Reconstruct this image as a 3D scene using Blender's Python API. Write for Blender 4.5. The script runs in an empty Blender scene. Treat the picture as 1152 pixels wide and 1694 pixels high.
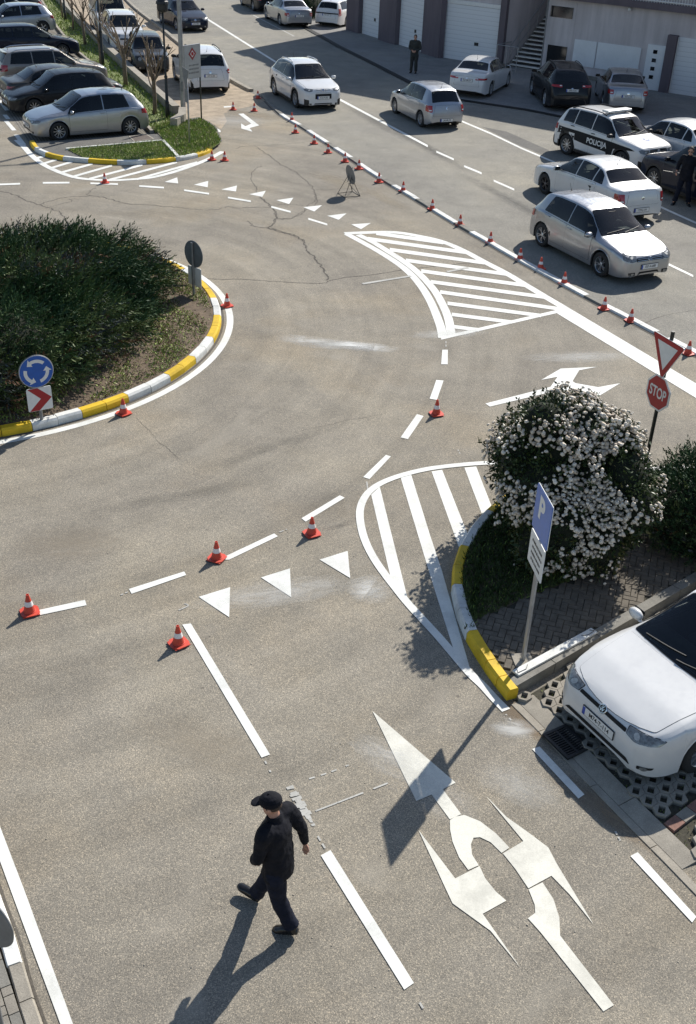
import bpy, bmesh, math, random
import numpy as np
from mathutils import Vector, Matrix
from mathutils.bvhtree import BVHTree
R = math.radians
SC = bpy.context.scene
COL = SC.collection
random.seed(7)

# ---------------------------------------------------------------- camera
CF, CPITCH, CROLL, CH = 1772.0, R(31.77), R(2.51), 9.07      # focal length in photo pixels, pitch, roll, height
fw = Vector((0, math.cos(CPITCH), -math.sin(CPITCH)))
_r = Vector((1, 0, 0)); _u = _r.cross(fw)
RT = _r * math.cos(CROLL) + _u * math.sin(CROLL)
UP = -_r * math.sin(CROLL) + _u * math.cos(CROLL)
cam_d = bpy.data.cameras.new('camera'); cam = bpy.data.objects.new('camera', cam_d); COL.objects.link(cam)
cam.matrix_world = Matrix((( RT.x, UP.x, -fw.x, 0), (RT.y, UP.y, -fw.y, 0), (RT.z, UP.z, -fw.z, CH), (0, 0, 0, 1)))
cam_d.sensor_fit = 'VERTICAL'; cam_d.sensor_height = 24.0; cam_d.lens = 24.0 * CF / 1694
cam_d.clip_start = 0.1; cam_d.clip_end = 1500
SC.camera = cam
# ---------------------------------------------------------------- light
SUN_AZ, SUN_EL = R(59.5), R(37.5)                               # azimuth from +x, counter-clockwise
w = bpy.data.worlds.new('World'); SC.world = w; w.use_nodes = True
nt = w.node_tree; bg = nt.nodes['Background']
sky = nt.nodes.new('ShaderNodeTexSky'); sky.sky_type = 'NISHITA'; sky.sun_disc = False
sky.sun_elevation = SUN_EL; sky.sun_rotation = math.pi / 2 - SUN_AZ
sky.air_density = 1.0; sky.dust_density = 0.6
nt.links.new(sky.outputs[0], bg.inputs[0]); bg.inputs[1].default_value = 0.095
sd = bpy.data.lights.new('sun', 'SUN'); sd.energy = 4.8; sd.angle = R(0.53); sd.color = (1.0, 0.955, 0.88)
so = bpy.data.objects.new('sun', sd); COL.objects.link(so)
so.rotation_euler = Vector((math.cos(SUN_AZ) * math.cos(SUN_EL), math.sin(SUN_AZ) * math.cos(SUN_EL), math.sin(SUN_EL))).to_track_quat('Z', 'Y').to_euler()
so.location = (20, 40, 60)
SC.view_settings.view_transform = 'Standard'; SC.view_settings.look = 'None'
SC.view_settings.exposure = 0.36; SC.view_settings.gamma = 1
SC.cycles.max_bounces = 6; SC.cycles.diffuse_bounces = 3; SC.cycles.transparent_max_bounces = 8

# ---------------------------------------------------------------- helpers
def G(px, py, z=0.0):
    """point of the horizontal plane at height z seen at photo pixel px, py (the photo was surveyed with the fitted camera)"""
    d = fw * CF + RT * (px - 576) - UP * (py - 847)
    t = (z - CH) / d.z
    return Vector((d.x * t, d.y * t, z))
def tag(o, label=None, cat=None, group=None, kind=None):
    if label: o['label'] = label
    if cat: o['category'] = cat
    if group: o['group'] = group
    if kind: o['kind'] = kind
    return o
def thing(name, label, cat, loc=(0, 0, 0), rz=0.0, group=None):
    o = bpy.data.objects.new(name, None); COL.objects.link(o); o.empty_display_size = .2
    o.location = loc; o.rotation_euler = (0, 0, rz)
    return tag(o, label, cat, group)
def link(name, me, parent=None):
    o = bpy.data.objects.new(name, me); COL.objects.link(o)
    if parent: o.parent = parent
    return o
def copy_tree(o, parent=None):
    c = o.copy(); COL.objects.link(c)
    if parent: c.parent = parent
    for ch in KIDS(o): copy_tree(ch, c)
    return c
def KIDS(o): return [c for c in list(SC.objects) if c.parent is o]

class MB:
    def __init__(s): s.v = []; s.f = []; s.m = []
    def add(s, vs, fs, m=0):
        n = len(s.v); s.v += [tuple(v) for v in vs]; s.f += [tuple(i + n for i in f) for f in fs]; s.m += [m] * len(fs); return s
    def box(s, c, d, m=0, rz=0.0, M=None, taper=1.0):
        hx, hy, hz = d[0] / 2, d[1] / 2, d[2] / 2
        vs = []
        for z, k in ((-hz, 1), (hz, taper)):
            for x, y in ((-hx, -hy), (hx, -hy), (hx, hy), (-hx, hy)): vs.append(Vector((x * k, y * k, z)))
        if M is None: M = Matrix.Rotation(rz, 4, 'Z')
        vs = [M @ v + Vector(c) for v in vs]
        return s.add(vs, [(3, 2, 1, 0), (4, 5, 6, 7), (0, 1, 5, 4), (1, 2, 6, 5), (2, 3, 7, 6), (3, 0, 4, 7)], m)
    def prism(s, poly, z0, z1, m=0, top=None):
        """poly: list of (x, y) ccw or cw; capped"""
        a = sum(p[0] * q[1] - q[0] * p[1] for p, q in zip(poly, list(poly[1:]) + [poly[0]]))
        poly = list(poly) if a > 0 else list(poly)[::-1]
        n = len(poly)
        vs = [(p[0], p[1], z0) for p in poly] + [(p[0], p[1], z1) for p in poly]
        s.add(vs, [tuple(range(n))[::-1]] + [(i, (i + 1) % n, n + (i + 1) % n, n + i) for i in range(n)], m)
        s.add(vs[n:], [tuple(range(n))], m if top is None else top)
        return s
    def tube(s, pts, rad, n=8, m=0, caps=True):
        pts = [Vector(p) for p in pts]
        if not isinstance(rad, (list, tuple)): rad = [rad] * len(pts)
        rings = []; prev = None
        for i, p in enumerate(pts):
            d = (pts[min(i + 1, len(pts) - 1)] - pts[max(i - 1, 0)]).normalized()
            if prev is None:
                a = d.orthogonal().normalized()
            else:
                a = prev - d * prev.dot(d); a.normalize()
            prev = a; b = d.cross(a)
            rings.append([p + (a * math.cos(2 * math.pi * k / n) + b * math.sin(2 * math.pi * k / n)) * rad[i] for k in range(n)])
        vs = [v for r in rings for v in r]; fs = []
        for i in range(len(pts) - 1):
            for k in range(n):
                fs.append((i * n + k, i * n + (k + 1) % n, (i + 1) * n + (k + 1) % n, (i + 1) * n + k))
        if caps: fs += [tuple(range(n))[::-1], tuple(range((len(pts) - 1) * n, len(pts) * n))]
        return s.add(vs, fs, m)
    def lathe(s, prof, n=24, c=(0, 0, 0), m=0, M=None, caps=True):
        """prof: list of (r, z)"""
        vs = []; fs = []
        M = M or Matrix()
        for r, z in prof:
            for k in range(n):
                a = 2 * math.pi * k / n
                vs.append(M @ Vector((r * math.cos(a), r * math.sin(a), z)) + Vector(c))
        for i in range(len(prof) - 1):
            for k in range(n):
                fs.append((i * n + k, i * n + (k + 1) % n, (i + 1) * n + (k + 1) % n, (i + 1) * n + k))
        if caps: fs += [tuple(range(n))[::-1], tuple(range((len(prof) - 1) * n, len(prof) * n))]
        return s.add(vs, fs, m)
    def sheet(s, poly, z, m=0):
        pts = [Vector((p[0], p[1], z)) for p in poly]
        a = sum(p.x * q.y - q.x * p.y for p, q in zip(pts, pts[1:] + pts[:1]))
        if a < 0: pts = pts[::-1]
        return s.add(pts, [tuple(range(len(pts)))], m)
    def mesh(s, name, mats, smooth=False, tri=False):
        me = bpy.data.meshes.new(name); me.from_pydata(s.v, [], s.f)
        mats = mats if isinstance(mats, (list, tuple)) else [mats]
        for mt in mats: me.materials.append(mt)
        if len(mats) > 1: me.polygons.foreach_set('material_index', s.m)
        if smooth: me.polygons.foreach_set('use_smooth', [True] * len(me.polygons))
        me.update(); return me
    def build(s, name, mats, parent=None, smooth=False, bevel=0.0, auto=None):
        o = link(name, s.mesh(name, mats, smooth), parent)
        if auto: o.data.set_sharp_from_angle(angle=R(auto))
        if bevel:
            b = o.modifiers.new('bevel', 'BEVEL'); b.width = bevel; b.segments = 2; b.limit_method = 'ANGLE'; b.angle_limit = R(40)
        return o
def struct(mb, name, mats, **k):
    return tag(mb.build(name, mats, **k), kind='structure')

# ---------------------------------------------------------------- materials
def newmat(name):
    m = bpy.data.materials.new(name); m.use_nodes = True
    return m, m.node_tree, m.node_tree.nodes['Principled BSDF']
def setp(b, **k):
    for n, v in k.items():
        n = n.replace('_', ' ')
        if isinstance(v, tuple): v = v + (1,) if len(v) == 3 else v
        b.inputs[n].default_value = v
def ramp(nt, stops, interp='LINEAR'):
    r = nt.nodes.new('ShaderNodeValToRGB'); r.color_ramp.interpolation = interp
    e = r.color_ramp.elements
    while len(e) < len(stops): e.new(0.5)
    for el, (p, c) in zip(e, stops):
        el.position = p; el.color = (c, c, c, 1) if isinstance(c, (int, float)) else tuple(c) + (1,)
    return r
def tex(nt, kind, scale, detail=2, rough=.5, obj=True, **k):
    n = nt.nodes.new({'noise': 'ShaderNodeTexNoise', 'vor': 'ShaderNodeTexVoronoi', 'brick': 'ShaderNodeTexBrick', 'wave': 'ShaderNodeTexWave'}[kind])
    n.inputs['Scale'].default_value = scale
    if kind == 'noise': n.inputs['Detail'].default_value = detail; n.inputs['Roughness'].default_value = rough
    tc = nt.nodes.get('TC') or nt.nodes.new('ShaderNodeTexCoord'); tc.name = 'TC'
    nt.links.new(tc.outputs['Object'], n.inputs['Vector'])
    for a, b in k.items(): n.inputs[a].default_value = b
    return n
def mix(nt, fac, a, b, mode='MIX'):
    n = nt.nodes.new('ShaderNodeMix'); n.data_type = 'RGBA'; n.blend_type = mode
    for i, v in ((0, fac), (6, a), (7, b)):
        if hasattr(v, 'is_output'): nt.links.new(v, n.inputs[i])
        else: n.inputs[i].default_value = v if isinstance(v, (int, float)) else tuple(v) + (1,)
    return n.outputs[2]
def bump(nt, b, h, strength=.3, dist=.01):
    n = nt.nodes.new('ShaderNodeBump'); n.inputs['Strength'].default_value = strength; n.inputs['Distance'].default_value = dist
    nt.links.new(h, n.inputs['Height']); nt.links.new(n.outputs[0], b.inputs['Normal'])
def mat(name, col, rough=.6, var=.12, scale=6, metal=0.0, bmp=0.0, bscale=60, fine=None, coat=0.0, spec=.5):
    m, nt, b = newmat(name)
    c = tuple(col)
    n = tex(nt, 'noise', scale, 5, .6)
    lo = tuple(x * (1 - var) for x in c); hi = tuple(min(1, x * (1 + var)) for x in c)
    r = ramp(nt, [(.3, lo), (.7, hi)]); nt.links.new(n.outputs[0], r.inputs[0])
    out = r.outputs[0]
    if fine:
        f = tex(nt, 'noise', fine[0], 3, .7); rr = ramp(nt, [(.3, 1 - fine[1]), (.7, 1 + fine[1])])
        nt.links.new(f.outputs[0], rr.inputs[0]); out = mix(nt, 1.0, out, rr.outputs[0], 'MULTIPLY')
    nt.links.new(out, b.inputs['Base Color'])
    setp(b, Roughness=rough, Metallic=metal, Coat_Weight=coat, Specular_IOR_Level=spec)
    if bmp:
        f2 = tex(nt, 'noise', bscale, 4, .6); bump(nt, b, f2.outputs[0], bmp)
    return m

def asphalt(name, base, seed=0.0, warm=(1.0, .910, .755), stain=True):
    m, nt, b = newmat(name)
    big = tex(nt, 'noise', .16, 5, .6); mid = tex(nt, 'noise', 1.3, 6, .62); fine = tex(nt, 'noise', 75, 2, .75)
    big.inputs['Distortion'].default_value = .6
    c0 = tuple(base * x for x in warm)
    r1 = ramp(nt, [(.30, (c0[0] * .80, c0[1] * .80, c0[2] * .82)), (.5, c0), (.70, (c0[0] * 1.20, c0[1] * 1.17, c0[2] * 1.10))]); nt.links.new(big.outputs[0], r1.inputs[0])
    r2 = ramp(nt, [(.3, .88), (.7, 1.12)]); nt.links.new(mid.outputs[0], r2.inputs[0])
    o = mix(nt, 1.0, r1.outputs[0], r2.outputs[0], 'MULTIPLY')
    v = tex(nt, 'vor', 115); v.feature = 'F1'                           # the stones of the aggregate
    rs = ramp(nt, [(0, (.62, .62, .62)), (.42, (.90, .90, .90)), (.80, (1.10, 1.09, 1.06)), (.96, (1.7, 1.62, 1.5))])
    sep = nt.nodes.new('ShaderNodeSeparateColor'); nt.links.new(v.outputs['Color'], sep.inputs[0]); nt.links.new(sep.outputs[0], rs.inputs[0])
    o = mix(nt, 1.0, o, rs.outputs[0], 'MULTIPLY')
    r3 = ramp(nt, [(.25, .72), (.75, 1.28)]); nt.links.new(fine.outputs[0], r3.inputs[0])
    o = mix(nt, 1.0, o, r3.outputs[0], 'MULTIPLY')
    if stain:
        # polished tyre bands that follow the circulating lane
        tcn = nt.nodes['TC']; sb = nt.nodes.new('ShaderNodeVectorMath'); sb.operation = 'SUBTRACT'; sb.inputs[1].default_value = (-8.8, 21.86, 0); nt.links.new(tcn.outputs['Object'], sb.inputs[0])
        ln = nt.nodes.new('ShaderNodeVectorMath'); ln.operation = 'LENGTH'; nt.links.new(sb.outputs[0], ln.inputs[0])
        sc = nt.nodes.new('ShaderNodeVectorMath'); sc.operation = 'SCALE'; sc.inputs['Scale'].default_value = .035; nt.links.new(sb.outputs[0], sc.inputs[0])
        cb = nt.nodes.new('ShaderNodeCombineXYZ'); nt.links.new(ln.outputs['Value'], cb.inputs[0]); ad = nt.nodes.new('ShaderNodeVectorMath'); nt.links.new(cb.outputs[0], ad.inputs[0]); nt.links.new(sc.outputs[0], ad.inputs[1])
        tn = tex(nt, 'noise', 1.5, 4, .65); nt.links.new(ad.outputs[0], tn.inputs['Vector']); rt = ramp(nt, [(.32, .86), (.5, 1.0), (.68, 1.12)]); nt.links.new(tn.outputs[0], rt.inputs[0])
        o = mix(nt, 1.0, o, rt.outputs[0], 'MULTIPLY')
        br = tex(nt, 'noise', .32, 5, .6); rb = ramp(nt, [(.50, 0), (.68, .35)]); nt.links.new(br.outputs[0], rb.inputs[0]); o = mix(nt, rb.outputs[0], o, mix(nt, 1.0, o, (1.08, .96, .78), 'MULTIPLY'))
        st = tex(nt, 'noise', .55, 4, .5); st.inputs['Distortion'].default_value = 1.6
        r4 = ramp(nt, [(.60, 0), (.74, .45)]); nt.links.new(st.outputs[0], r4.inputs[0])
        o = mix(nt, r4.outputs[0], o, tuple(min(1, x * 1.3) for x in c0))
        sp = tex(nt, 'vor', .9); r5 = ramp(nt, [(.0, .55), (.018, .5), (.03, 0)]); nt.links.new(sp.outputs['Distance'], r5.inputs[0])
        o = mix(nt, r5.outputs[0], o, (.06, .055, .05))
    nt.links.new(o, b.inputs['Base Color']); setp(b, Roughness=.88, Specular_IOR_Level=.25)
    bump(nt, b, v.outputs['Distance'], .35, .006)
    return m

def paintmark(name, col, wear=.5, dirt=.12):
    m, nt, b = newmat(name)
    n = tex(nt, 'noise', 1.8, 8, .72); r = ramp(nt, [(.36, tuple(x * (1 - dirt * 1.9) for x in col)), (.56, col)]); nt.links.new(n.outputs[0], r.inputs[0])
    f = tex(nt, 'noise', 70, 3, .7); rf = ramp(nt, [(.3, .86), (.6, 1.0)]); nt.links.new(f.outputs[0], rf.inputs[0])
    o = mix(nt, 1.0, r.outputs[0], rf.outputs[0], 'MULTIPLY')
    if wear:
        wn = tex(nt, 'noise', 22, 7, .82); rw = ramp(nt, [(.57 + .1 * (1 - wear), 0), (.66 + .1 * (1 - wear), .8)]); nt.links.new(wn.outputs[0], rw.inputs[0])
        o = mix(nt, rw.outputs[0], o, (.22, .21, .19))
    nt.links.new(o, b.inputs['Base Color']); setp(b, Roughness=.65, Specular_IOR_Level=.3)
    return m
def carpaint(name, col, metal=.0, rough=.32, coat=1.0):
    m, nt, b = newmat(name)
    n = tex(nt, 'noise', 2.2, 5, .6); r = ramp(nt, [(.35, tuple(x * .93 for x in col)), (.65, col)]); nt.links.new(n.outputs[0], r.inputs[0])
    nt.links.new(r.outputs[0], b.inputs['Base Color'])
    setp(b, Metallic=metal, Roughness=rough, Coat_Weight=coat, Coat_Roughness=.06)
    if max(col) < .06: setp(b, Specular_IOR_Level=.12, Coat_Weight=.6)
    d = tex(nt, 'noise', 14, 6, .7); r2 = ramp(nt, [(.35, rough * .85), (.7, min(1, rough * 1.35))]); nt.links.new(d.outputs[0], r2.inputs[0]); nt.links.new(r2.outputs[0], b.inputs['Roughness'])
    return m
M = {}
M['asphalt'] = asphalt('asphalt', .26)
M['asphalt_road'] = asphalt('asphalt_main_road', .25, warm=(1.0, .955, .84), stain=False)
M['asphalt_dark'] = asphalt('asphalt_yard', .14, warm=(1, .98, .93), stain=False)
M['mark'] = paintmark('road_paint_white', (.80, .80, .75), .42, .10)
M['mark_cream'] = paintmark('road_paint_cream', (.74, .72, .63), .35)
M['mark_old'] = paintmark('road_paint_worn', (.50, .49, .45), 1.25)
M['white_kerb'] = paintmark('kerb_paint_white', (.78, .78, .74), .75, .16)
M['yellow_kerb'] = paintmark('kerb_paint_yellow', (.80, .53, .03), .7, .14)
M['concrete'] = mat('concrete', (.31, .28, .23), .9, .2, 4, bmp=.3, fine=(90, .25))
M['concrete_dark'] = mat('concrete_dark', (.20, .19, .165), .9, .25, 3, bmp=.3, fine=(80, .25))
M['concrete_red'] = mat('concrete_block_red', (.24, .13, .10), .9, .25, 9, fine=(90, .25))
M['paver'] = mat('paver', (.125, .107, .083), .9, .32, 7, bmp=.2, fine=(110, .3))
M['paver_grey'] = mat('paver_grey', (.26, .235, .195), .9, .2, 5, bmp=.2, fine=(110, .25))
M['gap'] = mat('sandy_joint', (.06, .055, .04), 1, .4, 30)
M['soil'] = mat('soil', (.135, .10, .068), 1, .4, 5, bmp=.8, bscale=25, fine=(60, .4))
M['dirt'] = mat('gravel_dirt', (.36, .29, .21), 1, .28, 2.2, bmp=.4, fine=(45, .35))
M['crack'] = mat('asphalt_crack', (.095, .085, .072), 1, .3, 30)
M['chalk'] = None
M['glass'] = mat('car_glass', (.006, .008, .010), .03, .1, 2, spec=.6)
M['glass_win'] = mat('window_glass', (.01, .012, .015), .08, .1, 2, spec=.6)
def tintmat(name, tint, rough=.0):
    m, nt, b = newmat(name); nt.nodes.remove(b); out = nt.nodes['Material Output']
    tr = nt.nodes.new('ShaderNodeBsdfTransparent'); tr.inputs[0].default_value = tint + (1,); gl = nt.nodes.new('ShaderNodeBsdfGlossy'); gl.inputs['Roughness'].default_value = .015 + rough
    fr = nt.nodes.new('ShaderNodeFresnel'); fr.inputs[0].default_value = 1.55; mx = nt.nodes.new('ShaderNodeMixShader')
    d = tex(nt, 'noise', 3, 4, .6); dr = ramp(nt, [(.4, 1.0), (.7, .93)]); nt.links.new(d.outputs[0], dr.inputs[0]); nt.links.new(dr.outputs[0], gl.inputs[0])
    nt.links.new(fr.outputs[0], mx.inputs[0]); nt.links.new(tr.outputs[0], mx.inputs[1]); nt.links.new(gl.outputs[0], mx.inputs[2]); nt.links.new(mx.outputs[0], out.inputs[0]); return m
M['tint'] = tintmat('tinted_side_glass', (.34, .37, .36)); M['tint_front'] = tintmat('windscreen_glass', (.52, .58, .56))
M['trim'] = mat('cabin_plastic', (.018, .018, .019), .7, .2, 12); M['trim_grey'] = mat('dashboard_plastic', (.045, .047, .048), .6, .2, 12); M['seat'] = mat('seat_fabric', (.050, .050, .052), .9, .25, 14, bmp=.3)
M['tyre'] = mat('tyre_rubber', (.022, .022, .022), .8, .2, 20)
M['black'] = mat('black_plastic', (.018, .018, .019), .5, .2, 12)
M['gapblack'] = mat('panel_gap', (.01, .01, .01), .8, .1, 12)
M['rim'] = mat('alloy_rim', (.55, .56, .58), .32, .1, 8, metal=.8)
M['rimdark'] = mat('dark_alloy', (.10, .10, .11), .35, .1, 8, metal=.7)
M['chrome'] = mat('chrome', (.75, .75, .76), .12, .05, 8, metal=1)
M['lampglass'] = mat('headlight_lens', (.22, .225, .22), .12, .5, 26, metal=.25, spec=.6, coat=1)
M['lampchrome'] = mat('lamp_reflector', (.5, .5, .48), .5, .2, 30, metal=.3)
M['redlens'] = mat('tail_light_lens', (.36, .018, .02), .15, .3, 14, coat=1)
M['orangelens'] = mat('amber_lens', (.6, .2, .02), .15, .2, 14, coat=1)
M['plate'] = mat('plate_white', (.75, .75, .73), .4, .05, 9)
M['plateblue'] = mat('plate_blue', (.02, .07, .4), .4, .05, 9)
M['ink'] = mat('plate_ink', (.012, .012, .014), .5, .05, 9)
M['steel'] = mat('galvanised_steel', (.36, .365, .37), .45, .15, 9, metal=.6)
M['steel_grey'] = mat('grey_sign_back', (.20, .205, .21), .55, .15, 6, metal=.3)
M['darkpole'] = mat('dark_pole_paint', (.022, .024, .022), .5, .2, 10)
M['signwhite'] = mat('sign_white', (.74, .74, .72), .4, .06, 9)
M['signblue'] = mat('sign_blue', (.012, .10, .42), .35, .08, 9)
M['signblue2'] = mat('sign_parking_blue', (.03, .14, .50), .35, .08, 9)
M['signred'] = mat('sign_red', (.36, .015, .022), .35, .1, 9)
M['cone'] = mat('cone_orange', (.60, .065, .035), .5, .14, 12)
M['conewhite'] = mat('cone_reflective_band', (.80, .76, .74), .35, .08, 20)
M['skin'] = mat('skin', (.50, .27, .19), .55, .08, 20)
M['cloth_black'] = mat('black_uniform_cloth', (.0095, .010, .0145), .85, .3, 16, bmp=.7, bscale=22, spec=.2)
M['cloth_navy'] = mat('navy_trousers_cloth', (.010, .0125, .024), .85, .3, 14, bmp=.7, bscale=18, spec=.2)
M['shoe'] = mat('polished_black_leather', (.012, .011, .011), .22, .2, 20)
M['hair'] = mat('short_brown_hair', (.05, .03, .02), .7, .3, 60)
M['bark'] = mat('bark', (.19, .145, .10), .95, .35, 12, bmp=.8, bscale=30)
M['bark_light'] = mat('cut_branch_bark', (.34, .26, .19), .95, .3, 12, bmp=.6)
# ---------------------------------------------------------------- ground, roads, markings
def GG(l, z=0.0): return [G(x, y, z) for x, y in l]
def Z(l, ox, oy, k): return [(ox + x / k, oy + y / k) for x, y in l]      # readings taken on an enlarged crop
def smooth_path(pts, n=6):
    pts = [Vector(p) for p in pts]; out = []
    for i in range(len(pts) - 1):
        p0, p1, p2, p3 = pts[max(i - 1, 0)], pts[i], pts[i + 1], pts[min(i + 2, len(pts) - 1)]
        for k in range(n):
            t = k / n
            out.append(.5 * ((2 * p1) + (p2 - p0) * t + (2 * p0 - 5 * p1 + 4 * p2 - p3) * t * t + (3 * p1 - p0 - 3 * p2 + p3) * t ** 3))
    out.append(pts[-1]); return out
def offset_path(pts, d):
    out = []
    for i, p in enumerate(pts):
        t = (pts[min(i + 1, len(pts) - 1)] - pts[max(i - 1, 0)]); t.z = 0; t.normalize()
        out.append(p + Vector((-t.y, t.x, 0)) * d)
    return out
def ribbon(mb, pts, wd, z, m=0):
    a = offset_path(pts, wd / 2); b = offset_path(pts, -wd / 2); n = len(pts)
    vs = [Vector((p.x, p.y, z)) for p in a + b]
    return mb.add(vs, [(i, n + i, n + i + 1, i + 1) for i in range(n - 1)], m)
def in_poly(x, y, poly):
    c = np.zeros(x.shape, bool); n = len(poly); j = n - 1
    for i in range(n):
        xi, yi, xj, yj = poly[i][0], poly[i][1], poly[j][0], poly[j][1]
        if yi != yj: c ^= ((yi > y) != (yj > y)) & (x < (xj - xi) * (y - yi) / (yj - yi) + xi)
        j = i
    return c

struct(MB().sheet([(-260, -40), (260, -40), (260, 420), (-260, 420)], 0.0), 'asphalt_ground', M['asphalt'])
KL = [(437, 158), (468, 190), (499, 208), (544, 237), (586, 264), (631, 294), (694, 331), (758, 370), (810, 400), (855, 426), (960, 483), (1090, 551), (1152, 583)]
kl = smooth_path(GG(KL), 3)
d_end = (kl[-1] - kl[-4]).normalized()
kl += [kl[-1] + d_end * 6, kl[-1] + d_end * 16]
street_kerb = smooth_path(GG([(195, -12), (206, 0), (222, 16), (245, 34), (268, 52), (295, 75), (338, 106), (380, 135), (422, 157), (437, 163)]), 3)
d_st = (street_kerb[0] - street_kerb[3]).normalized()
gut = GG([(435, 0), (470, 22), (505, 46), (560, 77), (620, 107), (680, 138), (755, 165), (870, 182), (935, 195), (1152, 268)])
gut = [gut[0] + (gut[0] - gut[2]).normalized() * 60] + gut + [gut[-1] + (gut[-1] - gut[-2]) * .8]
road_poly = [street_kerb[0] + d_st * 60] + street_kerb + kl[1:] + [gut[-1]] + gut[::-1]
struct(MB().sheet(road_poly, .002), 'main_road', M['asphalt_road'])
M['forecourt'] = asphalt('forecourt_concrete', .26, warm=(1, .98, .95), stain=False)
wallL = [G(581, 52), G(727, 95)]; wd_ = (G(1152, 161) - G(727, 95)).normalized(); wallR_end = G(727, 95) + wd_ * 24
fore = gut[1:] + [wallR_end + Vector((8, -6, 0)), wallR_end + wd_ * 4 + Vector((2, 6, 0)), G(727, 95) + Vector((4, 8, 0)), wallL[0] + Vector((-1, 24, 0)), gut[0]]
struct(MB().sheet(fore, .030), 'garage_forecourt', M['forecourt'])
mb = MB(); ribbon(mb, gut, .30, .034); struct(mb, 'forecourt_drain_channel', M['gapblack'])

# patched strip beside the road edge line
struct(MB().sheet(GG(Z([(640, 190), (800, 222), (1070, 340), (1020, 365), (860, 300)], 630, 160, 3.84)), .0034), 'road_patch', M['asphalt_dark'])
# low flush kerb between the roundabout and the main road, white paint on part of it
def kerb_run(name, pts, width, h, cuts, mats, gap=.012, chamfer=.02, z0=0.0, side=-1, slope=0.0):
    """blocks along pts (outer foot line); cuts: list of (length fraction end, material index)"""
    L = [0]
    for a, b in zip(pts, pts[1:]): L.append(L[-1] + (b - a).length)
    def at(s):
        for i in range(len(L) - 1):
            if s <= L[i + 1] or i == len(L) - 2:
                t = (s - L[i]) / max(1e-6, L[i + 1] - L[i]); p = pts[i].lerp(pts[i + 1], t)
                tg = (pts[min(i + 2, len(pts) - 1)] - pts[max(i - 1, 0)]); tg.z = 0; return p, tg.normalized()
    mb = MB(); s0 = 0
    for s1, mi in cuts:
        n = max(1, int((s1 - s0) / .30)); rows = []
        a0, a1 = s0 + gap / 2, s1 - gap / 2
        jit = random.uniform(-.006, .006)
        for k in range(n + 1):
            p, t = at(a0 + (a1 - a0) * k / n); nn = Vector((-t.y, t.x, 0)) * side
            sec = [(0, -.05), (.008, h - chamfer - .01), (chamfer + .008, h), (width - .012, h + slope), (width, h - .015 + slope), (width, -.05)]
            rows.append([p + nn * (u + jit) + Vector((0, 0, z0 + v + (jit * .5 if v > 0 else 0))) for u, v in sec])
        m = len(rows[0]); vs = [v for r_ in rows for v in r_]; fs = []
        for k in range(n):
            for j in range(m - 1):
                q = (k * m + j, k * m + j + 1, (k + 1) * m + j + 1, (k + 1) * m + j)
                fs.append(q if side > 0 else q[::-1])
        e0, e1 = tuple(range(m)), tuple(range(n * m, n * m + m))
        fs += [e0[::-1], e1] if side > 0 else [e0, e1[::-1]]
        mb.add(vs, fs, mi); s0 = s1
    return struct(mb, name, mats)
def plen(pts): return sum((b - a).length for a, b in zip(pts, pts[1:]))
def cuts_from(pts, marks):
    """marks: (pixel, material after the previous mark); converts to arc lengths"""
    out = []
    for (px, mi) in marks:
        q = G(*px); best = None; s = 0
        for a, b in zip(pts, pts[1:]):
            t = max(0, min(1, (q - a).dot(b - a) / (b - a).length_squared)); d = (a.lerp(b, t) - q).length
            if best is None or d < best[0]: best = (d, s + t * (b - a).length)
            s += (b - a).length
        out.append((best[1], mi))
    return out
flat = offset_path(kl, -.16)
cuts = []; L_ = plen(flat); s = 0
white_px = [((468, 190), (499, 208)), ((510, 217), (544, 237)), ((552, 246), (586, 264)), ((596, 272), (631, 294)), ((653, 308), (694, 331)), ((717, 348), (758, 370)), ((782, 385), (855, 426)), ((858, 427), (980, 493)), ((1006, 506), (1090, 551)), ((1109, 561), (1170, 592))]
wc = [(cuts_from(flat, [(a, 0)])[0][0], cuts_from(flat, [(b, 0)])[0][0]) for a, b in white_px]
edges = sorted(set([0.0, L_] + [v for ab in wc for v in ab] + [k * 1.0 for k in range(int(L_))]))
e2 = [0.0]
for e in edges[1:]:
    if e - e2[-1] > .22: e2.append(e)
for a, b in zip(e2, e2[1:]):
    mid = (a + b) / 2; cuts.append((b, 1 if any(x <= mid <= y for x, y in wc) else 0))
kerb_run('road_divider_kerb', flat, .20, .05, cuts, [M['concrete_dark'], M['white_kerb']], side=1)
mb = MB(); ribbon(mb, offset_path(flat, -.05), .07, .003); struct(mb, 'kerb_joint', M['crack'])
sk = [street_kerb[0] + d_st * 40] + street_kerb
kerb_run('street_kerb', sk, .22, .12, [(k * 1.0 + 1, 0) for k in range(int(plen(sk)) - 1)], [M['concrete'], M['white_kerb']], side=1)

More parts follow.
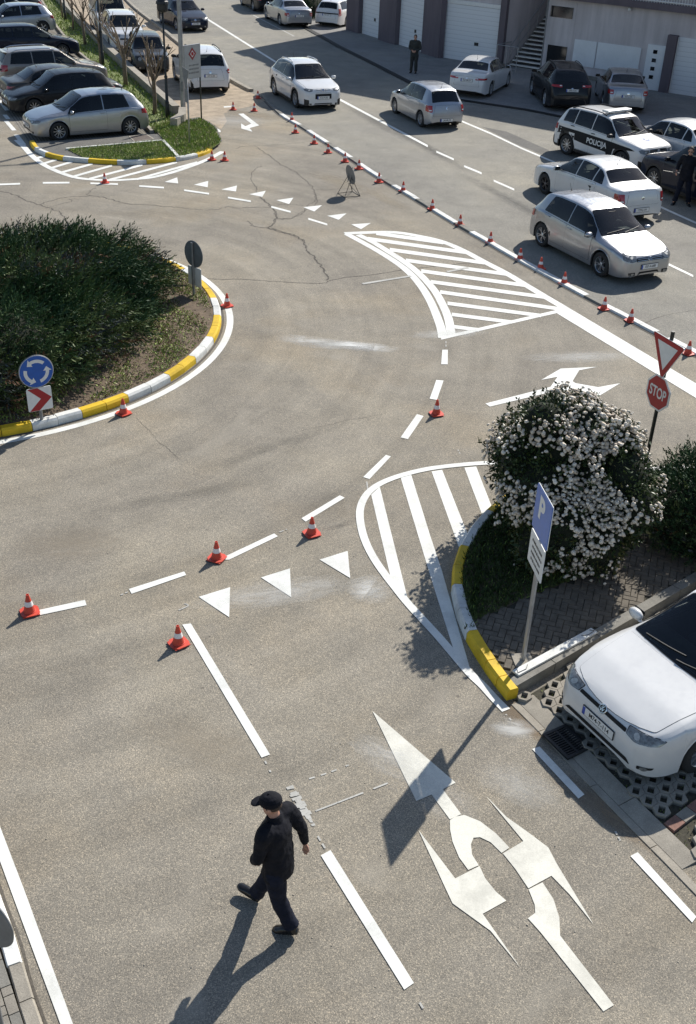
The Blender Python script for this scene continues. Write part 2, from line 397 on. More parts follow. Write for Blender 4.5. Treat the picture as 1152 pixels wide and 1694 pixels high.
# gravel verge, car park paving
dirt = GG([(60, -14), (90, 0), (303, 203), (322, 196), (338, 199), (350, 204), (366, 214), (376, 200), (370, 188), (392, 181), (414, 176), (430, 171), (440, 166), (422, 157), (380, 135), (295, 75), (206, 0), (195, -14)])
struct(MB().sheet(dirt, .0045), 'gravel_verge', M['dirt'])
def brickmat(name, col, col2, mortar, scale, rot, bw=.5, rh=.25, ms=.02):
    m, nt, b = newmat(name)
    br = nt.nodes.new('ShaderNodeTexBrick'); tc = nt.nodes.new('ShaderNodeTexCoord'); mp = nt.nodes.new('ShaderNodeMapping'); tc.name = 'TC'
    mp.inputs['Rotation'].default_value = (0, 0, rot)
    nt.links.new(tc.outputs['Object'], mp.inputs[0]); nt.links.new(mp.outputs[0], br.inputs['Vector'])
    for k, v in (('Scale', scale), ('Brick Width', bw), ('Row Height', rh), ('Mortar Size', ms), ('Color1', col + (1,)), ('Color2', col2 + (1,)), ('Mortar', mortar + (1,))): br.inputs[k].default_value = v
    n = tex(nt, 'noise', 1.1, 5, .6); r_ = ramp(nt, [(.3, .75), (.7, 1.2)]); nt.links.new(n.outputs[0], r_.inputs[0])
    nt.links.new(mix(nt, 1.0, br.outputs[0], r_.outputs[0], 'MULTIPLY'), b.inputs['Base Color']); setp(b, Roughness=.9)
    return m
lot_rot = -math.atan2((G(50, 240) - G(0, 165)).y, (G(50, 240) - G(0, 165)).x)
M['lot'] = brickmat('block_paving', (.27, .25, .215), (.20, .185, .155), (.07, .06, .045), 2.4, lot_rot, .5, .25, .03)
verge_l = GG([(66, -6), (78, 13), (90, 38), (128, 85), (150, 103), (205, 168), (248, 213), (258, 224)])
d_l = (verge_l[0] - verge_l[2]).normalized()
lotw = GG([(258, 224), (60, 247), (52, 243), (0, 168)])
struct(MB().sheet([verge_l[0] + d_l * 25] + verge_l + lotw[1:] + [lotw[-1] + Vector((-20, 6, 0)), verge_l[0] + d_l * 25 + Vector((-20, 0, 0))], .004), 'car_park_paving', M['lot'])

# ----- painted markings
class Marks:
    def __init__(s): s.z = .0042; s.n = 0
    def zz(s): s.n += 1; return s.z + .00017 * (s.n % 31)
mk = Marks()
mA = MB()
def mpoly(px, mb=None, z=None): (mb or mA).sheet(GG(px), z or mk.zz())
def pstripe(a, b, h, mb=None):         # band between two photo points, h = half thickness in pixels, measured down the photo
    mpoly([(a[0], a[1] - h), (b[0], b[1] - h), (b[0], b[1] + h), (a[0], a[1] + h)], mb)
def mcurve(px, wd, mb=None): ribbon(mb or mA, smooth_path(GG(px), 6), wd, mk.zz())
q = lambda l: Z(l, 560, 360, 2.88)
mcurve(q([(40, 78), (115, 118), (200, 166), (290, 224), (350, 275), (400, 335), (440, 402), (470, 472), (490, 530), (497, 574)]), .20)
mcurve(q([(95, 82), (170, 120), (240, 163), (310, 208), (370, 254), (420, 303), (465, 358), (500, 422), (525, 484), (538, 560)]), .20)
mcurve(q([(30, 76), (130, 72), (270, 71), (400, 92), (500, 117), (600, 160), (700, 214), (800, 266), (900, 326), (1000, 386), (1085, 436)]), .22)
pstripe(*q([(490, 575), (1085, 438)]), 2.6)
for a, b in [((180, 75), (500, 120)), ((140, 101), (618, 168)), ((245, 153), (695, 216)), ((322, 204), (800, 270)), ((395, 255), (893, 324)), ((440, 306), (985, 380)), ((485, 355), (1070, 438)), ((520, 409), (965, 468)), ((540, 462), (825, 499)), ((552, 521), (670, 536))]:
    pstripe(*q([a, b]), 2.9)
mpoly([(930, 505), (940, 509), (1152, 635), (1230, 681), (1230, 707), (1152, 659), (922, 519)])
q = lambda l: Z(l, 0, 230, 2.88)
mcurve(q([(80, 5), (115, 38), (150, 77), (200, 117), (270, 153), (350, 181), (430, 193), (540, 197), (640, 192), (720, 184), (820, 160), (920, 126), (1000, 93), (1062, 60)]), .2)
for a, b in [((165, 95), (215, 82)), ((200, 120), (272, 99)), ((242, 140), (348, 108)), ((288, 162), (442, 119)), ((342, 182), (535, 127)), ((425, 191), (680, 124)), ((520, 196), (845, 111)), ((655, 192), (940, 112))]:
    pstripe(*q([a, b]), 1.7)
for a, b in [((-60, 220), (97, 214)), ((205, 210), (332, 209)), ((432, 212), (563, 216)), ((664, 225), (782, 233)), ((878, 245), (997, 262)), ((1087, 280), (1196, 298))]:
    pstripe(*q([a, b]), 1.4)
for t in [((785, 205), (845, 183), (850, 212)), ((925, 218), (993, 200), (990, 230)), ((1055, 241), (1130, 222), (1125, 250))]: mpoly(q(t))
q = lambda l: Z(l, 360, 160, 3.84)
for a, b in [((342, 700), (465, 732)), ((577, 776), (698, 813))]: pstripe(*q([a, b]), 1.5)
for t in [((203, 620), (307, 598), (285, 637)), ((375, 658), (483, 642), (455, 683)), ((545, 703), (665, 690), (615, 730)), ((697, 757), (820, 742), (770, 783)), ((850, 812), (975, 803), (912, 843))]: mpoly(q(t))
mpoly(q([(133, 110), (165, 107), (265, 183), (205, 200), (222, 223), (152, 203), (150, 170), (178, 188), (215, 172)]))
mpoly(q([(40, 62), (95, 58), (98, 66), (42, 70)])); mpoly(q([(0, 203), (18, 213), (22, 225), (-6, 228)]))
q = lambda l: Z(l, 780, 480, 3.097)
mpoly(q([(72, 582), (405, 497), (442, 445), (358, 461), (458, 403), (645, 394), (552, 412), (518, 468), (535, 478), (650, 498), (762, 478), (660, 540), (515, 552), (590, 525), (455, 512), (95, 598)]))
# broken line round the lane
for p in [[(732, 579), (741, 579), (741, 603), (730, 603)], [(722, 629), (734, 630), (723, 662), (711, 660)], [(690, 685.5), (701, 688.7), (675, 727), (663, 724)], [(638.7, 753), (647, 755.5), (611.6, 793), (601, 789.7)],
          [(562.4, 820), (570.5, 824), (506, 863.5), (499, 858)], [(453.7, 883), (460, 887.7), (379.4, 926.5), (360, 927)], [(305, 946), (308.4, 951.8), (218, 983), (213.7, 975)], [(141, 993), (143.7, 1001.8), (58, 1020), (50, 1013)],
          [(329, 988), (381, 972), (379.5, 1021.7)], [(432, 956), (480, 941), (482, 988.4)], [(529, 926.5), (575.4, 912), (579.7, 957)],
          [(302, 1034), (316, 1032), (447, 1249), (433, 1254)], [(531, 1416), (547, 1407), (685, 1627), (669, 1638)],
          [(0, 1367), (39, 1469), (60, 1526), (78, 1576), (121, 1694), (150, 1765), (128, 1765), (100, 1694), (39, 1530), (0, 1424), (-60, 1290), (-40, 1280)],
          [(880.5, 1240), (892.6, 1235.8), (967, 1315), (957, 1322)], [(1043, 1417), (1055, 1410.5), (1152, 1517.4), (1145, 1527)]]: mpoly(p)
# right hatched area
q = lambda l: Z(l, 560, 740, 3.683)
mcurve(q([(1000, 93), (850, 100), (700, 113), (560, 131), (440, 157), (340, 187), (250, 226), (185, 275), (146, 335), (131, 400), (138, 480), (163, 570), (212, 670), (272, 760), (335, 842), (430, 960), (600, 1145), (700, 1262), (800, 1378), (880, 1455), (950, 1532), (1022, 1605)]), .125)
mpoly([(836, 763), (1078, 757), (1078, 763.5), (836, 770)])
for p in [[(200, 290), (252, 240), (435, 975), (320, 800)], [(378, 180), (443, 165), (560, 540), (630, 750), (730, 1100), (812, 1385), (712, 1265), (565, 800)], [(568, 148), (632, 138), (800, 560), (745, 640)], [(768, 125), (840, 118), (945, 390), (890, 450)], [(965, 108), (1030, 100), (1075, 240), (1010, 230)]]: mpoly(q(p))
# main road lines
for a, b, h in [((300, 0), (347, 34), 1.6), ((347, 34), (457, 103), 1.6), ((559, 163), (708, 242), 1.8), ((722, 251), (751, 264), 1.6), ((768, 275), (797, 287), 1.6), ((817, 299), (851, 314), 1.6), ((1101, 435), (1147, 457), 1.8),
                ((760, 199), (812, 221), 1.4), ((812, 221), (864, 246), 1.4), ((864, 246), (930, 274), 1.4), ((1085, 339), (1160, 373), 1.6)]: pstripe(a, b, h)
struct(mA, 'road_markings', M['mark'])
mC = MB()
q = lambda l: Z(l, 560, 1150, 2.304)
for p in [[(130, 62), (447, 335), (398, 360), (468, 455), (425, 475), (355, 380), (297, 405)],
          [(425, 478), (445, 465), (480, 458), (540, 482), (600, 528), (652, 583), (622, 603), (580, 562), (540, 543), (515, 545), (505, 570), (510, 610), (535, 650), (495, 668), (460, 620), (435, 560), (426, 515)],
          [(305, 515), (445, 700), (538, 653), (560, 700), (600, 750), (640, 785), (550, 835), (695, 1042), (580, 900), (435, 795), (400, 720)],
          [(562, 385), (640, 465), (720, 522), (800, 582), (830, 640), (972, 875), (880, 760), (812, 690), (724, 738), (675, 665), (627, 605), (705, 558)],
          [(725, 742), (778, 715), (820, 780), (842, 850), (845, 918), (1050, 1183), (1010, 1207), (770, 905), (722, 852), (750, 832), (748, 800)]]:
    mC.sheet(GG(q(p)), mk.zz())
struct(mC, 'lane_arrow_marking', M['mark_cream'])
# worn remains of old paint
mO = MB()
rr = random.Random(3)
a, b = G(479, 1301), G(508, 1348); n_ = Vector((-(b - a).y, (b - a).x, 0)).normalized()
for k in range(22):
    if rr.random() < .25: continue
    t = k / 21 * 1.35; c = a.lerp(b, t); w_ = .055 * (1 if t < 1 else .5) * rr.uniform(.6, 1.1)
    d_ = (b - a).normalized() * .035 * rr.uniform(.5, 1)
    mO.sheet([c - n_ * w_ - d_, c + n_ * w_ - d_, c + n_ * w_ * rr.uniform(.7, 1) + d_, c - n_ * w_ + d_ * .4], mk.zz())
for l in [[(497, 1293), (540, 1280), (577, 1266)], [(515, 1345), (570, 1324), (642, 1296)], [(437, 1256), (448, 1278)], [(526, 1384), (538, 1404)], [(690, 1652), (702, 1672)], [(1018, 1376), (1026, 1391)], [(607, 797), (609, 812)], [(757, 743), (762, 752)], [(837, 1182), (846, 1192)], [(300, 998), (312, 1002), (296, 1010)], [(738, 565), (738, 574)], [(460, 882), (475, 876)], [(200, 985), (212, 980)], [(735, 520), (713, 560)]][:13]:
    pts = smooth_path(GG(l), 5)
    for i in range(0, len(pts) - 1):
        if rr.random() < .6: ribbon(mO, pts[i:i + 2], .022, mk.zz())
for l in [[(600, 470), (680, 457)], [(740, 450), (775, 443)], [(419, 25), (487, 60)]]: ribbon(mO, GG(l), .10, mk.zz())
struct(mO, 'worn_markings', M['mark_old'])
# white paint dust swept over the asphalt
def dust(name, cx, cy, rx, ry, rot, dens, seed, col=(.78, .78, .75), z=.0090):
    m, nt, b = newmat(name)
    tc = nt.nodes.new('ShaderNodeTexCoord'); tc.name = 'TC'
    mp = nt.nodes.new('ShaderNodeMapping'); mp.inputs['Scale'].default_value = (1.0, 3.2, 1); mp.inputs['Location'].default_value = (seed, seed * 1.7, 0); nt.links.new(tc.outputs['Object'], mp.inputs[0])
    n = tex(nt, 'noise', 2.2, 8, .72); nt.links.new(mp.outputs[0], n.inputs['Vector']); n.inputs['Distortion'].default_value = 1.4
    g = nt.nodes.new('ShaderNodeTexGradient'); g.gradient_type = 'SPHERICAL'
    mp2 = nt.nodes.new('ShaderNodeMapping'); mp2.inputs['Scale'].default_value = (1 / rx, 1 / ry, 1); nt.links.new(tc.outputs['Object'], mp2.inputs[0]); nt.links.new(mp2.outputs[0], g.inputs[0])
    mu = nt.nodes.new('ShaderNodeMath'); mu.operation = 'MULTIPLY'; nt.links.new(n.outputs[0], mu.inputs[0]); nt.links.new(g.outputs[1], mu.inputs[1])
    r_ = ramp(nt, [(.16, 0), (.48, dens)]); nt.links.new(mu.outputs[0], r_.inputs[0]); nt.links.new(r_.outputs[0], b.inputs['Alpha'])
    setp(b, Base_Color=col, Roughness=.9)
    o = struct(MB().sheet([(-rx, -ry), (rx, -ry), (rx, ry), (-rx, ry)], 0), 'paint_dust' if col[0] > .5 else 'road_stain', m)
    p = G(cx, cy, z); o.location = p; o.rotation_euler = (0, 0, R(rot))
dust('dust_a', 585, 572, 1.5, .42, -6, .85, 1.3); dust('dust_b', 520, 566, 1.3, .5, -12, .5, 4.1)
dust('dust_c', 612, 975, .5, .55, 20, .55, 7.7); dust('dust_d', 700, 1300, 1.2, .5, -40, .18, 2.2); dust('dust_e', 850, 1205, .45, .3, 0, .5, 9.1)
dust('dust_f', 740, 552, 1.4, .4, 15, .4, 5.5); dust('dust_g', 860, 1300, .8, .5, -30, .22, 3.9)
dust('dust_h', 465, 980, 2.0, .5, 18, .28, 6.4); dust('dust_i', 390, 200, 2.2, 1.5, 0, .25, 8.4); dust('dust_j', 650, 1255, .9, .4, -30, .3, 12.4); dust('dust_k', 960, 590, 2, .5, 10, .3, 14.4)
for i, (x, y, rx, ry, rot, dn, c_) in enumerate([(905, 1215, 1.3, .35, -48, .75, (.26, .19, .12)), (1010, 1345, 1.4, .32, -48, .7, (.27, .20, .13)), (850, 1170, .5, .3, -48, .6, (.24, .18, .12)), (420, 190, 2.2, 1.0, -20, .6, (.34, .28, .20)), (560, 300, 2.2, .8, -50, .5, (.34, .29, .21)), (640, 330, 2.4, .5, -60, .5, (.36, .31, .23)),
        (560, 870, .5, .12, 30, .35, (.12, .11, .10)), (300, 820, 2.4, .3, 25, .22, (.12, .115, .10)), (450, 740, 2.6, .3, 40, .22, (.12, .115, .10)), (700, 240, 6, .5, -68, .4, (.09, .09, .09)), (860, 340, 6, .5, -66, .35, (.09, .09, .09)), (620, 200, 6, .6, -68, .35, (.10, .10, .10)), (300, 350, 3, .8, 20, .4, (.36, .32, .25)), (120, 900, 1.5, .8, 10, .4, (.33, .28, .21)), (330, 1230, 1.6, .7, -20, .3, (.33, .28, .21))]):
    dust('stain_%d' % i, x, y, rx, ry, rot, dn, 3.1 * i + .7, c_, .0030 + .00004 * i)
# cracks
mK = MB(); mK2 = MB()
def crack(px, wd, jit=.05, mb=None):
    pts = smooth_path(GG(px), 5); out = []
    for p in pts: out.append(p + Vector((rr.uniform(-jit, jit), rr.uniform(-jit, jit), 0)))
    fin = []
    for a, b in zip(out, out[1:]):
        for k in range(4): fin.append(a.lerp(b, k / 4) + Vector((rr.uniform(-jit, jit) * .4, rr.uniform(-jit, jit) * .4, 0)))
    fin.append(out[-1])
    for i in range(len(fin) - 1): ribbon(mb or mK, fin[i:i + 2], wd * .62 * rr.uniform(.35, 1.4), .0026 + .0002 * (i % 5))
    return fin
q = lambda l: Z(l, 400, 320, 2.88)
crack(q([(125, 165), (180, 183), (240, 200), (280, 215), (300, 250), (330, 290), (360, 325), (390, 365), (412, 415)]), .075, .05)
crack(q([(412, 417), (500, 400), (640, 385), (770, 365), (900, 350), (1100, 330)]), .045, .015)
crack([(285, 455), (360, 462), (400, 462), (460, 466), (530, 469), (543, 465)], .045, .015)
crack(q([(125, 165), (165, 120), (160, 90), (130, 50), (90, 20)]), .045)
crack(q([(125, 165), (60, 155), (25, 130)]), .04); crack(q([(165, 122), (250, 115), (320, 75), (355, 40), (350, 5)]), .04)
q = lambda l: Z(l, 0, 230, 2.88)
crack(q([(-40, 240), (10, 250), (60, 262), (120, 288), (180, 312), (240, 330), (290, 355), (315, 392), (300, 430), (285, 470)]), .06)
crack(q([(190, 312), (260, 290), (370, 273), (470, 275), (540, 290), (600, 308), (720, 315), (830, 325), (900, 332), (980, 338), (1040, 335), (1080, 325), (1152, 327), (1310, 325)]), .05)
crack(q([(225, 325), (330, 300), (335, 288)]), .03); crack(q([(422, 272), (430, 250), (455, 232)]), .03)
q = lambda l: Z(l, 360, 160, 3.84)
crack(q([(115, 328), (220, 312), (280, 345), (340, 385), (390, 425), (460, 460), (540, 510), (590, 560), (615, 600), (620, 650), (580, 690)]), .04)
crack(q([(220, 312), (400, 305), (600, 285)]), .03); crack(q([(280, 440), (235, 470), (215, 515), (240, 575), (280, 640), (335, 690), (375, 740), (370, 780), (320, 835)]), .04)
crack(q([(335, 690), (450, 685), (540, 692)]), .03); crack(q([(580, 690), (520, 750), (440, 778), (390, 778)]), .03); crack(q([(620, 585), (700, 590), (900, 583)]), .025)
crack(q([(340, 835), (440, 865), (500, 885), (545, 920)]), .06)
q = lambda l: Z(l, 180, 560, 2.215)
crack(q([(105, 290), (150, 340), (200, 390), (260, 440)]), .009, .02)
for p_ in [(850, 300), (930, 288), (1020, 275)]: pass
crack(q([(700, 340), (860, 305), (1020, 275)]), .008, .03)
crack([(1064, 536), (1100, 522), (1160, 512)], .03, .01)
struct(mK, 'asphalt_crack', M['crack'])
# ---------------------------------------------------------------- islands, pavements, vegetation helpers
def fast_mesh(name, V, F, mats, mi=None, smooth=False, attr=None):
    """V (n,3) array, F (m,k) array with k = 3 or 4"""
    V = np.asarray(V, np.float32); F = np.asarray(F, np.int32); k = F.shape[1]
    me = bpy.data.meshes.new(name); me.vertices.add(len(V)); me.vertices.foreach_set('co', V.ravel())
    me.loops.add(F.size); me.loops.foreach_set('vertex_index', F.ravel())
    me.polygons.add(len(F)); me.polygons.foreach_set('loop_start', np.arange(0, F.size, k, dtype=np.int32))
    for m in (mats if isinstance(mats, (list, tuple)) else [mats]): me.materials.append(m)
    if mi is not None: me.polygons.foreach_set('material_index', np.asarray(mi, np.int32))
    if smooth: me.polygons.foreach_set('use_smooth', [True] * len(F))
    me.update(calc_edges=True); return me
def blades(name, P, D, L, Wd, mats, mi=None, rng=None, bend=0.0):
    """one pointed leaf per row: base P, unit direction D, length L, width Wd"""
    rng = rng or np.random.default_rng(1); n = len(P)
    rnd = rng.normal(size=(n, 3)); S = np.cross(D, rnd); S /= np.linalg.norm(S, axis=1)[:, None] + 1e-9
    N = np.cross(S, D)
    L = np.asarray(L)[:, None] * np.ones((n, 1)); Wd = np.asarray(Wd)[:, None] * np.ones((n, 1))
    mid = P + D * L * .45 + N * L * bend
    V = np.stack([P, mid + S * Wd / 2, P + D * L, mid - S * Wd / 2], 1).reshape(-1, 3)
    F = np.arange(4 * n).reshape(n, 4)
    return fast_mesh(name, V, F, mats, mi)
def leafmat(name, c1, c2, rough=.6, scale=3.0, trans=0.0, fine=25):
    m, nt, b = newmat(name)
    n = tex(nt, 'noise', scale, 3, .6); f = tex(nt, 'noise', fine, 2, .7)
    r1 = ramp(nt, [(.35, c1), (.65, c2)]); nt.links.new(n.outputs[0], r1.inputs[0])
    r2 = ramp(nt, [(.3, .6), (.7, 1.4)]); nt.links.new(f.outputs[0], r2.inputs[0])
    nt.links.new(mix(nt, 1.0, r1.outputs[0], r2.outputs[0], 'MULTIPLY'), b.inputs['Base Color'])
    setp(b, Roughness=rough, Specular_IOR_Level=.3)
    return m
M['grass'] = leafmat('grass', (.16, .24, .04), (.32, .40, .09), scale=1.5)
M['grass_shade'] = leafmat('shade_darkened_grass', (.035, .06, .015), (.075, .11, .03), scale=3)  # darker copy of the grass, the shrub's shade put into its colour
M['grass_dry'] = leafmat('dry_grass', (.26, .22, .12), (.38, .33, .2), scale=2)
M['juniper'] = leafmat('juniper_needles', (.020, .052, .020), (.048, .095, .032), scale=.9)
M['juniper_light'] = leafmat('juniper_tips', (.07, .11, .035), (.115, .15, .05), scale=1.1)
M['juniper_grey'] = leafmat('juniper_grey_tips', (.05, .062, .06), (.075, .085, .08), scale=1.1)
M['juniper_brown'] = leafmat('dead_sprig', (.11, .05, .025), (.20, .11, .06), scale=2)
M['leaf'] = leafmat('dark_glossy_leaf', (.022, .042, .014), (.05, .075, .022), rough=.42, scale=4)
M['leaf_y'] = leafmat('young_leaf', (.07, .075, .02), (.12, .115, .035), rough=.5, scale=4)
M['blossom'] = leafmat('white_blossom', (.52, .44, .35), (.76, .70, .60), rough=.8, scale=6, fine=60)
M['turf'] = mat('turf_soil', (.14, .17, .055), 1, .4, 6, bmp=.6, bscale=30, fine=(55, .4))
def scatter(poly, n, rng):
    xs = [p[0] for p in poly]; ys = [p[1] for p in poly]
    x = rng.uniform(min(xs), max(xs), n * 3); y = rng.uniform(min(ys), max(ys), n * 3)
    k = in_poly(x, y, poly); return x[k][:n], y[k][:n]
def grass(poly, n, h, z, seed=1, mats=None, frac=.25, wd=.012):
    rng = np.random.default_rng(seed); x, y = scatter(poly, n, rng); n = len(x)
    # clumps: keep where a cheap random field is high
    cx = rng.uniform(min(x), max(x), 60); cy = rng.uniform(min(y), max(y), 60)
    P = np.stack([x, y, np.full(n, z)], 1); D = rng.normal(size=(n, 3)) * np.array([.55, .55, .2]) + np.array([0, 0, 1]); D /= np.linalg.norm(D, axis=1)[:, None]
    L = h * rng.uniform(.4, 1.3, n); mi = (rng.random(n) < frac).astype(int)
    return blades('grass', P, D, L, np.full(n, wd) * rng.uniform(.6, 1.6, n), mats or [M['grass'], M['grass_dry']], mi, rng)
def turf(name, poly, z, m): return struct(MB().sheet(poly, z), name, m)

# ----- the round island
IC = Vector((-8.80, 21.856, 0)); IR = 5.83
def circ(r, a0, a1, n): return [IC + Vector((r * math.cos(a0 + (a1 - a0) * k / n), r * math.sin(a0 + (a1 - a0) * k / n), 0)) for k in range(n + 1)]
def ang(px): v = G(*px) - IC; return math.atan2(v.y, v.x)
# painted blocks: white / yellow in turn, colour changes read along the outer foot
bnd = [((54, 712), 1), ((139, 693), 0), ((217, 667), 1), ((276, 630), 0), ((323, 601), 1), ((352, 568), 0), ((365, 531), 1), ((363, 502), 0), ((342, 471), 1), ((311, 453), 0)]
full = circ(IR, -math.pi * .97, math.pi * 1.03, 160)
A0 = -math.pi * .97
marks = [(ang(p), c) for p, c in bnd]
step = (marks[-1][0] - marks[0][0]) / 9
seq = []
a = marks[0][0]; c = 1
while a - step > A0: a -= step; c = 1 - c
prev = A0
lst = []
x_, cc = a, c
while x_ < marks[0][0] - 1e-3: lst.append((x_, cc)); x_ += step; cc = 1 - cc
lst += marks
x_, cc = marks[-1][0] + step, 1
while x_ < A0 + 2 * math.pi: lst.append((x_, cc)); x_ += step; cc = 1 - cc
lst.append((A0 + 2 * math.pi, cc))
for x1, c1 in lst:                                       # each colour field is two kerb stones long
    seq.append(((prev + x1) / 2, c1)); seq.append((x1, c1)); prev = x1
kerb_run('round_island_kerb', full, .18, .15, [((a_ - A0) * IR, c_) for a_, c_ in seq], [M['white_kerb'], M['yellow_kerb']], side=1, chamfer=.03)
mb = MB(); ribbon(mb, circ(IR + .19, 0, 2 * math.pi, 160), .15, .0051); struct(mb, 'island_edge_line', M['mark'])
mb = MB(); ribbon(mb, circ(IR + .03, 0, 2 * math.pi, 160), .05, .0030); struct(mb, 'island_kerb_joint', M['crack'])
mb = MB()
rng = np.random.default_rng(5)
NR, NA = 14, 96; vs = [(IC.x, IC.y, .34)]; fs = []
for i in range(1, NR + 1):
    for k in range(NA):
        r_ = (IR - .16) * i / NR; a = 2 * math.pi * k / NA
        h = .13 + .20 * (1 - (i / NR) ** 2) + (rng.uniform(-.02, .02) if i < NR else 0)
        vs.append((IC.x + r_ * math.cos(a), IC.y + r_ * math.sin(a), h))
for k in range(NA): fs.append((0, 1 + k, 1 + (k + 1) % NA))
for i in range(NR - 1):
    for k in range(NA): fs.append((1 + i * NA + k, 1 + (i + 1) * NA + k, 1 + (i + 1) * NA + (k + 1) % NA, 1 + i * NA + (k + 1) % NA))
mb.add(vs, fs); struct(mb, 'round_island_soil', M['soil'], smooth=True)
rr_ = lambda r0, n: [(IC.x + r0 * math.cos(2 * math.pi * k / n), IC.y + r0 * math.sin(2 * math.pi * k / n)) for k in range(n)]
rng = np.random.default_rng(11)
n = 60000; r_ = np.sqrt(rng.uniform((3.2 / 5.6) ** 2, 1, n)) * 5.6; a = rng.uniform(-2.2, 1.6, n)
keep = (np.sin(r_ * 3.1 + a * 7) + np.sin(a * 19 + r_ * 5) + rng.normal(size=n) * .8) > -.3; r_, a = r_[keep], a[keep]; n = len(r_)
P = np.stack([IC.x + r_ * np.cos(a), IC.y + r_ * np.sin(a), .13 + .20 * (1 - (r_ / 5.8) ** 2)], 1)
D = rng.normal(size=(n, 3)) * np.array([.9, .9, .2]) + np.array([0, 0, .8]); D /= np.linalg.norm(D, axis=1)[:, None]
o = link('island_weeds', blades('island_weeds', P, D, rng.uniform(.02, .09, n), rng.uniform(.008, .03, n), [M['grass'], M['grass_dry'], M['juniper_brown']], rng.choice(3, n, p=[.62, .23, .15]), rng)); tag(o, kind='stuff', label='sparse weeds, dry stalks and litter on the bare soil of the round island', cat='weeds')

# ----- left island with its yellow and white kerb
lk = smooth_path(GG([(49, 239), (57, 250), (75, 259), (104, 266), (146, 270), (194, 273), (243, 272), (292, 267.5), (330, 260), (352, 251)]), 4)
marks = cuts_from(lk, [((57, 250), 1), ((75, 259), 0), ((104, 266), 1), ((146, 270), 0), ((194, 273), 1), ((243, 272), 0), ((292, 267.5), 1), ((330, 261), 0), ((352, 251), 1)])
kerb_run('left_island_kerb', lk, .17, .13, marks, [M['white_kerb'], M['yellow_kerb']], side=1, chamfer=.03)
inn = offset_path(lk, .15)
isl = [p for p in inn] + GG([(368, 238), (360, 218), (347, 206), (330, 198), (300, 203), (262, 226), (60, 240)])
turf('left_island_pavement', isl, .10, M['asphalt_dark'])
tri = GG([(112, 248), (270, 236), (293, 263), (243, 267), (194, 267.5), (146, 265), (120, 258)])
tri = [Vector((p.x, p.y, 0)) for p in GG([(110, 247), (270, 233), (296, 261), (243, 266), (194, 266), (140, 262)], .1)]
turf('left_island_lawn', tri, .115, M['turf'])
tri2 = [Vector((p.x, p.y, 0)) for p in GG([(262, 221), (272, 233), (299, 260), (335, 252), (352, 246), (366, 236), (358, 216), (345, 205), (330, 198), (303, 203), (290, 200), (250, 212)], .1)]
turf('left_island_lawn', tri2, .118, M['turf'])
vpoly = verge_l[:-1] + GG([(262, 224), (290, 206), (303, 203), (174, 83), (90, -4)])
vp = [verge_l[0] + d_l * 25] + verge_l + GG([(290, 206), (303, 203), (174, 83), (90, -4)]) + [G(90, -4) + d_l * 25]
turf('verge_lawn', vp, .06, M['turf'])
g = link('lawn_grass', grass(tri, 9000, .07, .115, 2, wd=.02)); tag(g, 'short green grass in the triangular bed behind the painted kerb', 'grass', kind='stuff')
g = link('lawn_grass', grass(tri2, 9000, .11, .118, 3, wd=.025)); tag(g, 'ragged grass round the sign posts at the tip of the left island', 'grass', kind='stuff')
g = link('verge_grass', grass(vp, 30000, .14, .06, 4, wd=.045, frac=.12)); tag(g, 'green grass on the long strip under the pruned trees', 'grass', kind='stuff')
mb = MB()
for a, b in (((110, 247), (270, 233)), ((270, 233), (296, 261))):
    A, B = G(*a, .115), G(*b, .115); d = B - A; mb.box((A + B) / 2 + Vector((0, 0, .01)), (d.length, .10, .06), 0, math.atan2(d.y, d.x))
struct(mb, 'lawn_edging', M['white_kerb'])
# manhole cover on the left island
hm = [Vector((p.x, p.y, .10)) for p in GG([(213, 226), (243, 222), (256, 230), (222, 235)], .1)]
t = thing('manhole_cover', 'square rusty manhole cover in a pale frame behind the silver hatchback', 'manhole')
t.location = sum(hm, Vector()) / 4
loc = [(p - t.location) for p in hm]
MB().prism([(p.x * 1.0, p.y * 1.0) for p in loc], -.02, .012).build('frame', M['concrete'], t)
MB().prism([(p.x * .84, p.y * .84) for p in loc], .0, .016).build('cover', mat('rusty_iron', (.11, .085, .07), .8, .3, 12), t)
# verge kerb and low wall
kk = [verge_l[0] + d_l * 20] + verge_l
kerb_run('car_park_kerb', kk, .16, .13, [(k + 1.0, 0) for k in range(int(plen(kk)))], [M['concrete']], side=-1)
def wall_run(name, pts, wd, h, label):
    a = offset_path(pts, wd / 2); b = offset_path(pts, -wd / 2)
    mb = MB().prism([(p.x, p.y) for p in a] + [(p.x, p.y) for p in b[::-1]], 0, h)
    o = mb.build(name, M['concrete'], bevel=.015); return tag(o, label, 'wall')
wl = [G(90, -4) + d_l * 20] + GG([(90, -4), (174, 84), (224, 131), (292, 192)])
wall_run('low_wall', wl, .30, .38, 'long low concrete wall running between the grass strip and the gravel')
wall_run('low_wall', GG([(288, 216), (302, 207), (303, 196)]), .28, .42, 'short stub of concrete wall beside the grey lamp post')
# white dashes in front of the car park, parking-bay ticks
mb = MB()
for a, b in [((0, 166), (12, 183)), ((8, 190), (14, 197)), ((10, 200), (24, 216)), ((27, 223), (40, 240))]:
    ribbon(mb, GG([a, b]), .16, .0065)
struct(mb, 'bay_markings', M['mark'])

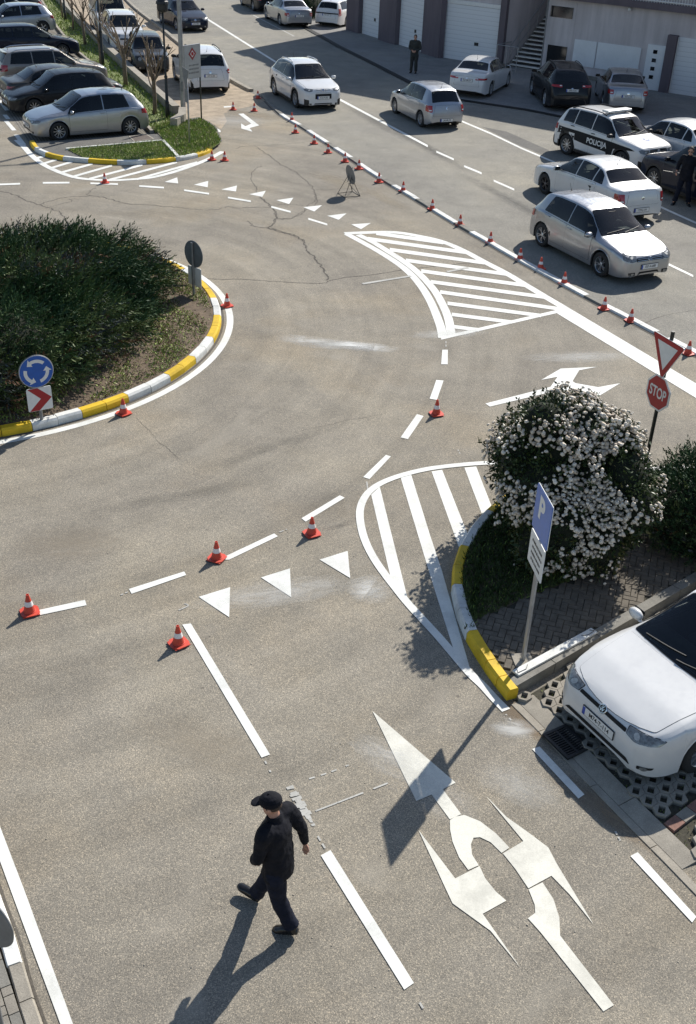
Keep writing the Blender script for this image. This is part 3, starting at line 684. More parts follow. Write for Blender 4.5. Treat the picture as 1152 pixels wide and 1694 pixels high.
# ----- right island: kerb, lawn, herringbone pavers
rk_px = [(1300, 770), (1152, 780), (1060, 786), (960, 792), (890, 803), (845, 822), (822, 838), (800, 857), (775, 886), (757, 918), (747, 950), (746, 985), (754, 1020), (768, 1056), (790, 1094), (813, 1128), (838, 1160)]
rk = smooth_path(GG(rk_px), 5)
marks = cuts_from(rk, [((1200, 776), 0), ((1060, 786), 0), ((960, 792), 0), ((890, 803), 0), ((840, 826), 1), ((800, 856), 1), ((776, 886), 0), ((757, 915), 0), ((746, 948), 1), ((746, 981), 1), ((755, 1022), 0), ((769, 1060), 0), ((800, 1110), 1), ((820, 1137), 1), ((838, 1160), 1)])
kerb_run('right_island_kerb', rk, .16, .17, marks, [M['white_kerb'], M['yellow_kerb']], side=1, chamfer=.03)
rin = offset_path(rk, .15)
corner = rk[-1]
low = [corner, G(858, 1158), G(960, 1100), G(1030, 1058), G(1152, 985), G(1300, 895)]
low = [Vector((p.x, p.y, 0)) for p in low]
d_low = (low[-1] - low[1]).normalized()
n_low = Vector((-d_low.y, d_low.x, 0))
ipoly = rin[:-2] + [low[0] + n_low * .16 + d_low * .12] + [low[1] + n_low * .16, low[-1] + n_low * .16]
struct(MB().sheet(ipoly, .135), 'right_island_bed', M['gap'])
mbk = MB()
L_ = (low[-1] - low[0]).length; n = int(L_ / .8)
for k in range(n):                                         # plain concrete edging along the parking bays
    a = low[0] + d_low * (L_ * k / n + .006) + (d_low * .16 if k == 0 else Vector()); b = low[0] + d_low * (L_ * (k + 1) / n - .006)
    mbk.prism([(a.x, a.y), (b.x, b.y), ((b + n_low * .15).x, (b + n_low * .15).y), ((a + n_low * .15).x, (a + n_low * .15).y)], -.02, .17)
o = struct(mbk, 'bay_edging_kerb', M['concrete_dark'], bevel=.012)
# lawn part of the island (under the shrub)
div = [G(768, 1040, .15), G(800, 1020, .15), G(880, 985, .15), G(960, 955, .15)]
lawn = [p for p in rin if G(830, 800).y + 3 > p.y > div[0].y and p.x < 6.2] + [Vector((p.x, p.y, 0)) for p in div] + [Vector((G(1000, 900, .15).x, G(1000, 900, .15).y, 0)), Vector((6.2, G(1060, 790).y - .2, 0))]
struct(MB().sheet(lawn, .142), 'right_island_lawn', M['soil'])
g = link('lawn_grass', grass([(p.x, p.y) for p in lawn], 30000, .085, .142, 6, mats=[M['grass_shade'], M['grass']], frac=.06, wd=.012)); tag(g, 'dark grass in the shade of the flowering shrub', 'grass', kind='stuff')
# herringbone pavers
def herring(poly, bl, bw, gap, rot, org, z0, z1, holes=None):
    V = []; F = []; mi = []
    ca, sa = math.cos(rot), math.sin(rot); rg = random.Random(4)
    xs = [p[0] for p in poly]; ys = [p[1] for p in poly]
    rad = max(max(xs) - min(xs), max(ys) - min(ys)); N = int(rad / bw) + 4
    c = []
    for i in range(-N, N):
        for j in range(-N, N):
            k = (i - j) % 4 if bl / bw > 1.5 else 0
            if k == 0: c.append((i * bw + bl / 2, j * bw + bw / 2, bl, bw))
            elif k == 3: pass
            if k == 2: pass
            if (i - j) % 4 == 3: c.append((i * bw + bw / 2, j * bw + bl / 2 - 0 * bw, bw, bl))
    xa = np.array([a[0] * ca - a[1] * sa + org[0] for a in c]); ya = np.array([a[0] * sa + a[1] * ca + org[1] for a in c])
    ok = in_poly(xa, ya, poly)
    for a, x, y, k in zip(c, xa, ya, ok):
        if not k: continue
        hx, hy = a[2] / 2 - gap / 2, a[3] / 2 - gap / 2; dz = rg.uniform(-.003, .002); n = len(V)
        q = [(-hx, -hy), (hx, -hy), (hx, hy), (-hx, hy)]; e = .006
        for s, zz in ((1, z0), (1, z1 - .006 + dz), (0, z1 + dz)):
            for u, v in q:
                u2, v2 = (u, v) if s else (u - math.copysign(e, u), v - math.copysign(e, v))
                V.append((x + u2 * ca - v2 * sa, y + u2 * sa + v2 * ca, zz))
        for r0 in (0, 4):
            for t in range(4): F.append((n + r0 + t, n + r0 + (t + 1) % 4, n + r0 + 4 + (t + 1) % 4, n + r0 + 4 + t)); mi.append(0)
        F.append((n + 8, n + 9, n + 10, n + 11)); mi.append(0)
    return V, F
pav = [Vector((p.x, p.y, 0)) for p in div[:4]] + [Vector((G(1000, 900, .15).x, G(1000, 900, .15).y, 0)), Vector((6.2, G(1060, 800).y, 0)), Vector((12, G(1060, 800).y, 0)), low[-1] + n_low * .2, low[1] + n_low * .22, low[0] + n_low * .3 + d_low * .1] + [p for p in rin[::-1] if p.y < div[0].y][3:]
V, F = herring([(p.x, p.y) for p in pav], .20, .10, .007, R(73), (3.0, 11.0), .10, .158)
struct(MB().add(V, F), 'herringbone_pavers', M['paver'])
# white painted plank lying on the pavers
a, b = G(853, 1115, .18), G(983, 1044, .18); d = b - a
t = thing('plank', 'white painted board lying on the shaded pavers beside the parked white car', 'plank', ((a + b) / 2).to_tuple(), math.atan2(d.y, d.x)); t.location.z = .175
MB().box((0, 0, .012), (d.length, .115, .03)).build('board', M['white_kerb'], t, bevel=.003)
for s in (-1, 1):
    MB().tube([(s * (d.length / 2 - .06), .035, .031), (s * (d.length / 2 - .02), -.02, .034), (s * (d.length / 2 - .16), -.03, .033), (s * (d.length / 2 - .24), .02, .031)], .0045, 5).build('wire_tie', M['black'], t)

# ----- gutter channel, drain, grass-concrete pavers, red blocks
gi = smooth_path(GG([(846, 1166), (897, 1217), (960, 1285), (1040, 1368), (1100, 1428), (1152, 1482), (1230, 1560)]), 4)
tot = plen(gi); mbg = MB(); s = 0; rg = random.Random(2)
def at_len(pts, s):
    for a, b in zip(pts, pts[1:]):
        l = (b - a).length
        if s <= l: return a + (b - a) * (s / l), (b - a).normalized()
        s -= l
    return pts[-1], (pts[-1] - pts[-2]).normalized()
cut = [0, .55]
while cut[-1] < tot - 1: cut.append(cut[-1] + 1.0)
for u0, u1, wA, wB, zA, zB, off in [(0, 0, .0, .10, .012, .006, .0), (0, 0, .107, .34, .006, .034, .37)]:
    prev = 0
    for c_ in cut[1:]:
        s0, s1 = prev + .005, c_ + off - .005; prev = c_ + off
        if s1 > tot: break
        nseg = 4; rows = []
        for k in range(nseg + 1):
            p, t_ = at_len(gi, s0 + (s1 - s0) * k / nseg); nn = Vector((-t_.y, t_.x, 0))
            rows.append([p + nn * wA + Vector((0, 0, -.02)), p + nn * wA + Vector((0, 0, zA)), p + nn * wB + Vector((0, 0, zB)), p + nn * wB + Vector((0, 0, -.02))])
        vs = [v for r_ in rows for v in r_]; fs = []
        for k in range(nseg):
            for j in range(3): fs.append((k * 4 + j, (k + 1) * 4 + j, (k + 1) * 4 + j + 1, k * 4 + j + 1))
        fs += [(0, 1, 2, 3), tuple(nseg * 4 + j for j in (3, 2, 1, 0))]
        mbg.add(vs, fs)
struct(mbg, 'gutter_channel', M['concrete'])
go = offset_path(gi, .35)
bay = go + [G(1230, 1560) + Vector((3, 0, 0)), low[-1] + Vector((2, -2, 0)), low[-1] - n_low * .02] + [low[1] - n_low * .02, low[0] - n_low * .02]
bay = [Vector((p.x, p.y, 0)) for p in bay]
struct(MB().sheet(bay, .0045), 'parking_bay_soil', M['gap'])
# the red block strip between the bays
r0, r1 = G(1100, 1366), G(1152, 1327); rd = (r1 - r0).normalized(); rn = Vector((-rd.y, rd.x, 0)); rstart = r0 - rd * .02
mbr = MB()
for k in range(26):
    for j in range(1):
        c_ = rstart + rd * (.105 + k * .207) + Vector((0, 0, .02)); mbr.box(c_ - rn * .06, (.2, .14, .05), k % 4 == 1, math.atan2(rd.y, rd.x))
struct(mbr, 'red_block_strip', [M['concrete_red'], M['paver_grey']], bevel=.004)
# honeycomb grass pavers: hexagonal rings with a square-ish hole
def hexpave(poly, s, z, keep):
    V = []; F = []; rg = random.Random(9)
    xs = [p[0] for p in poly]; ys = [p[1] for p in poly]; rot = math.atan2(rd.y, rd.x) + R(30)
    ca, sa = math.cos(rot), math.sin(rot); cx, cy = sum(xs) / len(xs), sum(ys) / len(ys); N = int(12 / s)
    pts = []
    for i in range(-N, N):
        for j in range(-N, N):
            u = (i + (j % 2) * .5) * s * math.sqrt(3); v = j * s * 1.5
            pts.append((cx + u * ca - v * sa, cy + u * sa + v * ca))
    P = np.array(pts); ok = in_poly(P[:, 0], P[:, 1], poly)
    for x, y in P[ok]:
        if not keep(x, y): continue
        n = len(V); dz = rg.uniform(-.006, .004); ro = s * .995
        out = [(ro * math.cos(R(60 * k + 30)), ro * math.sin(R(60 * k + 30))) for k in range(6)]
        h = s * .44; inn_ = [(h * 1.15, h * .78), (0, h * .80), (-h * 1.15, h * .78), (-h * 1.15, -h * .78), (0, -h * .80), (h * 1.15, -h * .78)]
        for ring, zz in ((out, z - .06), (out, z + dz - .008), ([(a * .965, b * .965) for a, b in out], z + dz), ([(a * 1.08, b * 1.08) for a, b in inn_], z + dz), (inn_, z + dz - .01), (inn_, z - .05)):
            for u, v in ring: V.append((x + u * ca - v * sa, y + u * sa + v * ca, zz))
        for r_ in range(5):
            for k in range(6): F.append((n + r_ * 6 + k, n + r_ * 6 + (k + 1) % 6, n + r_ * 6 + 6 + (k + 1) % 6, n + r_ * 6 + 6 + k))
    return V, F
def keep(x, y):
    p = Vector((x, y, 0)); dr = (p - r0).dot(rn)
    return not (-.23 < dr < .11)
inset = [Vector((p.x, p.y, 0)) for p in offset_path(gi, .40)] + bay[len(go):-2] + [low[1] - n_low * .03, low[0] - n_low * .03 + d_low * .16]
V, F = hexpave([(p.x, p.y) for p in inset], .104, .055, keep)
struct(MB().add(V, F), 'grass_paver_grid', M['paver_grey'])
rng = np.random.default_rng(8)
g = link('joint_weeds', grass([(p.x, p.y) for p in bay], 7000, .035, .005, 9, frac=.4, wd=.012)); tag(g, 'moss and short weeds in the holes of the honeycomb pavers', 'weeds', kind='stuff')
# storm drain grate
dc = [Vector((p.x, p.y, 0)) for p in GG([(899, 1219), (938, 1202), (975, 1238), (936, 1262)])]
c_ = sum(dc, Vector()) / 4; e1 = (dc[1] - dc[0]); W1 = e1.length; e1.normalize(); W2 = (dc[3] - dc[0]).length
t = thing('drain_grate', 'black cast-iron storm drain grate in the gutter in front of the white car', 'drain grate', (c_.x, c_.y, .032), math.atan2(e1.y, e1.x))
mb = MB()
for s in (-1, 1):
    mb.box((0, s * (W2 / 2 - .02), 0), (W1, .04, .03)); mb.box((s * (W1 / 2 - .02), 0, 0), (.04, W2 - .08, .03))
mb.box((0, 0, 0), (.03, W2 - .08, .026)); mb.build('frame', M['black'], t, bevel=.003)
MB().box((0, 0, -.012), (W1 - .06, W2 - .06, .012)).build('sump', M['gapblack'], t)
mb = MB()
for k in range(11): mb.box((0, -W2 / 2 + .06 + k * (W2 - .12) / 10, .001), (W1 - .08, .016, .02))
mb.build('bars', M['black'], t)

# ----- pavement at the bottom left
kb = smooth_path(GG([(-60, 1310), (-20, 1420), (1.3, 1480), (7.8, 1499.5), (31, 1561), (49.5, 1630), (71.6, 1694), (100, 1780)]), 4)
mk_ = cuts_from(kb, [((-40, 1370), 0), ((-20, 1430), 1), ((-2, 1480), 1), ((22, 1545), 1), ((41, 1603), 1), ((59, 1662), 0), ((80, 1722), 0), ((100, 1780), 0)])
kerb_run('pavement_kerb', kb, .15, .12, mk_, [M['concrete'], M['white_kerb']], side=-1, chamfer=.02)
mb = MB(); ribbon(mb, offset_path(kb, .02), .025, .004); struct(mb, 'pavement_kerb_joint', M['crack'])
pv = [Vector((p.x, p.y, 0)) for p in offset_path(kb, -.15)]
pvp = pv + [pv[-1] + Vector((-3, -.5, 0)), pv[0] + Vector((-6, 0, 0))]
struct(MB().sheet(pvp, .085), 'pavement_bed', M['gap'])
tk = (kb[-1] - kb[0]).normalized()
mb = MB(); rg = random.Random(12); nk = Vector((tk.y, -tk.x, 0)); ln = (pv[-1] - pv[0]).length
off = 0
for row in range(9):
    wr = .2 if row % 3 else .1; x = rg.uniform(-.2, 0)
    while x < ln + .3:
        l = rg.choice([.1, .2, .2, .3]); c_ = pv[0] + tk * (x + l / 2) + nk * (off + wr / 2 + .004)
        mb.box(c_ + Vector((0, 0, .10)), (l - .008, wr - .008, .05), 0 if rg.random() < .8 else 1, math.atan2(tk.y, tk.x)); x += l
    off += wr
inside = struct(mb, 'pavement_blocks', [M['paver_grey'], M['concrete_dark']], bevel=.003)

# grit on the asphalt
rng = np.random.default_rng(31); n = 420; xs = rng.uniform(-4, 5.5, n); ys = rng.uniform(5.3, 20, n); keepg = np.hypot(xs - IC.x, ys - IC.y) > 6.4; V = []; F = []
ico = bmesh.new(); bmesh.ops.create_icosphere(ico, subdivisions=1, radius=1.0); iv = np.array([v.co[:] for v in ico.verts]); if_ = np.array([[v.index for v in f.verts] for f in ico.faces]); ico.free()
for k, (x, y) in enumerate(zip(xs[keepg], ys[keepg])):
    r_ = rng.uniform(.003, .009) * (1 + .4 * rng.random()); V.append(iv * np.array([r_, r_ * rng.uniform(.6, 1), r_ * .6]) * (1 + .2 * rng.normal(size=(len(iv), 1))) + np.array([x, y, .003])); F.append(if_ + k * len(iv))
g = link('grit', fast_mesh('grit', np.concatenate(V), np.concatenate(F), mat('pale_grit', (.42, .38, .31), .9, .4, 3))); tag(g, 'loose pale grit scattered over the asphalt', 'grit', kind='stuff')
# ---------------------------------------------------------------- cars
def interp(tab, s):
    if s <= tab[0][0]: return tab[0][1]
    for (a, x), (b, y) in zip(tab, tab[1:]):
        if s <= b: return x + (y - x) * (s - a) / (b - a)
    return tab[-1][1]
def sm(tab, s, d=.012):
    d = min(d, max(.0015, s), max(.0015, 1 - s)); return (interp(tab, s - d) + 2 * interp(tab, s - d / 2) + 2 * interp(tab, s) + 2 * interp(tab, s + d / 2) + interp(tab, s + d)) / 8
SH = {}
# top outline (fraction of length from the nose, fraction of height)
SH['hatch'] = dict(t1=.825, top=[(0, .40), (.008, .46), (.03, .50), (.12, .575), (.245, .645), (.262, .66), (.30, .73), (.44, .955), (.50, .985), (.60, 1.0), (.74, .99), (.865, .945), (.89, .91), (.965, .66), (.982, .60), (.993, .50), (1, .40)],
    belt=[(0, .40), (.04, .47), (.12, .54), (.26, .59), (.5, .605), (.85, .65), (.96, .61), (1, .40)], cowl=.262, roof0=.445, roof1=.868, rg=(.885, .958), side=(.295, .865), qp=.80, tum=.20,
    plan=[(0, .66), (.008, .76), (.03, .86), (.08, .945), (.16, .985), (.3, 1), (.8, 1), (.9, .975), (.96, .92), (.99, .85), (1, .78)])
SH['sedan'] = dict(top=[(0, .40), (.008, .46), (.03, .51), (.14, .59), (.265, .655), (.28, .67), (.32, .74), (.43, .955), (.50, .99), (.56, 1.0), (.66, .985), (.74, .94), (.845, .745), (.87, .715), (.95, .705), (.982, .69), (.993, .60), (1, .42)],
    belt=[(0, .40), (.04, .47), (.12, .55), (.28, .615), (.5, .64), (.85, .685), (.97, .66), (1, .42)], cowl=.28, roof0=.435, roof1=.735, rg=(.75, .842), side=(.31, .80), qp=.69, tum=.20,
    plan=[(0, .66), (.008, .76), (.03, .86), (.08, .945), (.16, .985), (.3, 1), (.75, 1), (.88, .97), (.96, .91), (.99, .85), (1, .78)])
SH['wagon'] = dict(SH['sedan'], top=[(0, .40), (.008, .46), (.03, .51), (.14, .58), (.255, .65), (.27, .66), (.31, .73), (.43, .955), (.50, .99), (.60, 1.0), (.80, .99), (.905, .955), (.925, .92), (.972, .70), (.985, .62), (.993, .52), (1, .40)],
    belt=[(0, .40), (.04, .47), (.12, .55), (.27, .61), (.5, .64), (.9, .67), (.97, .64), (1, .40)], cowl=.27, roof0=.435, roof1=.91, rg=(.922, .966), side=(.30, .905), qp=.86)
SH['cross'] = dict(SH['hatch'], top=[(0, .42), (.008, .50), (.03, .545), (.12, .60), (.245, .65), (.262, .665), (.30, .735), (.43, .955), (.50, .988), (.58, 1.0), (.70, .985), (.83, .93), (.86, .895), (.955, .66), (.975, .60), (.993, .50), (1, .38)], roof0=.435, roof1=.835, rg=(.858, .948), side=(.295, .85), qp=.80, tum=.22, belt=[(0, .42), (.04, .50), (.12, .555), (.26, .605), (.5, .63), (.85, .67), (.96, .62), (1, .38)])
SH['suv'] = dict(SH['hatch'], top=[(0, .42), (.008, .52), (.03, .57), (.12, .615), (.25, .655), (.265, .665), (.30, .73), (.41, .945), (.48, .985), (.60, 1.0), (.78, .985), (.885, .94), (.91, .90), (.972, .66), (.985, .60), (.993, .50), (1, .36)],
    belt=[(0, .42), (.04, .52), (.12, .57), (.26, .615), (.5, .635), (.85, .67), (.96, .63), (1, .36)], cowl=.265, roof0=.415, roof1=.888, rg=(.902, .966), side=(.295, .885), qp=.82, tum=.17,
    plan=[(0, .70), (.008, .80), (.03, .90), (.08, .96), (.16, .99), (.3, 1), (.8, 1), (.9, .985), (.96, .94), (.99, .88), (1, .82)])
SH['boxy'] = dict(SH['hatch'], top=[(0, .42), (.006, .50), (.02, .56), (.12, .60), (.25, .645), (.265, .655), (.30, .72), (.40, .955), (.45, .985), (.60, 1.0), (.80, .99), (.87, .965), (.885, .94), (.965, .66), (.98, .62), (.99, .55), (1, .40)],
    belt=[(0, .42), (.02, .52), (.12, .56), (.26, .60), (.5, .62), (.85, .64), (.96, .62), (1, .40)], roof0=.405, roof1=.872, rg=(.885, .96), tum=.17,
    plan=[(0, .86), (.008, .90), (.03, .94), (.08, .965), (.16, .985), (.3, 1), (.8, 1), (.9, .985), (.96, .96), (.99, .93), (1, .90)])
SH['van'] = dict(SH['boxy'], top=[(0, .36), (.006, .44), (.02, .50), (.12, .56), (.19, .60), (.205, .61), (.24, .68), (.34, .95), (.40, .985), (.60, 1.0), (.80, 1.0), (.95, .985), (.968, .96), (.99, .60), (1, .30)], cowl=.205, roof0=.345, roof1=.955, rg=(.965, .99), side=(.235, .93), qp=.9, tum=.12)

class Car:
    def __init__(s, name, label, cat, shape, L, W, H, wb, fo, paint, clear=.17, wr=.315, cut=None, group=None, **o):
        s.o = o; s.cut = []; s.sh = SH[shape]; s.L, s.W, s.H = L, W, H; s.wb = wb; s.fo = fo; s.wr = wr; s.clear = clear
        s.root = thing(name, label, cat, group=group); s.paint = paint
        s.mid = L / 2                                     # x of the nose; origin halfway along the length
        s.xf = L / 2 - fo; s.xr = s.xf - wb
        s.body()
    def X(s, t): return s.mid - t * s.L
    def T(s, x): return (s.mid - x) / s.L
    def sec(s, t):
        sh = s.sh; H = s.H
        w_ = s.W / 2 * sm(sh['plan'], t, .01); zt = sm(sh['top'], t, .010) * H; zb = min(sm(sh['belt'], t, .02) * H, zt - .012 * H)
        x = s.X(t); c = s.clear + .05 * max(0, 1 - t / .05) + .10 * max(0, (t - .95) / .05)
        ra = s.wr + .045; arch = None
        for xc in (s.xf, s.xr):
            dx = abs(x - xc)
            if dx < ra: arch = s.wr + math.sqrt(ra * ra - dx * dx)
        z0 = max(c, arch) if arch else c
        h = zt - zb; g = max(0, min(1, h / (.30 * H)))
        tum = sh['tum'] * s.W / 2 * 1.25
        yb = w_ * .945
        ye = yb * (.965 - .0 * g) - tum * g; ze = zb + h * (.45 + .47 * g)
        flare = .012 if arch else 0
        pts = [(w_ - .26, z0 + .03), (w_ - .045, z0), (w_ - .012 + flare, z0 + .012)]
        for f, k in ((.12, .992), (.3, 1.0), (.5, 1.0), (.68, .995), (.84, .985), (.94, .968)):
            pts.append((w_ * k, z0 + (zb - z0) * f))
        pts.append((yb, zb))
        for f in (.2, .45, .7, .88): pts.append((yb + (ye - yb) * f + .018 * g * math.sin(math.pi * f), zb + (ze - zb) * f))
        pts.append((ye, ze))
        for f in (.96, .90, .8, .6, .35, 0.0): pts.append((ye * f, ze + (zt - ze) * (1 - f ** 2.6) ** .75 if f < 1 else ze))
        return pts
    def edge(s, t):
        p = s.sec(t); return p[14]
    def body(s):
        ts = set([0, .003, .008, .015, .022, .03, .045, .06, .08, .1] + [i / 48 for i in range(5, 46)] + [.95, .96, .97, .978, .985, .99, .994, .998, 1.0])
        for k in ('cowl', 'roof0', 'roof1'): ts.add(s.sh[k])
        for k in s.sh['rg']: ts.add(k)
        ra = s.wr + .045
        for xc in (s.xf, s.xr):
            ts = set(t for t in ts if abs(s.X(t) - xc) > ra * 1.02)
            for k in range(13): ts.add(s.T(xc + (ra - 1e-4) * math.cos(math.pi * k / 12)))
            ts.add(s.T(xc + ra + .003)); ts.add(s.T(xc - ra - .003))
        ts = sorted(t for t in ts if 0 <= t <= 1)
        V = []; n = None
        for t in ts:
            p = s.sec(t); x = s.X(t); full = p + [(-y, z) for y, z in p[:-1][::-1]]; n = len(full)
            V += [(x, y, z) for y, z in full]
        F = []; mi = []
        dark = s.o.get('cladding')
        for i in range(len(ts) - 1):
            tm = (ts[i] + ts[i + 1]) / 2
            for j in range(n - 1):
                F.append((i * n + j, i * n + j + 1, (i + 1) * n + j + 1, (i + 1) * n + j))
                jj = min(j, n - 2 - j)
                m = 1 if jj == 0 else 0
                if dark and (jj <= 2 or (jj == 3 and any(abs(s.X(tm) - xc) < ra + .06 for xc in (s.xf, s.xr)))): m = 1
                if dark and tm < .035 and jj <= 4 : m = 1
                if dark and tm > .965 and jj <= 4: m = 1
                mi.append(m)
        k = len(ts) - 1
        F.append(tuple(range(n))[::-1][::-1]); mi.append(0); F.append(tuple(range(k * n, k * n + n))[::-1]); mi.append(0)
        mb = MB(); mb.v = V; mb.f = F; mb.m = mi
        o = mb.build('body', [s.paint, M['black']], s.root, smooth=True)
        bm = bmesh.new(); bm.from_mesh(o.data); bmesh.ops.recalc_face_normals(bm, faces=bm.faces)
        s.bvh = BVHTree.FromBMesh(bm); bm.to_mesh(o.data); bm.free()
        o.data.set_sharp_from_angle(angle=R(38))
        s.bodyo = o
        # dark underbody
        mb = MB(); mb.box((0, 0, s.clear + .16), (s.L * .90, s.W - .56, .30)); mb.box(((s.xf + s.xr) / 2, 0, s.clear + .14), (s.wb - 2 * ra - .02, s.W - .16, .24)); mb.build('underbody', M['gapblack'], s.root)
    # --- projecting flat outlines onto the body
    def ray(s, o, d):
        h = s.bvh.ray_cast(Vector(o), Vector(d))
        return h[0], h[1]
    def patch(s, name, m, poly, fn, off=.004, nu=8, nv=6, parent=None, rnd=0.0, ring=None):
        """poly in (u, v); fn(u, v) -> (origin, direction)"""
        if rnd: poly = roundpoly(poly, rnd)
        bm = bmesh.new(); vs = [bm.verts.new((u, v, 0)) for u, v in poly]; bm.faces.new(vs)
        us = [p[0] for p in poly]; vv = [p[1] for p in poly]
        if ring: nu, nv = max(4, int((max(us) - min(us)) / .024)), max(4, int((max(vv) - min(vv)) / .024))
        for k in range(1, nu): bmesh.ops.bisect_plane(bm, geom=bm.verts[:] + bm.edges[:] + bm.faces[:], plane_co=(min(us) + (max(us) - min(us)) * k / nu, 0, 0), plane_no=(1, 0, 0))
        for k in range(1, nv): bmesh.ops.bisect_plane(bm, geom=bm.verts[:] + bm.edges[:] + bm.faces[:], plane_co=(0, min(vv) + (max(vv) - min(vv)) * k / nv, 0), plane_no=(0, 1, 0))
        if ring:
            C_ = [(f, f.calc_center_median()) for f in bm.faces]; k = in_poly(np.array([c.x for _, c in C_]), np.array([c.y for _, c in C_]), ring)
            bmesh.ops.delete(bm, geom=[f for (f, _), q_ in zip(C_, k) if q_], context='FACES')
        bm.verts.ensure_lookup_table(); s.project(bm, fn, off)
        me = bpy.data.meshes.new(name); bm.to_mesh(me); bm.free(); me.materials.append(m)
        me.polygons.foreach_set('use_smooth', [True] * len(me.polygons))
        return link(name, me, parent or s.root)
    def project(s, bm, fn, off):
        bad = []
        nrm = None
        for v in bm.verts:
            o, d = fn(v.co.x, v.co.y); p, nn = s.ray(o, d)
            if p is None: bad.append(v); continue
            d = Vector(d)
            v.co = p - d * off * .6 + nn * off * .6; nrm = nn
        if bad: bmesh.ops.delete(bm, geom=bad, context='VERTS')
        bm.normal_update()
        for f in bm.faces:
            c = f.calc_center_median(); h = s.bvh.find_nearest(c)
            if h[1] is not None and f.normal.dot(h[1]) < 0: f.normal_flip()
    def fside(s, sg): return lambda u, v: ((u, sg * 3, v), (0, -sg, 0))
    def ftop(s): return lambda u, v: ((u, v, 4), (0, 0, -1))
    def fcyl(s, front, R0=.95):
        cx = (s.L / 2 - R0) if front else -(s.L / 2 - R0); k = 1 if front else -1
        def f(ph, z):
            a = math.radians(ph); d = Vector((k * math.cos(a), math.sin(a), 0)); return (Vector((cx, 0, z)) + d * 4, -d)
        return f
    def sidez(s, t, v):                                   # height on the greenhouse side, v = 0 belt, 1 roof edge
        p = s.sec(t); return p[9][1] + (p[14][1] - p[9][1]) * v
    def windows(s, sg, cuts, v0=.06, v1=.93, t0=None, t1=None, front_slant=0.0):
        sh = s.sh; t0 = t0 or sh['side'][0]; t1 = t1 or (sh['t1'] if len(cuts) == 1 and 't1' in sh else sh['side'][1])
        ed = [t0] + list(cuts) + [t1]
        for i, (a, b) in enumerate(zip(ed, ed[1:])):
            a2 = a + (.005 if i else 0); b2 = b - (.005 if i < len(ed) - 2 else 0); n = 10; bot = []; top = []
            for k in range(n + 1):
                t = a2 + (b2 - a2) * k / n
                tt = t
                if i == len(ed) - 2: tt = a2 + (b2 - a2 - s.o.get('rslant', .03)) * k / n
                zb_, zt_ = s.sidez(t, v0), s.sidez(tt, v1)
                bot.append((s.X(t), zb_)); top.append((s.X(tt), zt_))
            if False: pass
            if i == 0:                                      # the A pillar: start where there is height
                k0 = next((k for k in range(n) if top[k][1] - bot[k][1] > .035), 0); bot, top = bot[k0:], top[k0:]
                top[0] = (bot[0][0], bot[0][1] + .015)
            poly = [bot[0]] + bot[1:] + top[::-1]
            pl = roundpoly(dedupe(poly), .02); inn = grow(pl, -.020); s.cut.append(('s', sg, inn))
            s.patch('window_frame', M['gapblack'], pl, s.fside(sg), .003, ring=inn)
            s.patch('side_window', M['tint'], pl, s.fside(sg), .0065, 18, 6)
    def doors(s, sg, cuts, handles=True, z0=.12, paint=None):
        ed = list(cuts); ra = s.wr + .07
        for i, (a, b) in enumerate(zip(ed, ed[1:])):
            n = 8; bot = []; top = []
            for k in range(n + 1):
                t = a + (b - a) * k / n; x = s.X(t); z = s.clear + z0
                for xc in (s.xf, s.xr):
                    if abs(x - xc) < ra: z = max(z, s.wr + math.sqrt(ra * ra - (x - xc) ** 2))
                bot.append((x, z)); top.append((x, s.sidez(t, .0) - .008))
            poly = roundpoly(dedupe(bot + top[::-1]), .03)
            s.patch('door_gap', M['gapblack'], grow(poly, .0055), s.fside(sg), .0022, 6, 5)
            d = s.patch('door', paint or s.paint, grow(poly, -.0015), s.fside(sg), .0045, 10, 7)
            if handles:
                t = b - .022; x = s.X(t); z = s.sec(t)[8][1] - .03; p, nn = s.ray((x, sg * 3, z), (0, -sg, 0))
                if p: MB().box(p + Vector((.045, sg * .018, 0)), (.17, .028, .026)).build('door_handle', s.o.get('handle', s.paint), d, bevel=.008)
    def wheels(s, rim, steer=0.0):
        for xc in (s.xf, s.xr):
            for sg in (1, -1):
                w = bpy.data.objects.new('wheel', rim[0]); COL.objects.link(w); w.parent = s.root
                w.location = (xc, sg * (s.W / 2 - .118 - .01), s.wr); w.scale = (s.wr / .315, 1, s.wr / .315)
                w.rotation_euler = (0, random.uniform(0, 6), 0 if sg > 0 else math.pi)
                if xc == s.xf: w.rotation_euler.z += steer
                link('rim', rim[1], w)
    def finish(s):
        """common fittings"""
        o = s.o; sh = s.sh; H = s.H; P = s.root
        g = M['glass']
        # windscreen and rear window
        def across(ta, tb, fr, n=9):
            ya, yb = s.edge(ta)[0] * min(1.0, fr + .035), s.edge(tb)[0] * fr
            L_ = [(s.X(ta), -ya + 2 * ya * k / n) for k in range(n + 1)]; L_ = [(x + .05 * (1 - (y / ya) ** 2) * (1 if ta < .5 else -.6), y) for x, y in L_]
            U = [(s.X(tb), -yb + 2 * yb * k / n) for k in range(n + 1)]; U = [(x + .035 * (1 - (y / yb) ** 2) * (1 if ta < .5 else -1), y) for x, y in U]
            return L_ + U[::-1]
        poly = across(sh['cowl'] + .004, sh['roof0'] - .004, .93)
        inn = roundpoly(grow(poly, -.03), .05); s.cut.append(('t', 0, inn))
        s.patch('windscreen_seal', M['gapblack'], roundpoly(grow(poly, .012), .05), s.ftop(), .003, ring=inn)
        ws = s.patch('windscreen', M['tint_front'], roundpoly(poly, .05), s.ftop(), .005, 10, 10)
        x0 = s.X(sh['cowl'] + .002)
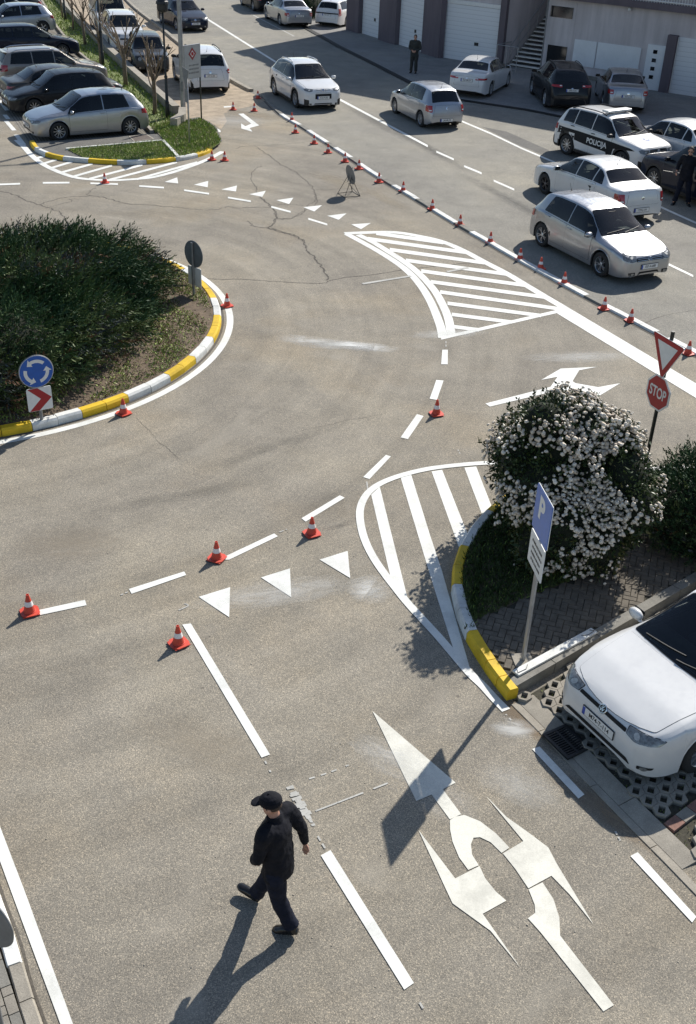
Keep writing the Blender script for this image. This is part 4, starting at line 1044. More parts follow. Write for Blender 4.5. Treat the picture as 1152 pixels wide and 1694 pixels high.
        for k, (ya, yb) in enumerate(((-.55, .05), (.0, .55))):
            pts = []
            for i in range(6):
                y = ya + (yb - ya) * i / 5; h = s.ray((x0 - .03 - .02 * i + .05 * (1 - (y / .6) ** 2), y, 4), (0, 0, -1))[0]
                if h: pts.append(h + Vector((0, 0, .02)))
            if len(pts) > 2: MB().tube(pts, .009, 5).build('wiper', M['black'], P)
        ta, tb = sh['rg']
        if not o.get('norear'):
            ya, yb = s.edge(ta)[0] * .90, s.edge(tb)[0] * .90
            def frear(u, v): return (Vector((s.X(u) - 2.0, v, 0)) , None)
            d = Vector((1, 0, -1)).normalized()
            # outline along the slope, thrown back to a 45 degree plane
            pts = []
            for t, w_, n in ((ta, ya, 8), (tb, yb, 8)):
                row = []
                for k in range(n + 1):
                    y = -w_ + 2 * w_ * k / n; h = s.ray((s.X(t), y, 4), (0, 0, -1))[0]
                    if h: row.append(((h.x + h.z), y))
                pts.append(row)
            if pts[0] and pts[1]:
                poly = dedupe(pts[0] + pts[1][::-1])
                def f45(u, v):
                    base = Vector((u / 2, v, u / 2)); return (base - d * 5, d)
                inn = roundpoly(grow(poly, -.035), .05); s.cut.append(('r', 0, inn))
                s.patch('rear_window_seal', M['gapblack'], roundpoly(grow(poly, .012), .05), f45, .003, ring=inn)
                s.patch('rear_window', M['tint'], roundpoly(poly, .05), f45, .005, 6, 8)
        # bonnet
        n = 8; tA, tB = .014, sh['cowl'] - .010
        L_ = [(s.X(tB) + .04 * (1 - (k / n * 2 - 1) ** 2), (k / n * 2 - 1) * s.edge(tB)[0] * .97) for k in range(n + 1)]
        U = [(s.X(tA) - .15 * abs(k / n * 2 - 1) ** 2.5, (k / n * 2 - 1) * s.edge(tA + .035)[0] * .93) for k in range(n + 1)]
        poly = roundpoly(L_ + U[::-1], .04)
        s.patch('bonnet_gap', M['gapblack'], grow(poly, .0035), s.ftop(), .002, 10, 10)
        s.patch('bonnet', s.paint, poly, s.ftop(), .0045, 14, 14)
        # mirrors
        for sg in (1, -1):
            t = sh['side'][0] + .022; p, nn = s.ray((s.X(t), sg * 3, s.sidez(t, .10)), (0, -sg, 0))
            if p:
                c = p + Vector((-.02, sg * .13, .045)); mb = MB()
                Mx = Matrix.Diagonal((.62, 1.18, .80, 1)); prof = [(.002, -.085), (.06, -.075), (.09, -.04), (.1, 0), (.09, .04), (.06, .075), (.002, .085)]
                mb.lathe(prof, 12, c, 0, Mx); mb.tube([p - Vector((0, sg * .03, 0)), p + Vector((-.01, sg * .08, .0))], .022, 6)
                mo = mb.build('wing_mirror', o.get('mirror', s.paint), P, smooth=True)
                MB().box(c + Vector((-.062, 0, 0)), (.01, .17, .11)).build('mirror_glass', M['glass'], mo)
        # front
        f = s.fcyl(True); b_ = s.fcyl(False)
        hz0, hz1 = o.get('hl', (.40, .485)); a0, a1 = o.get('hla', (26, 47))
        for sg in (1, -1):
            if o.get('roundlamps'):
                for q_ in (21, 30):
                    c_ = [(sg * q_ + 4.2 * math.cos(k * math.pi / 6), .46 * H + .075 * math.sin(k * math.pi / 6)) for k in range(12)]
                    s.patch('headlight', M['lampglass'], c_, f, .012, 2, 2)
            else:
                pl = [(sg * a0, hz0 * H + .015), (sg * (a0 + 6), hz0 * H), (sg * (a1 - 4), (hz0 + .02) * H), (sg * a1, (hz1 - .015) * H), (sg * (a1 - 5), hz1 * H), (sg * a0, (hz1 - .012) * H)]
                pl = roundpoly(pl, .012, asp=90)
                s.patch('headlight_gap', M['gapblack'], [((u - sg * (a0 + a1) / 2) * 1.04 + sg * (a0 + a1) / 2, (v - (hz0 + hz1) * H / 2) * 1.08 + (hz0 + hz1) * H / 2) for u, v in pl], f, .0025, 5, 3)
                hl = s.patch('headlight', M['lampglass'], pl, f, .006, 6, 4)
                cu, cv = sg * (a0 + 7), (hz0 + hz1) * H / 2
                s.patch('bulb_reflector', M['lampchrome'], [(cu + 2.2 * math.cos(k * math.pi / 5), cv + .028 * math.sin(k * math.pi / 5)) for k in range(10)], f, .009, 1, 1, parent=hl)
        gz0, gz1 = o.get('grille', (.405, .455)); ga = o.get('ga', a0 - 1)
        gr = s.patch('grille', M['gapblack'], roundpoly([(-ga, gz0 * H), (ga, gz0 * H), (ga, gz1 * H), (-ga, gz1 * H)], .01, asp=90), f, .005, 8, 2)
        for k in range(o.get('slats', 2)):
            z = gz0 * H + (gz1 - gz0) * H * (k + .5) / o.get('slats', 2)
            s.patch('grille_slat', o.get('slatmat', M['chrome']), [(-ga + 1, z - .0035), (ga - 1, z - .0035), (ga - 1, z + .0035), (-ga + 1, z + .0035)], f, .010, 8, 1, parent=gr)
        iz0, iz1, ia = o.get('intake', (.165, .225, 22))
        s.patch('air_intake', M['gapblack'], roundpoly([(-ia, iz0 * H), (ia, iz0 * H), (ia - 3, iz1 * H), (-ia + 3, iz1 * H)], .015, asp=90), f, .004, 8, 2)
        for sg in (1, -1):
            pl = [(sg * (ia + 4), iz0 * H), (sg * (ia + 13), iz0 * H + .02), (sg * (ia + 14), iz1 * H), (sg * (ia + 4), iz1 * H)]
            fg = s.patch('fog_lamp_recess', M['gapblack'], roundpoly(pl, .012, asp=90), f, .004, 3, 2)
            cu, cv = sg * (ia + 8), (iz0 + iz1) * H / 2
            s.patch('fog_lamp', M['lampglass'], [(cu + 2.4 * math.cos(k * math.pi / 5), cv + .03 * math.sin(k * math.pi / 5)) for k in range(10)], f, .009, 1, 1, parent=fg)
        # badge
        if o.get('badge', True):
            z = o.get('bz', (gz0 + gz1) / 2) * H; p, nn = s.ray((4, 0, z), (-1, 0, 0))
            if p:
                Mr = Vector((nn.x, 0, nn.z)).to_track_quat('Z', 'Y').to_matrix().to_4x4()
                MB().lathe([(.05, -.01), (.060, .012), (.054, .018), (.001, .018)], 20, p, 0, Mr).build('badge', M['chrome'], P, smooth=False)
        if o.get('vw') and p:
            bo = MB().lathe([(.001, .0185), (.048, .0185), (.048, .021), (.001, .021)], 20).build('badge_field', M['gapblack'], P); bo.location = p; bo.rotation_euler = Mr.to_euler()
            for ch, dy, sc in (('V', .018, .9), ('W', -.014, .95)):
                oo = link('badge_letter', textmesh(ch, .058, M['chrome'], .02), bo); oo.location = (0, dy, .0225)
        if o.get('rings') and p:
            rb = MB()
            for j in (-1.5, -.5, .5, 1.5): rb.tube([Vector((.03, j * .062 + .04 * math.cos(R(a)), .04 * math.sin(R(a)))) for a in range(0, 361, 24)], .0055, 5)
            rb.build('badge_rings', M['chrome'], P).location = p
        # rear lamps
        rz0, rz1 = o.get('tl', (.47, .60)); b0, b1 = o.get('tla', (33, 52))
        for sg in (1, -1):
            pl = [(sg * b0, rz0 * H + .01), (sg * (b0 + 3), rz0 * H), (sg * b1, (rz0 + .02) * H), (sg * b1, rz1 * H), (sg * (b0 + 2), rz1 * H)]
            tl = s.patch('tail_light', M['redlens'], roundpoly(pl, .012, asp=90), b_, .010, 6, 4)
            s.patch('reverse_lamp', M['signwhite'], [(sg * (b0 + 2), rz0 * H + .05), (sg * (b0 + 7), rz0 * H + .05), (sg * (b0 + 7), rz0 * H + .085), (sg * (b0 + 2), rz0 * H + .085)], b_, .014, 2, 1, parent=tl)
        # tailgate seam, bumper line, reflectors
        
        zt_ = o.get('tg', (.345, .60))
        pl = roundpoly([(-31, zt_[0] * H), (31, zt_[0] * H), (29, zt_[1] * H), (-29, zt_[1] * H)], .03, asp=60)
        s.patch('tailgate_gap', M['gapblack'], [(u * 1.012, v + (.005 if v > .45 * H else -.005)) for u, v in pl], b_, .0022, 10, 4)
        s.patch('tailgate', s.paint, pl, b_, .0045, 10, 4)
        s.patch('rear_bumper_trim', M['black'], roundpoly([(-38, .145 * H), (38, .145 * H), (36, .185 * H), (-36, .185 * H)], .02, asp=60), b_, .004, 8, 1)
        if o.get('rbadge', True):
            p, nn = s.ray((-4, 0, .53 * H), (1, 0, 0))
            if p:
                Mr = Vector((nn.x, 0, nn.z)).to_track_quat('Z', 'Y').to_matrix().to_4x4(); MB().lathe([(.042, -.01), (.05, .010), (.001, .014)], 16, p, 0, Mr).build('badge', M['chrome'], P)
        # plates
        s.plate(True, o.get('fpz', .30) * H, o.get('ftext', 'A21-K-408')); s.plate(False, o.get('rpz', .40) * H, o.get('rtext', 'E58-M-731'))
        # aerial, rear wiper
        t = sh['roof1'] - .04
        h = s.ray((s.X(t), 0, 4), (0, 0, -1))[0]
        if h and o.get('aerial', True): MB().tube([h, h + Vector((-.03, 0, .05)), h + Vector((-.11, 0, .19))], [.016, .006, .003], 6).build('aerial', M['black'], P)
        if o.get('rails'):
            for sg in (1, -1):
                pts = []
                for k in range(9):
                    t = sh['roof0'] + .05 + (sh['roof1'] - sh['roof0'] - .09) * k / 8; e = s.edge(t); pts.append(Vector((s.X(t), sg * (e[0] - .03), e[1] + (.055 if 0 < k < 8 else .015))))
                MB().tube(pts, .019, 6).build('roof_rail', o['rails'], P, smooth=True)
        if o.get('strip', False):
            for sg in (1, -1):
                z = s.clear + .26; s.patch('rubbing_strip', M['black'], [(s.xr + s.wr + .12, z), (s.xf - s.wr - .12, z), (s.xf - s.wr - .12, z + .05), (s.xr + s.wr + .12, z + .05)], s.fside(sg), .010, 8, 1)
        if o.get('spoiler'):
            t = sh['roof1']; e = s.edge(t); z = e[1] - .0
            h = s.ray((s.X(t) + .01, 0, 4), (0, 0, -1))[0]
            if h: MB().box((s.X(t) - .06, 0, h.z - .012), (.20, e[0] * 1.82, .03), M=Matrix.Rotation(R(6), 4, 'Y')).build('spoiler', s.paint, P, bevel=.012)
    def cabin(s):
        sh = s.sh; H = s.H; me = s.bodyo.data; bm = bmesh.new(); bm.from_mesh(me)
        x1, x0 = s.X(sh['cowl']) + .05, s.X(sh['rg'][1]) - .1; zb = sm(sh['belt'], .5, .02) * H
        fs = [f for f in bm.faces if x0 < f.calc_center_median().x < x1 and f.calc_center_median().z > zb - .12 and len(f.verts) == 4]
        ed = list({e for f in fs for e in f.edges}); bmesh.ops.subdivide_edges(bm, edges=ed, cuts=3, use_grid_fill=True); bm.normal_update()
        dead = set(); F = [(f, f.calc_center_median()) for f in bm.faces]; X = np.array([c.x for _, c in F]); Y = np.array([c.y for _, c in F]); Zc = np.array([c.z for _, c in F])
        for kind, sg, poly in s.cut:
            if kind == 's': k = in_poly(X, Zc, poly) & (Y * sg > .2)
            elif kind == 't': k = in_poly(X, Y, poly) & (Zc > zb - .1) & (X > s.X(sh['roof0']) - .02)
            else: k = in_poly(X + Zc, Y, poly) & (Zc > zb - .1) & (X < s.X(sh['rg'][0]) + .04)
            dead.update(np.nonzero(k)[0].tolist())
        bmesh.ops.delete(bm, geom=[F[i][0] for i in dead], context='FACES'); bm.to_mesh(me); bm.free(); me.polygons.foreach_set('use_smooth', [True] * len(me.polygons)); me.set_sharp_from_angle(angle=R(38))
        # interior
        xa, xb = s.X(sh['cowl'] + .015), s.X(sh['rg'][0] + .02); w_ = s.W - .24; P = s.root
        t = MB(); t.box(((xa + xb) / 2, 0, .36), (xa - xb, w_, .04))
        for sg in (1, -1): t.box(((xa + xb) / 2, sg * w_ / 2, .36 + (zb - .42) / 2), (xa - xb, .05, zb - .40))
        t.box((xb - .0, 0, zb - .14), (.5, w_ - .1, .06)); it = t.build('cabin_trim', M['trim'], P)
        d = MB(); d.box((xa - .16, 0, zb - .055), (.62, w_ - .04, .10), M=Matrix.Rotation(R(-4), 4, 'Y')); d.box((xa - .45, 0, zb - .20), (.16, w_ - .04, .26)); d.box((xa - .42, .36, zb + .0), (.20, .34, .07)); db = d.build('dashboard', M['trim_grey'], P, bevel=.03)
        wl_ = MB(); Mw = Matrix.Translation((xa - .62, .36, zb - .02)) @ Matrix.Rotation(R(65), 4, 'Y')
        wl_.tube([Mw @ Vector((.185 * math.cos(R(a)), .185 * math.sin(R(a)), 0)) for a in range(0, 361, 20)], .016, 6); wl_.tube([Mw @ Vector((-.18, 0, 0)), Mw @ Vector((0, 0, -.02)), Mw @ Vector((.0, .18, 0))], .014, 5); wl_.tube([Mw @ Vector((0, -.18, 0)), Mw @ Vector((0, 0, -.02))], .014, 5); wl_.build('steering_wheel', M['black'], P, smooth=True)
        def seat(x, y, wd, name='seat'):
            m = MB(); m.box((x, y, .54), (.50, wd, .16)); Mb = Matrix.Rotation(R(-14), 4, 'Y'); m.box((x - .28, y, .84), (.14, wd * .95, .62), M=Mb)
            for yy in ([y] if wd < .8 else [y - wd * .32, y + wd * .32]): m.box((x - .37, yy, 1.19 if H > 1.5 else 1.15), (.10, .24, .16), M=Mb)
            m.build(name, M['seat'], P, bevel=.035)
        for y in (.36, -.36): seat(xa - 1.05, y, .48)
        seat(max(xa - 1.90, xb + .42), 0, w_ - .22, 'rear_seat')
        MB().box((s.X(sh['roof0'] - .035), 0, zb + (H - zb) * .72), (.03, .22, .07)).build('interior_mirror', M['black'], P)
    def plate(s, front, z, text):
        k = 1 if front else -1
        p, nn = s.ray((4 * k, 0, z), (-k, 0, 0))
        if p is None: return
        pl = MB().box((0, 0, 0), (.012, .52, .112)).build('number_plate', M['plate'], s.root, bevel=.002)
        pl.location = p + Vector((k * .016, 0, 0)); pl.rotation_euler = (0, 0 if front else 0, 0 if front else math.pi)
        MB().box((.0072, -.243 if False else -.24, 0), (.003, .04, .104)).build('blue_band', M['plateblue'], pl)
        MB().box((-.003, 0, 0), (.010, .54, .13)).build('plate_holder', M['black'], pl)
        t = textmesh(text, .088, M['ink'])
        o = link('plate_text', t, pl); o.location = (.0075, .022, 0); o.rotation_euler = (R(90), 0, R(90)); o.scale = (.86, 1, 1)
    def place(s, x, y, yaw): s.root.location = (x, y, 0); s.root.rotation_euler = (0, 0, yaw); return s
    def by_wheels(s, fpx, rpx, sg, z=0.0):
        """front and rear wheel foot seen on side sg (1 = car's left) -> place"""
        a, b = G(*fpx), G(*rpx); d = (a - b); yaw = math.atan2(d.y, d.x); m = (a + b) / 2
        left = Vector((-math.sin(yaw), math.cos(yaw), 0)); fwv = Vector((math.cos(yaw), math.sin(yaw), 0))
        c = m - left * sg * (s.W / 2 - .08) - fwv * ((s.xf + s.xr) / 2)
        return s.place(c.x, c.y, yaw)
_tc = {}
def textmesh(txt, size, m, bold=0.004, ext=.0012):
    key = (txt, size, m.name)
    if key in _tc: return _tc[key]
    cu = bpy.data.curves.new('txt', 'FONT'); cu.body = txt; cu.size = size; cu.align_x = 'CENTER'; cu.align_y = 'CENTER'; cu.offset = bold * size; cu.extrude = ext
    ob = bpy.data.objects.new('txt', cu); COL.objects.link(ob); dg = bpy.context.evaluated_depsgraph_get()
    me = bpy.data.meshes.new_from_object(ob.evaluated_get(dg)); bpy.data.objects.remove(ob); bpy.data.curves.remove(cu)
    me.materials.clear(); me.materials.append(m); me.name = 'lettering'; _tc[key] = me; return me
def dedupe(p, e=1e-4):
    out = []
    for q in p:
        if not out or abs(q[0] - out[-1][0]) + abs(q[1] - out[-1][1]) > e: out.append(q)
    if abs(out[0][0] - out[-1][0]) + abs(out[0][1] - out[-1][1]) < e: out.pop()
    return out
def roundpoly(p, r, asp=1.0, n=3):
    """cut the sharp corners of an outline; asp scales u to metres"""
    P = [Vector((a / asp, b)) for a, b in dedupe(p)]; out = []; N = len(P)
    for i in range(N):
        a, b, c = P[i - 1], P[i], P[(i + 1) % N]; u, v = a - b, c - b
        if u.length < 1e-6 or v.length < 1e-6: continue
        if u.angle(v) > R(160): out.append(b); continue
        rr = min(r, u.length * .45, v.length * .45); p0 = b + u.normalized() * rr; p2 = b + v.normalized() * rr
        for k in range(n + 1):
            t = k / n; out.append(p0 * (1 - t) ** 2 + b * 2 * t * (1 - t) + p2 * t * t)
    return [(v.x * asp, v.y) for v in out]
def grow(p, d):
    P = [Vector(a) for a in dedupe(p)]; N = len(P); A = sum(P[i].x * P[(i + 1) % N].y - P[(i + 1) % N].x * P[i].y for i in range(N)); sg = 1 if A > 0 else -1
    out = []
    for i in range(N):
        t = (P[(i + 1) % N] - P[i - 1]); t.normalize(); out.append((P[i].x + t.y * d * sg, P[i].y - t.x * d * sg))
    return out
def make_rim(kind, spokes, mrim):
    ty = MB().lathe([(.205, -.10), (.285, -.108), (.308, -.09), (.315, -.05), (.315, .05), (.308, .09), (.285, .108), (.205, .10)], 40, (0, 0, 0), 0, Matrix.Rotation(R(-90), 4, 'X'), caps=False)
    tyre = ty.mesh('tyre', M['tyre'], True)
    mb = MB(); Mx = Matrix.Rotation(R(-90), 4, 'X')
    mb.lathe([(.215, -.09), (.222, .085), (.210, .098), (.200, .088), (.192, .02), (.19, -.08)], 40, (0, 0, 0), 0, Mx, caps=False)
    mb.lathe([(.19, -.03), (.19, -.028), (.001, -.025)], 24, (0, 0, 0), 1, Mx)
    mb.lathe([(.055, .0), (.052, .072), (.03, .08), (.001, .08)], 16, (0, 0, 0), 0, Mx)
    for k in range(spokes):
        a = 2 * math.pi * k / spokes
        for da in ((-.12, .12) if kind == 'double' else (0,)):
            a2 = a + da * .6; a3 = a + da * 1.6; wdt = .020 if kind == 'double' else (.030 if spokes > 6 else .058)
            r0, r1 = .04, .202
            p0 = Vector((r0 * math.cos(a2), .072, r0 * math.sin(a2))); p1 = Vector((r1 * math.cos(a3), .082, r1 * math.sin(a3)))
            d = (p1 - p0).normalized(); n = Vector((0, 1, 0)).cross(d).normalized(); vs = []
            for p, w_ in ((p0, wdt * .8), (p1, wdt)):
                for sx, sy in ((-1, -.03), (1, -.03), (.8, 0), (-.8, 0)): vs.append(p + n * w_ / 2 * sx + Vector((0, sy, 0)))
            mb.add(vs, [(0, 1, 5, 4), (1, 2, 6, 5), (2, 3, 7, 6), (3, 0, 4, 7)], 0)
    rim = mb.mesh('rim', [mrim, M['gapblack']], False)
    return tyre, rim
# a wheel is the tyre mesh with the rim as its child
RIM_D = make_rim('double', 5, M['rim']); RIM_5 = make_rim('single', 5, M['rim']); RIM_M = make_rim('single', 10, M['rim']); RIM_K = make_rim('double', 5, M['rimdark'])
PT = {}
def paint(key, col, metal=0.0, rough=.35):
    if key not in PT: PT[key] = carpaint('car_paint_' + key, col, metal, rough)
    return PT[key]
p_white = paint('white', (.70, .70, .69), 0, .38); p_silver = paint('silver', (.40, .41, .43), .85, .34); p_grey = paint('grey', (.05, .053, .056), .3, .45); p_dark = paint('dark', (.010, .0115, .014), 0, .45)
p_navy = paint('navy', (.006, .011, .028), 0, .45); p_beige = paint('beige', (.30, .265, .23), .5, .4); p_bronze = paint('grey_brown', (.055, .053, .05), .3, .45); p_silvblue = paint('pale_silver', (.44, .46, .49), .8, .36)
p_black = paint('black', (.010, .010, .011), .0, .3); p_pearl = paint('pearl_white', (.68, .69, .69), .1, .35)

def car(name, label, shape, L, W, H, wb, fo, pt, cutsL, door_cuts, rim, sides=(1, -1), strip=False, **o):
    c = Car(name, label, {'suv': 'off-roader'}.get(shape, 'car') if shape == 'suv' else 'car', shape, L, W, H, wb, fo, pt, strip=strip, **o)
    for sg in sides:
        c.windows(sg, cutsL); c.doors(sg, door_cuts)
    c.wheels(rim, o.get('steer', 0)); c.finish(); c.cabin()
    return c
KA = math.radians
# --- near: white hatchback in the parking bay
g7 = car('parked_car', 'large white hatchback parked nose-out on the honeycomb pavers at the right edge', 'hatch', 4.26, 1.79, 1.45, 2.64, .87, p_white, (.57,), (.31, .56, .80), RIM_M, clear=.15, hl=(.415, .487), hla=(24, 49), grille=(.425, .452), ga=23, slats=0, fpz=.315, ftext='M74-T-114', intake=(.185, .222, 31), bz=.447, vw=True)
a, b = G(960, 1130, .55), G(1085, 1235, .55)
# --- main road
g5 = car('passing_car', 'silver five-door hatchback driving towards the camera on the main road beside the cones', 'hatch', 4.20, 1.76, 1.485, 2.578, .86, p_silver, (.575,), (.315, .575, .805), RIM_D, hl=(.405, .53), hla=(25, 46), grille=(.40, .455), intake=(.165, .225, 20), ftext='E57-A-688', fpz=.305, steer=.0, vw=True).by_wheels((995, 457), (896, 405), -1)
vec = car('passing_car', 'pale silver liftback sedan driving away, just beyond the silver five-door hatchback', 'sedan', 4.60, 1.80, 1.46, 2.70, .90, p_pearl, (.52, .70), (.325, .525, .745), RIM_K, tl=(.44, .62), tla=(34, 52), rtext='T29-J-154', rpz=.30, tg=(.40, .66), strip=False)
q3 = car('passing_car', 'white crossover with black grille coming down the main road towards the cones', 'cross', 4.39, 1.83, 1.58, 2.60, .90, p_white, (.565, .80), (.31, .565, .80), RIM_5, cladding=True, rails=p_white, hl=(.475, .54), hla=(27, 48), grille=(.30, .53), ga=20, slats=4, slatmat=M['black'], wr=.34, clear=.18, fpz=.33, ftext='K36-A-502', handle=p_white, intake=(.15, .20, 24), rings=True, badge=True, bz=.50).by_wheels((489, 178), (455, 156), -1)
polo = car('passing_car', 'small silver-white hatchback driving away behind the white crossover', 'hatch', 3.92, 1.65, 1.465, 2.46, .78, p_silvblue, (.56,), (.30, .55, .80), RIM_M, wr=.295, tl=(.44, .60), tla=(33, 50), rpz=.24, rtext='J42-M-193').by_wheels((653, 184), (697, 208), 1)
dpol = Car('police_car', 'white police off-roader with a black side band lettered POLICIJA, beside the pale sedan', 'police car', 'suv', 4.34, 1.80, 1.66, 2.673, .84, p_white, clear=.21, wr=.345, cladding=True, rails=M['black'], mirror=M['black'], handle=M['black'], hl=(.44, .52), hla=(26, 46), grille=(.44, .52), ga=24, slats=3, fpz=.27, ftext='067-E-911', rtext='067-E-911', rslant=.01)
for sg in (1, -1):
    dpol.windows(sg, (.555, .755), v0=.05); dpol.doors(sg, (.315, .555, .79))
def fit(c, A, pa, B, pb, yaw=None):
    """A, B: local points of the car; pa, pb: where the photo shows them"""
    wa, wb = G(*pa, A[2]), G(*pb, B[2])
    if yaw is None:
        d = wb - wa; yaw = math.atan2(d.y, d.x) - math.atan2(B[1] - A[1], B[0] - A[0])
    m = (wa + wb) / 2; l = (Vector(A) + Vector(B)) / 2; ca, sa = math.cos(yaw), math.sin(yaw)
    c.place(m.x - (l.x * ca - l.y * sa), m.y - (l.x * sa + l.y * ca), yaw); return c
def fit1(c, A, pa, yaw): return fit(c, A, pa, A, pa, yaw)
def WC(c, front, sg): return (c.xf if front else c.xr, sg * (c.W / 2 - .05), c.wr)
def fitw(c, fpx, rpx, sg, yaw=None): return fit(c, WC(c, 0, sg), rpx, WC(c, 1, sg), fpx, yaw)
YROAD = math.atan2((G(708, 242) - G(559, 163)).y, (G(708, 242) - G(559, 163)).x)
ylow = math.atan2(-d_low.y, -d_low.x)
fit(g7, (g7.L / 2 - .01, 0, .62), (993, 1184), (g7.X(.317) - .02, -g7.W / 2 - .11, .98), (1052, 1000))
fitw(g5, (995, 438), (895.6, 388), -1)
fitw(q3, (489.7, 165), (453.6, 142), -1, YROAD)
fitw(polo, (653, 174.6), (697, 197), 1)
fit(vec, (-vec.L / 2, 0, .44), (1061, 347), WC(vec, 1, 1), (902, 304))
# police car
for sg in (-1, 1):
    t0, t1 = dpol.X(.975), dpol.X(.30)
    zb = .60
    band = [(dpol.X(.985), .93), (dpol.X(.985), .70), (dpol.X(.87), .66), (dpol.X(.70), .60), (dpol.X(.60), .56), (dpol.X(.36), .52), (dpol.X(.345), .36), (dpol.X(.30), .40), (dpol.X(.285), .70), (dpol.X(.07), .80), (dpol.X(.12), .86), (dpol.X(.35), .90), (dpol.X(.7), .93)]
    bd = dpol.patch('side_band', M['gapblack'], band, dpol.fside(sg), .0075, 14, 5)
    me = textmesh('POLICIJA', .25, M['signwhite'], .03, 0.0).copy()
    bm = bmesh.new(); bm.from_mesh(me)
    cx = dpol.X(.47)
    for v in bm.verts: v.co = Vector((cx + v.co.x * .98 * (1 if sg < 0 else -1), .715 + v.co.y * .95, 0))
    dpol.project(bm, dpol.fside(sg), .012); bm.to_mesh(me); bm.free(); link('band_lettering', me, bd)
sp = dpol.patch('bonnet_crest', M['signblue'], [(1.42, -.10), (1.62, -.08), (1.66, 0), (1.62, .08), (1.42, .10)], dpol.ftop(), .008, 2, 2)
dpol.patch('crest_shield', M['signwhite'], [(1.46, -.05), (1.57, -.04), (1.60, 0), (1.57, .04), (1.46, .05)], dpol.ftop(), .011, 2, 2, parent=sp)
dpol.wheels(RIM_M); dpol.finish(); dpol.cabin()
h_ = dpol.ray((dpol.X(.50), 0, 4), (0, 0, -1))[0]
MB().box(h_ + Vector((0, 0, .075)), (.30, 1.15, .07)).build('light_bar', M['signwhite'], dpol.root, bevel=.02)
MB().box(h_ + Vector((.02, .40, .03)), (.08, .05, .06)).box(h_ + Vector((.02, -.40, .03)), (.08, .05, .06)).build('light_bar_feet', M['black'], dpol.root)
fitw(dpol, (1025, 267), (939.5, 240), -1)

# --- car park on the left, from the nearest
def lot(*a, **k): return car('parked_car', *a, **k)
l1 = lot('silver three-door hatchback, nearest of the parked row, nose to the driveway', 'hatch', 4.20, 1.78, 1.48, 2.578, .87, p_silver, (.60,), (.30, .62), RIM_M, hl=(.40, .475), hla=(26, 50), grille=(.41, .45), fpz=.30, ftext='E91-T-207', tl=(.48, .60))
fitw(l1, (99, 218), (215.5, 209), 1)
Y1 = l1.root.rotation_euler.z
def mirror_pt(c, sg): t = c.sh['side'][0] + .022; return (c.X(t) - .02, sg * (c.W / 2 + .05), c.sidez(t, .1) + .045)
l2 = lot('black hatchback squeezed between the silver three-door and the brown-grey saloon', 'hatch', 4.20, 1.78, 1.48, 2.578, .87, p_dark, (.57,), (.31, .56, .80), RIM_M, hl=(.40, .475), hla=(26, 50), grille=(.41, .45), fpz=.30, ftext='M50-J-318')
fit1(l2, mirror_pt(l2, 1), (77, 149), Y1)
l3 = lot('brown-grey saloon parked tail-out beside the black hatchback', 'sedan', 4.65, 1.80, 1.44, 2.74, .88, p_bronze, (.52, .70), (.325, .525, .745), RIM_5, tl=(.46, .60), rtext='K12-E-640', rpz=.40)
fit1(l3, (-l3.L / 2 + .15, -l3.W / 2 + .12, .76), (18, 148), Y1 - math.pi)
l4 = lot('beige estate with silver roof rails parked tail-out', 'wagon', 4.55, 1.80, 1.56, 2.73, .88, p_beige, (.50, .70), (.32, .50, .74), RIM_5, rails=M['chrome'], spoiler=True, tl=(.50, .66), rtext='O33-K-715')
fit1(l4, (-l4.L / 2 + .12, -l4.W / 2 + .1, .95), (5, 112), Y1 - math.pi)
l5 = lot('dark navy estate parked nose to the grass strip', 'wagon', 4.50, 1.76, 1.48, 2.65, .90, p_navy, (.50, .70), (.32, .50, .74), RIM_M, hl=(.42, .50))
fit1(l5, WC(l5, 1, -1), (104, 84.6), Y1 - math.pi)
l6 = lot('light silver five-door hatchback parked tail to the grass strip', 'hatch', 4.21, 1.78, 1.46, 2.63, .83, p_silvblue, (.57,), (.31, .57, .80), RIM_5, strip=True, tl=(.50, .62))
fit1(l6, WC(l6, 0, 1), (71.6, 45.6), Y1)
l7 = lot('white hatchback cut by the upper left corner of the view', 'hatch', 4.10, 1.75, 1.47, 2.55, .85, p_white, (.57, .79), (.31, .57, .80), RIM_5, hl=(.42, .50))
l8 = lot('charcoal hatchback at the very top of the car park row', 'hatch', 4.10, 1.75, 1.47, 2.55, .85, p_grey, (.57, .79), (.31, .57, .80), RIM_5, hl=(.42, .50))
step_ = (l6.root.location - l1.root.location) / 5
u_ = Vector((l6.root.location - l5.root.location)); u_.z = 0
v_ = (G(78, 13) - G(150, 103)).normalized()
for c_, k_, yy, back in ((l7, 2.9, Y1 - math.pi, 0), (l8, 5.8, Y1, .2)):
    p_ = l6.root.location + v_ * k_; c_.place(p_.x, p_.y, yy)
# --- beyond the low wall
YW = math.atan2((G(303, 197) - G(174, 84)).y, (G(303, 197) - G(174, 84)).x)
s1 = lot('white off-roader with black roof rail parked on the gravel behind the lamp post', 'suv', 4.34, 1.80, 1.69, 2.673, .84, p_white, (.555, .755), (.315, .555, .79), RIM_M, wr=.345, clear=.21, cladding=True, rails=M['black'], mirror=M['black'], tl=(.50, .60), tla=(40, 53), rpz=.455, rtext='A37-E-226', rslant=.01)
fit(s1, (-s1.L / 2, 0, .76), (355, 128.4), WC(s1, 1, 1), (284, 117))
s2 = lot('old black boxy hatchback with twin round headlamps behind the bare tree', 'boxy', 3.99, 1.67, 1.42, 2.475, .80, p_grey, (.555, .80), (.30, .555, .80), RIM_M, wr=.29, roundlamps=True, grille=(.42, .50), ga=36, slats=3, slatmat=M['black'], fpz=.28, rails=None, mirror=M['black'], ftext='T19-M-404', clear=.15)
fit1(s2, (s2.L / 2, 0, .64), (252, 98), YW - R(6))
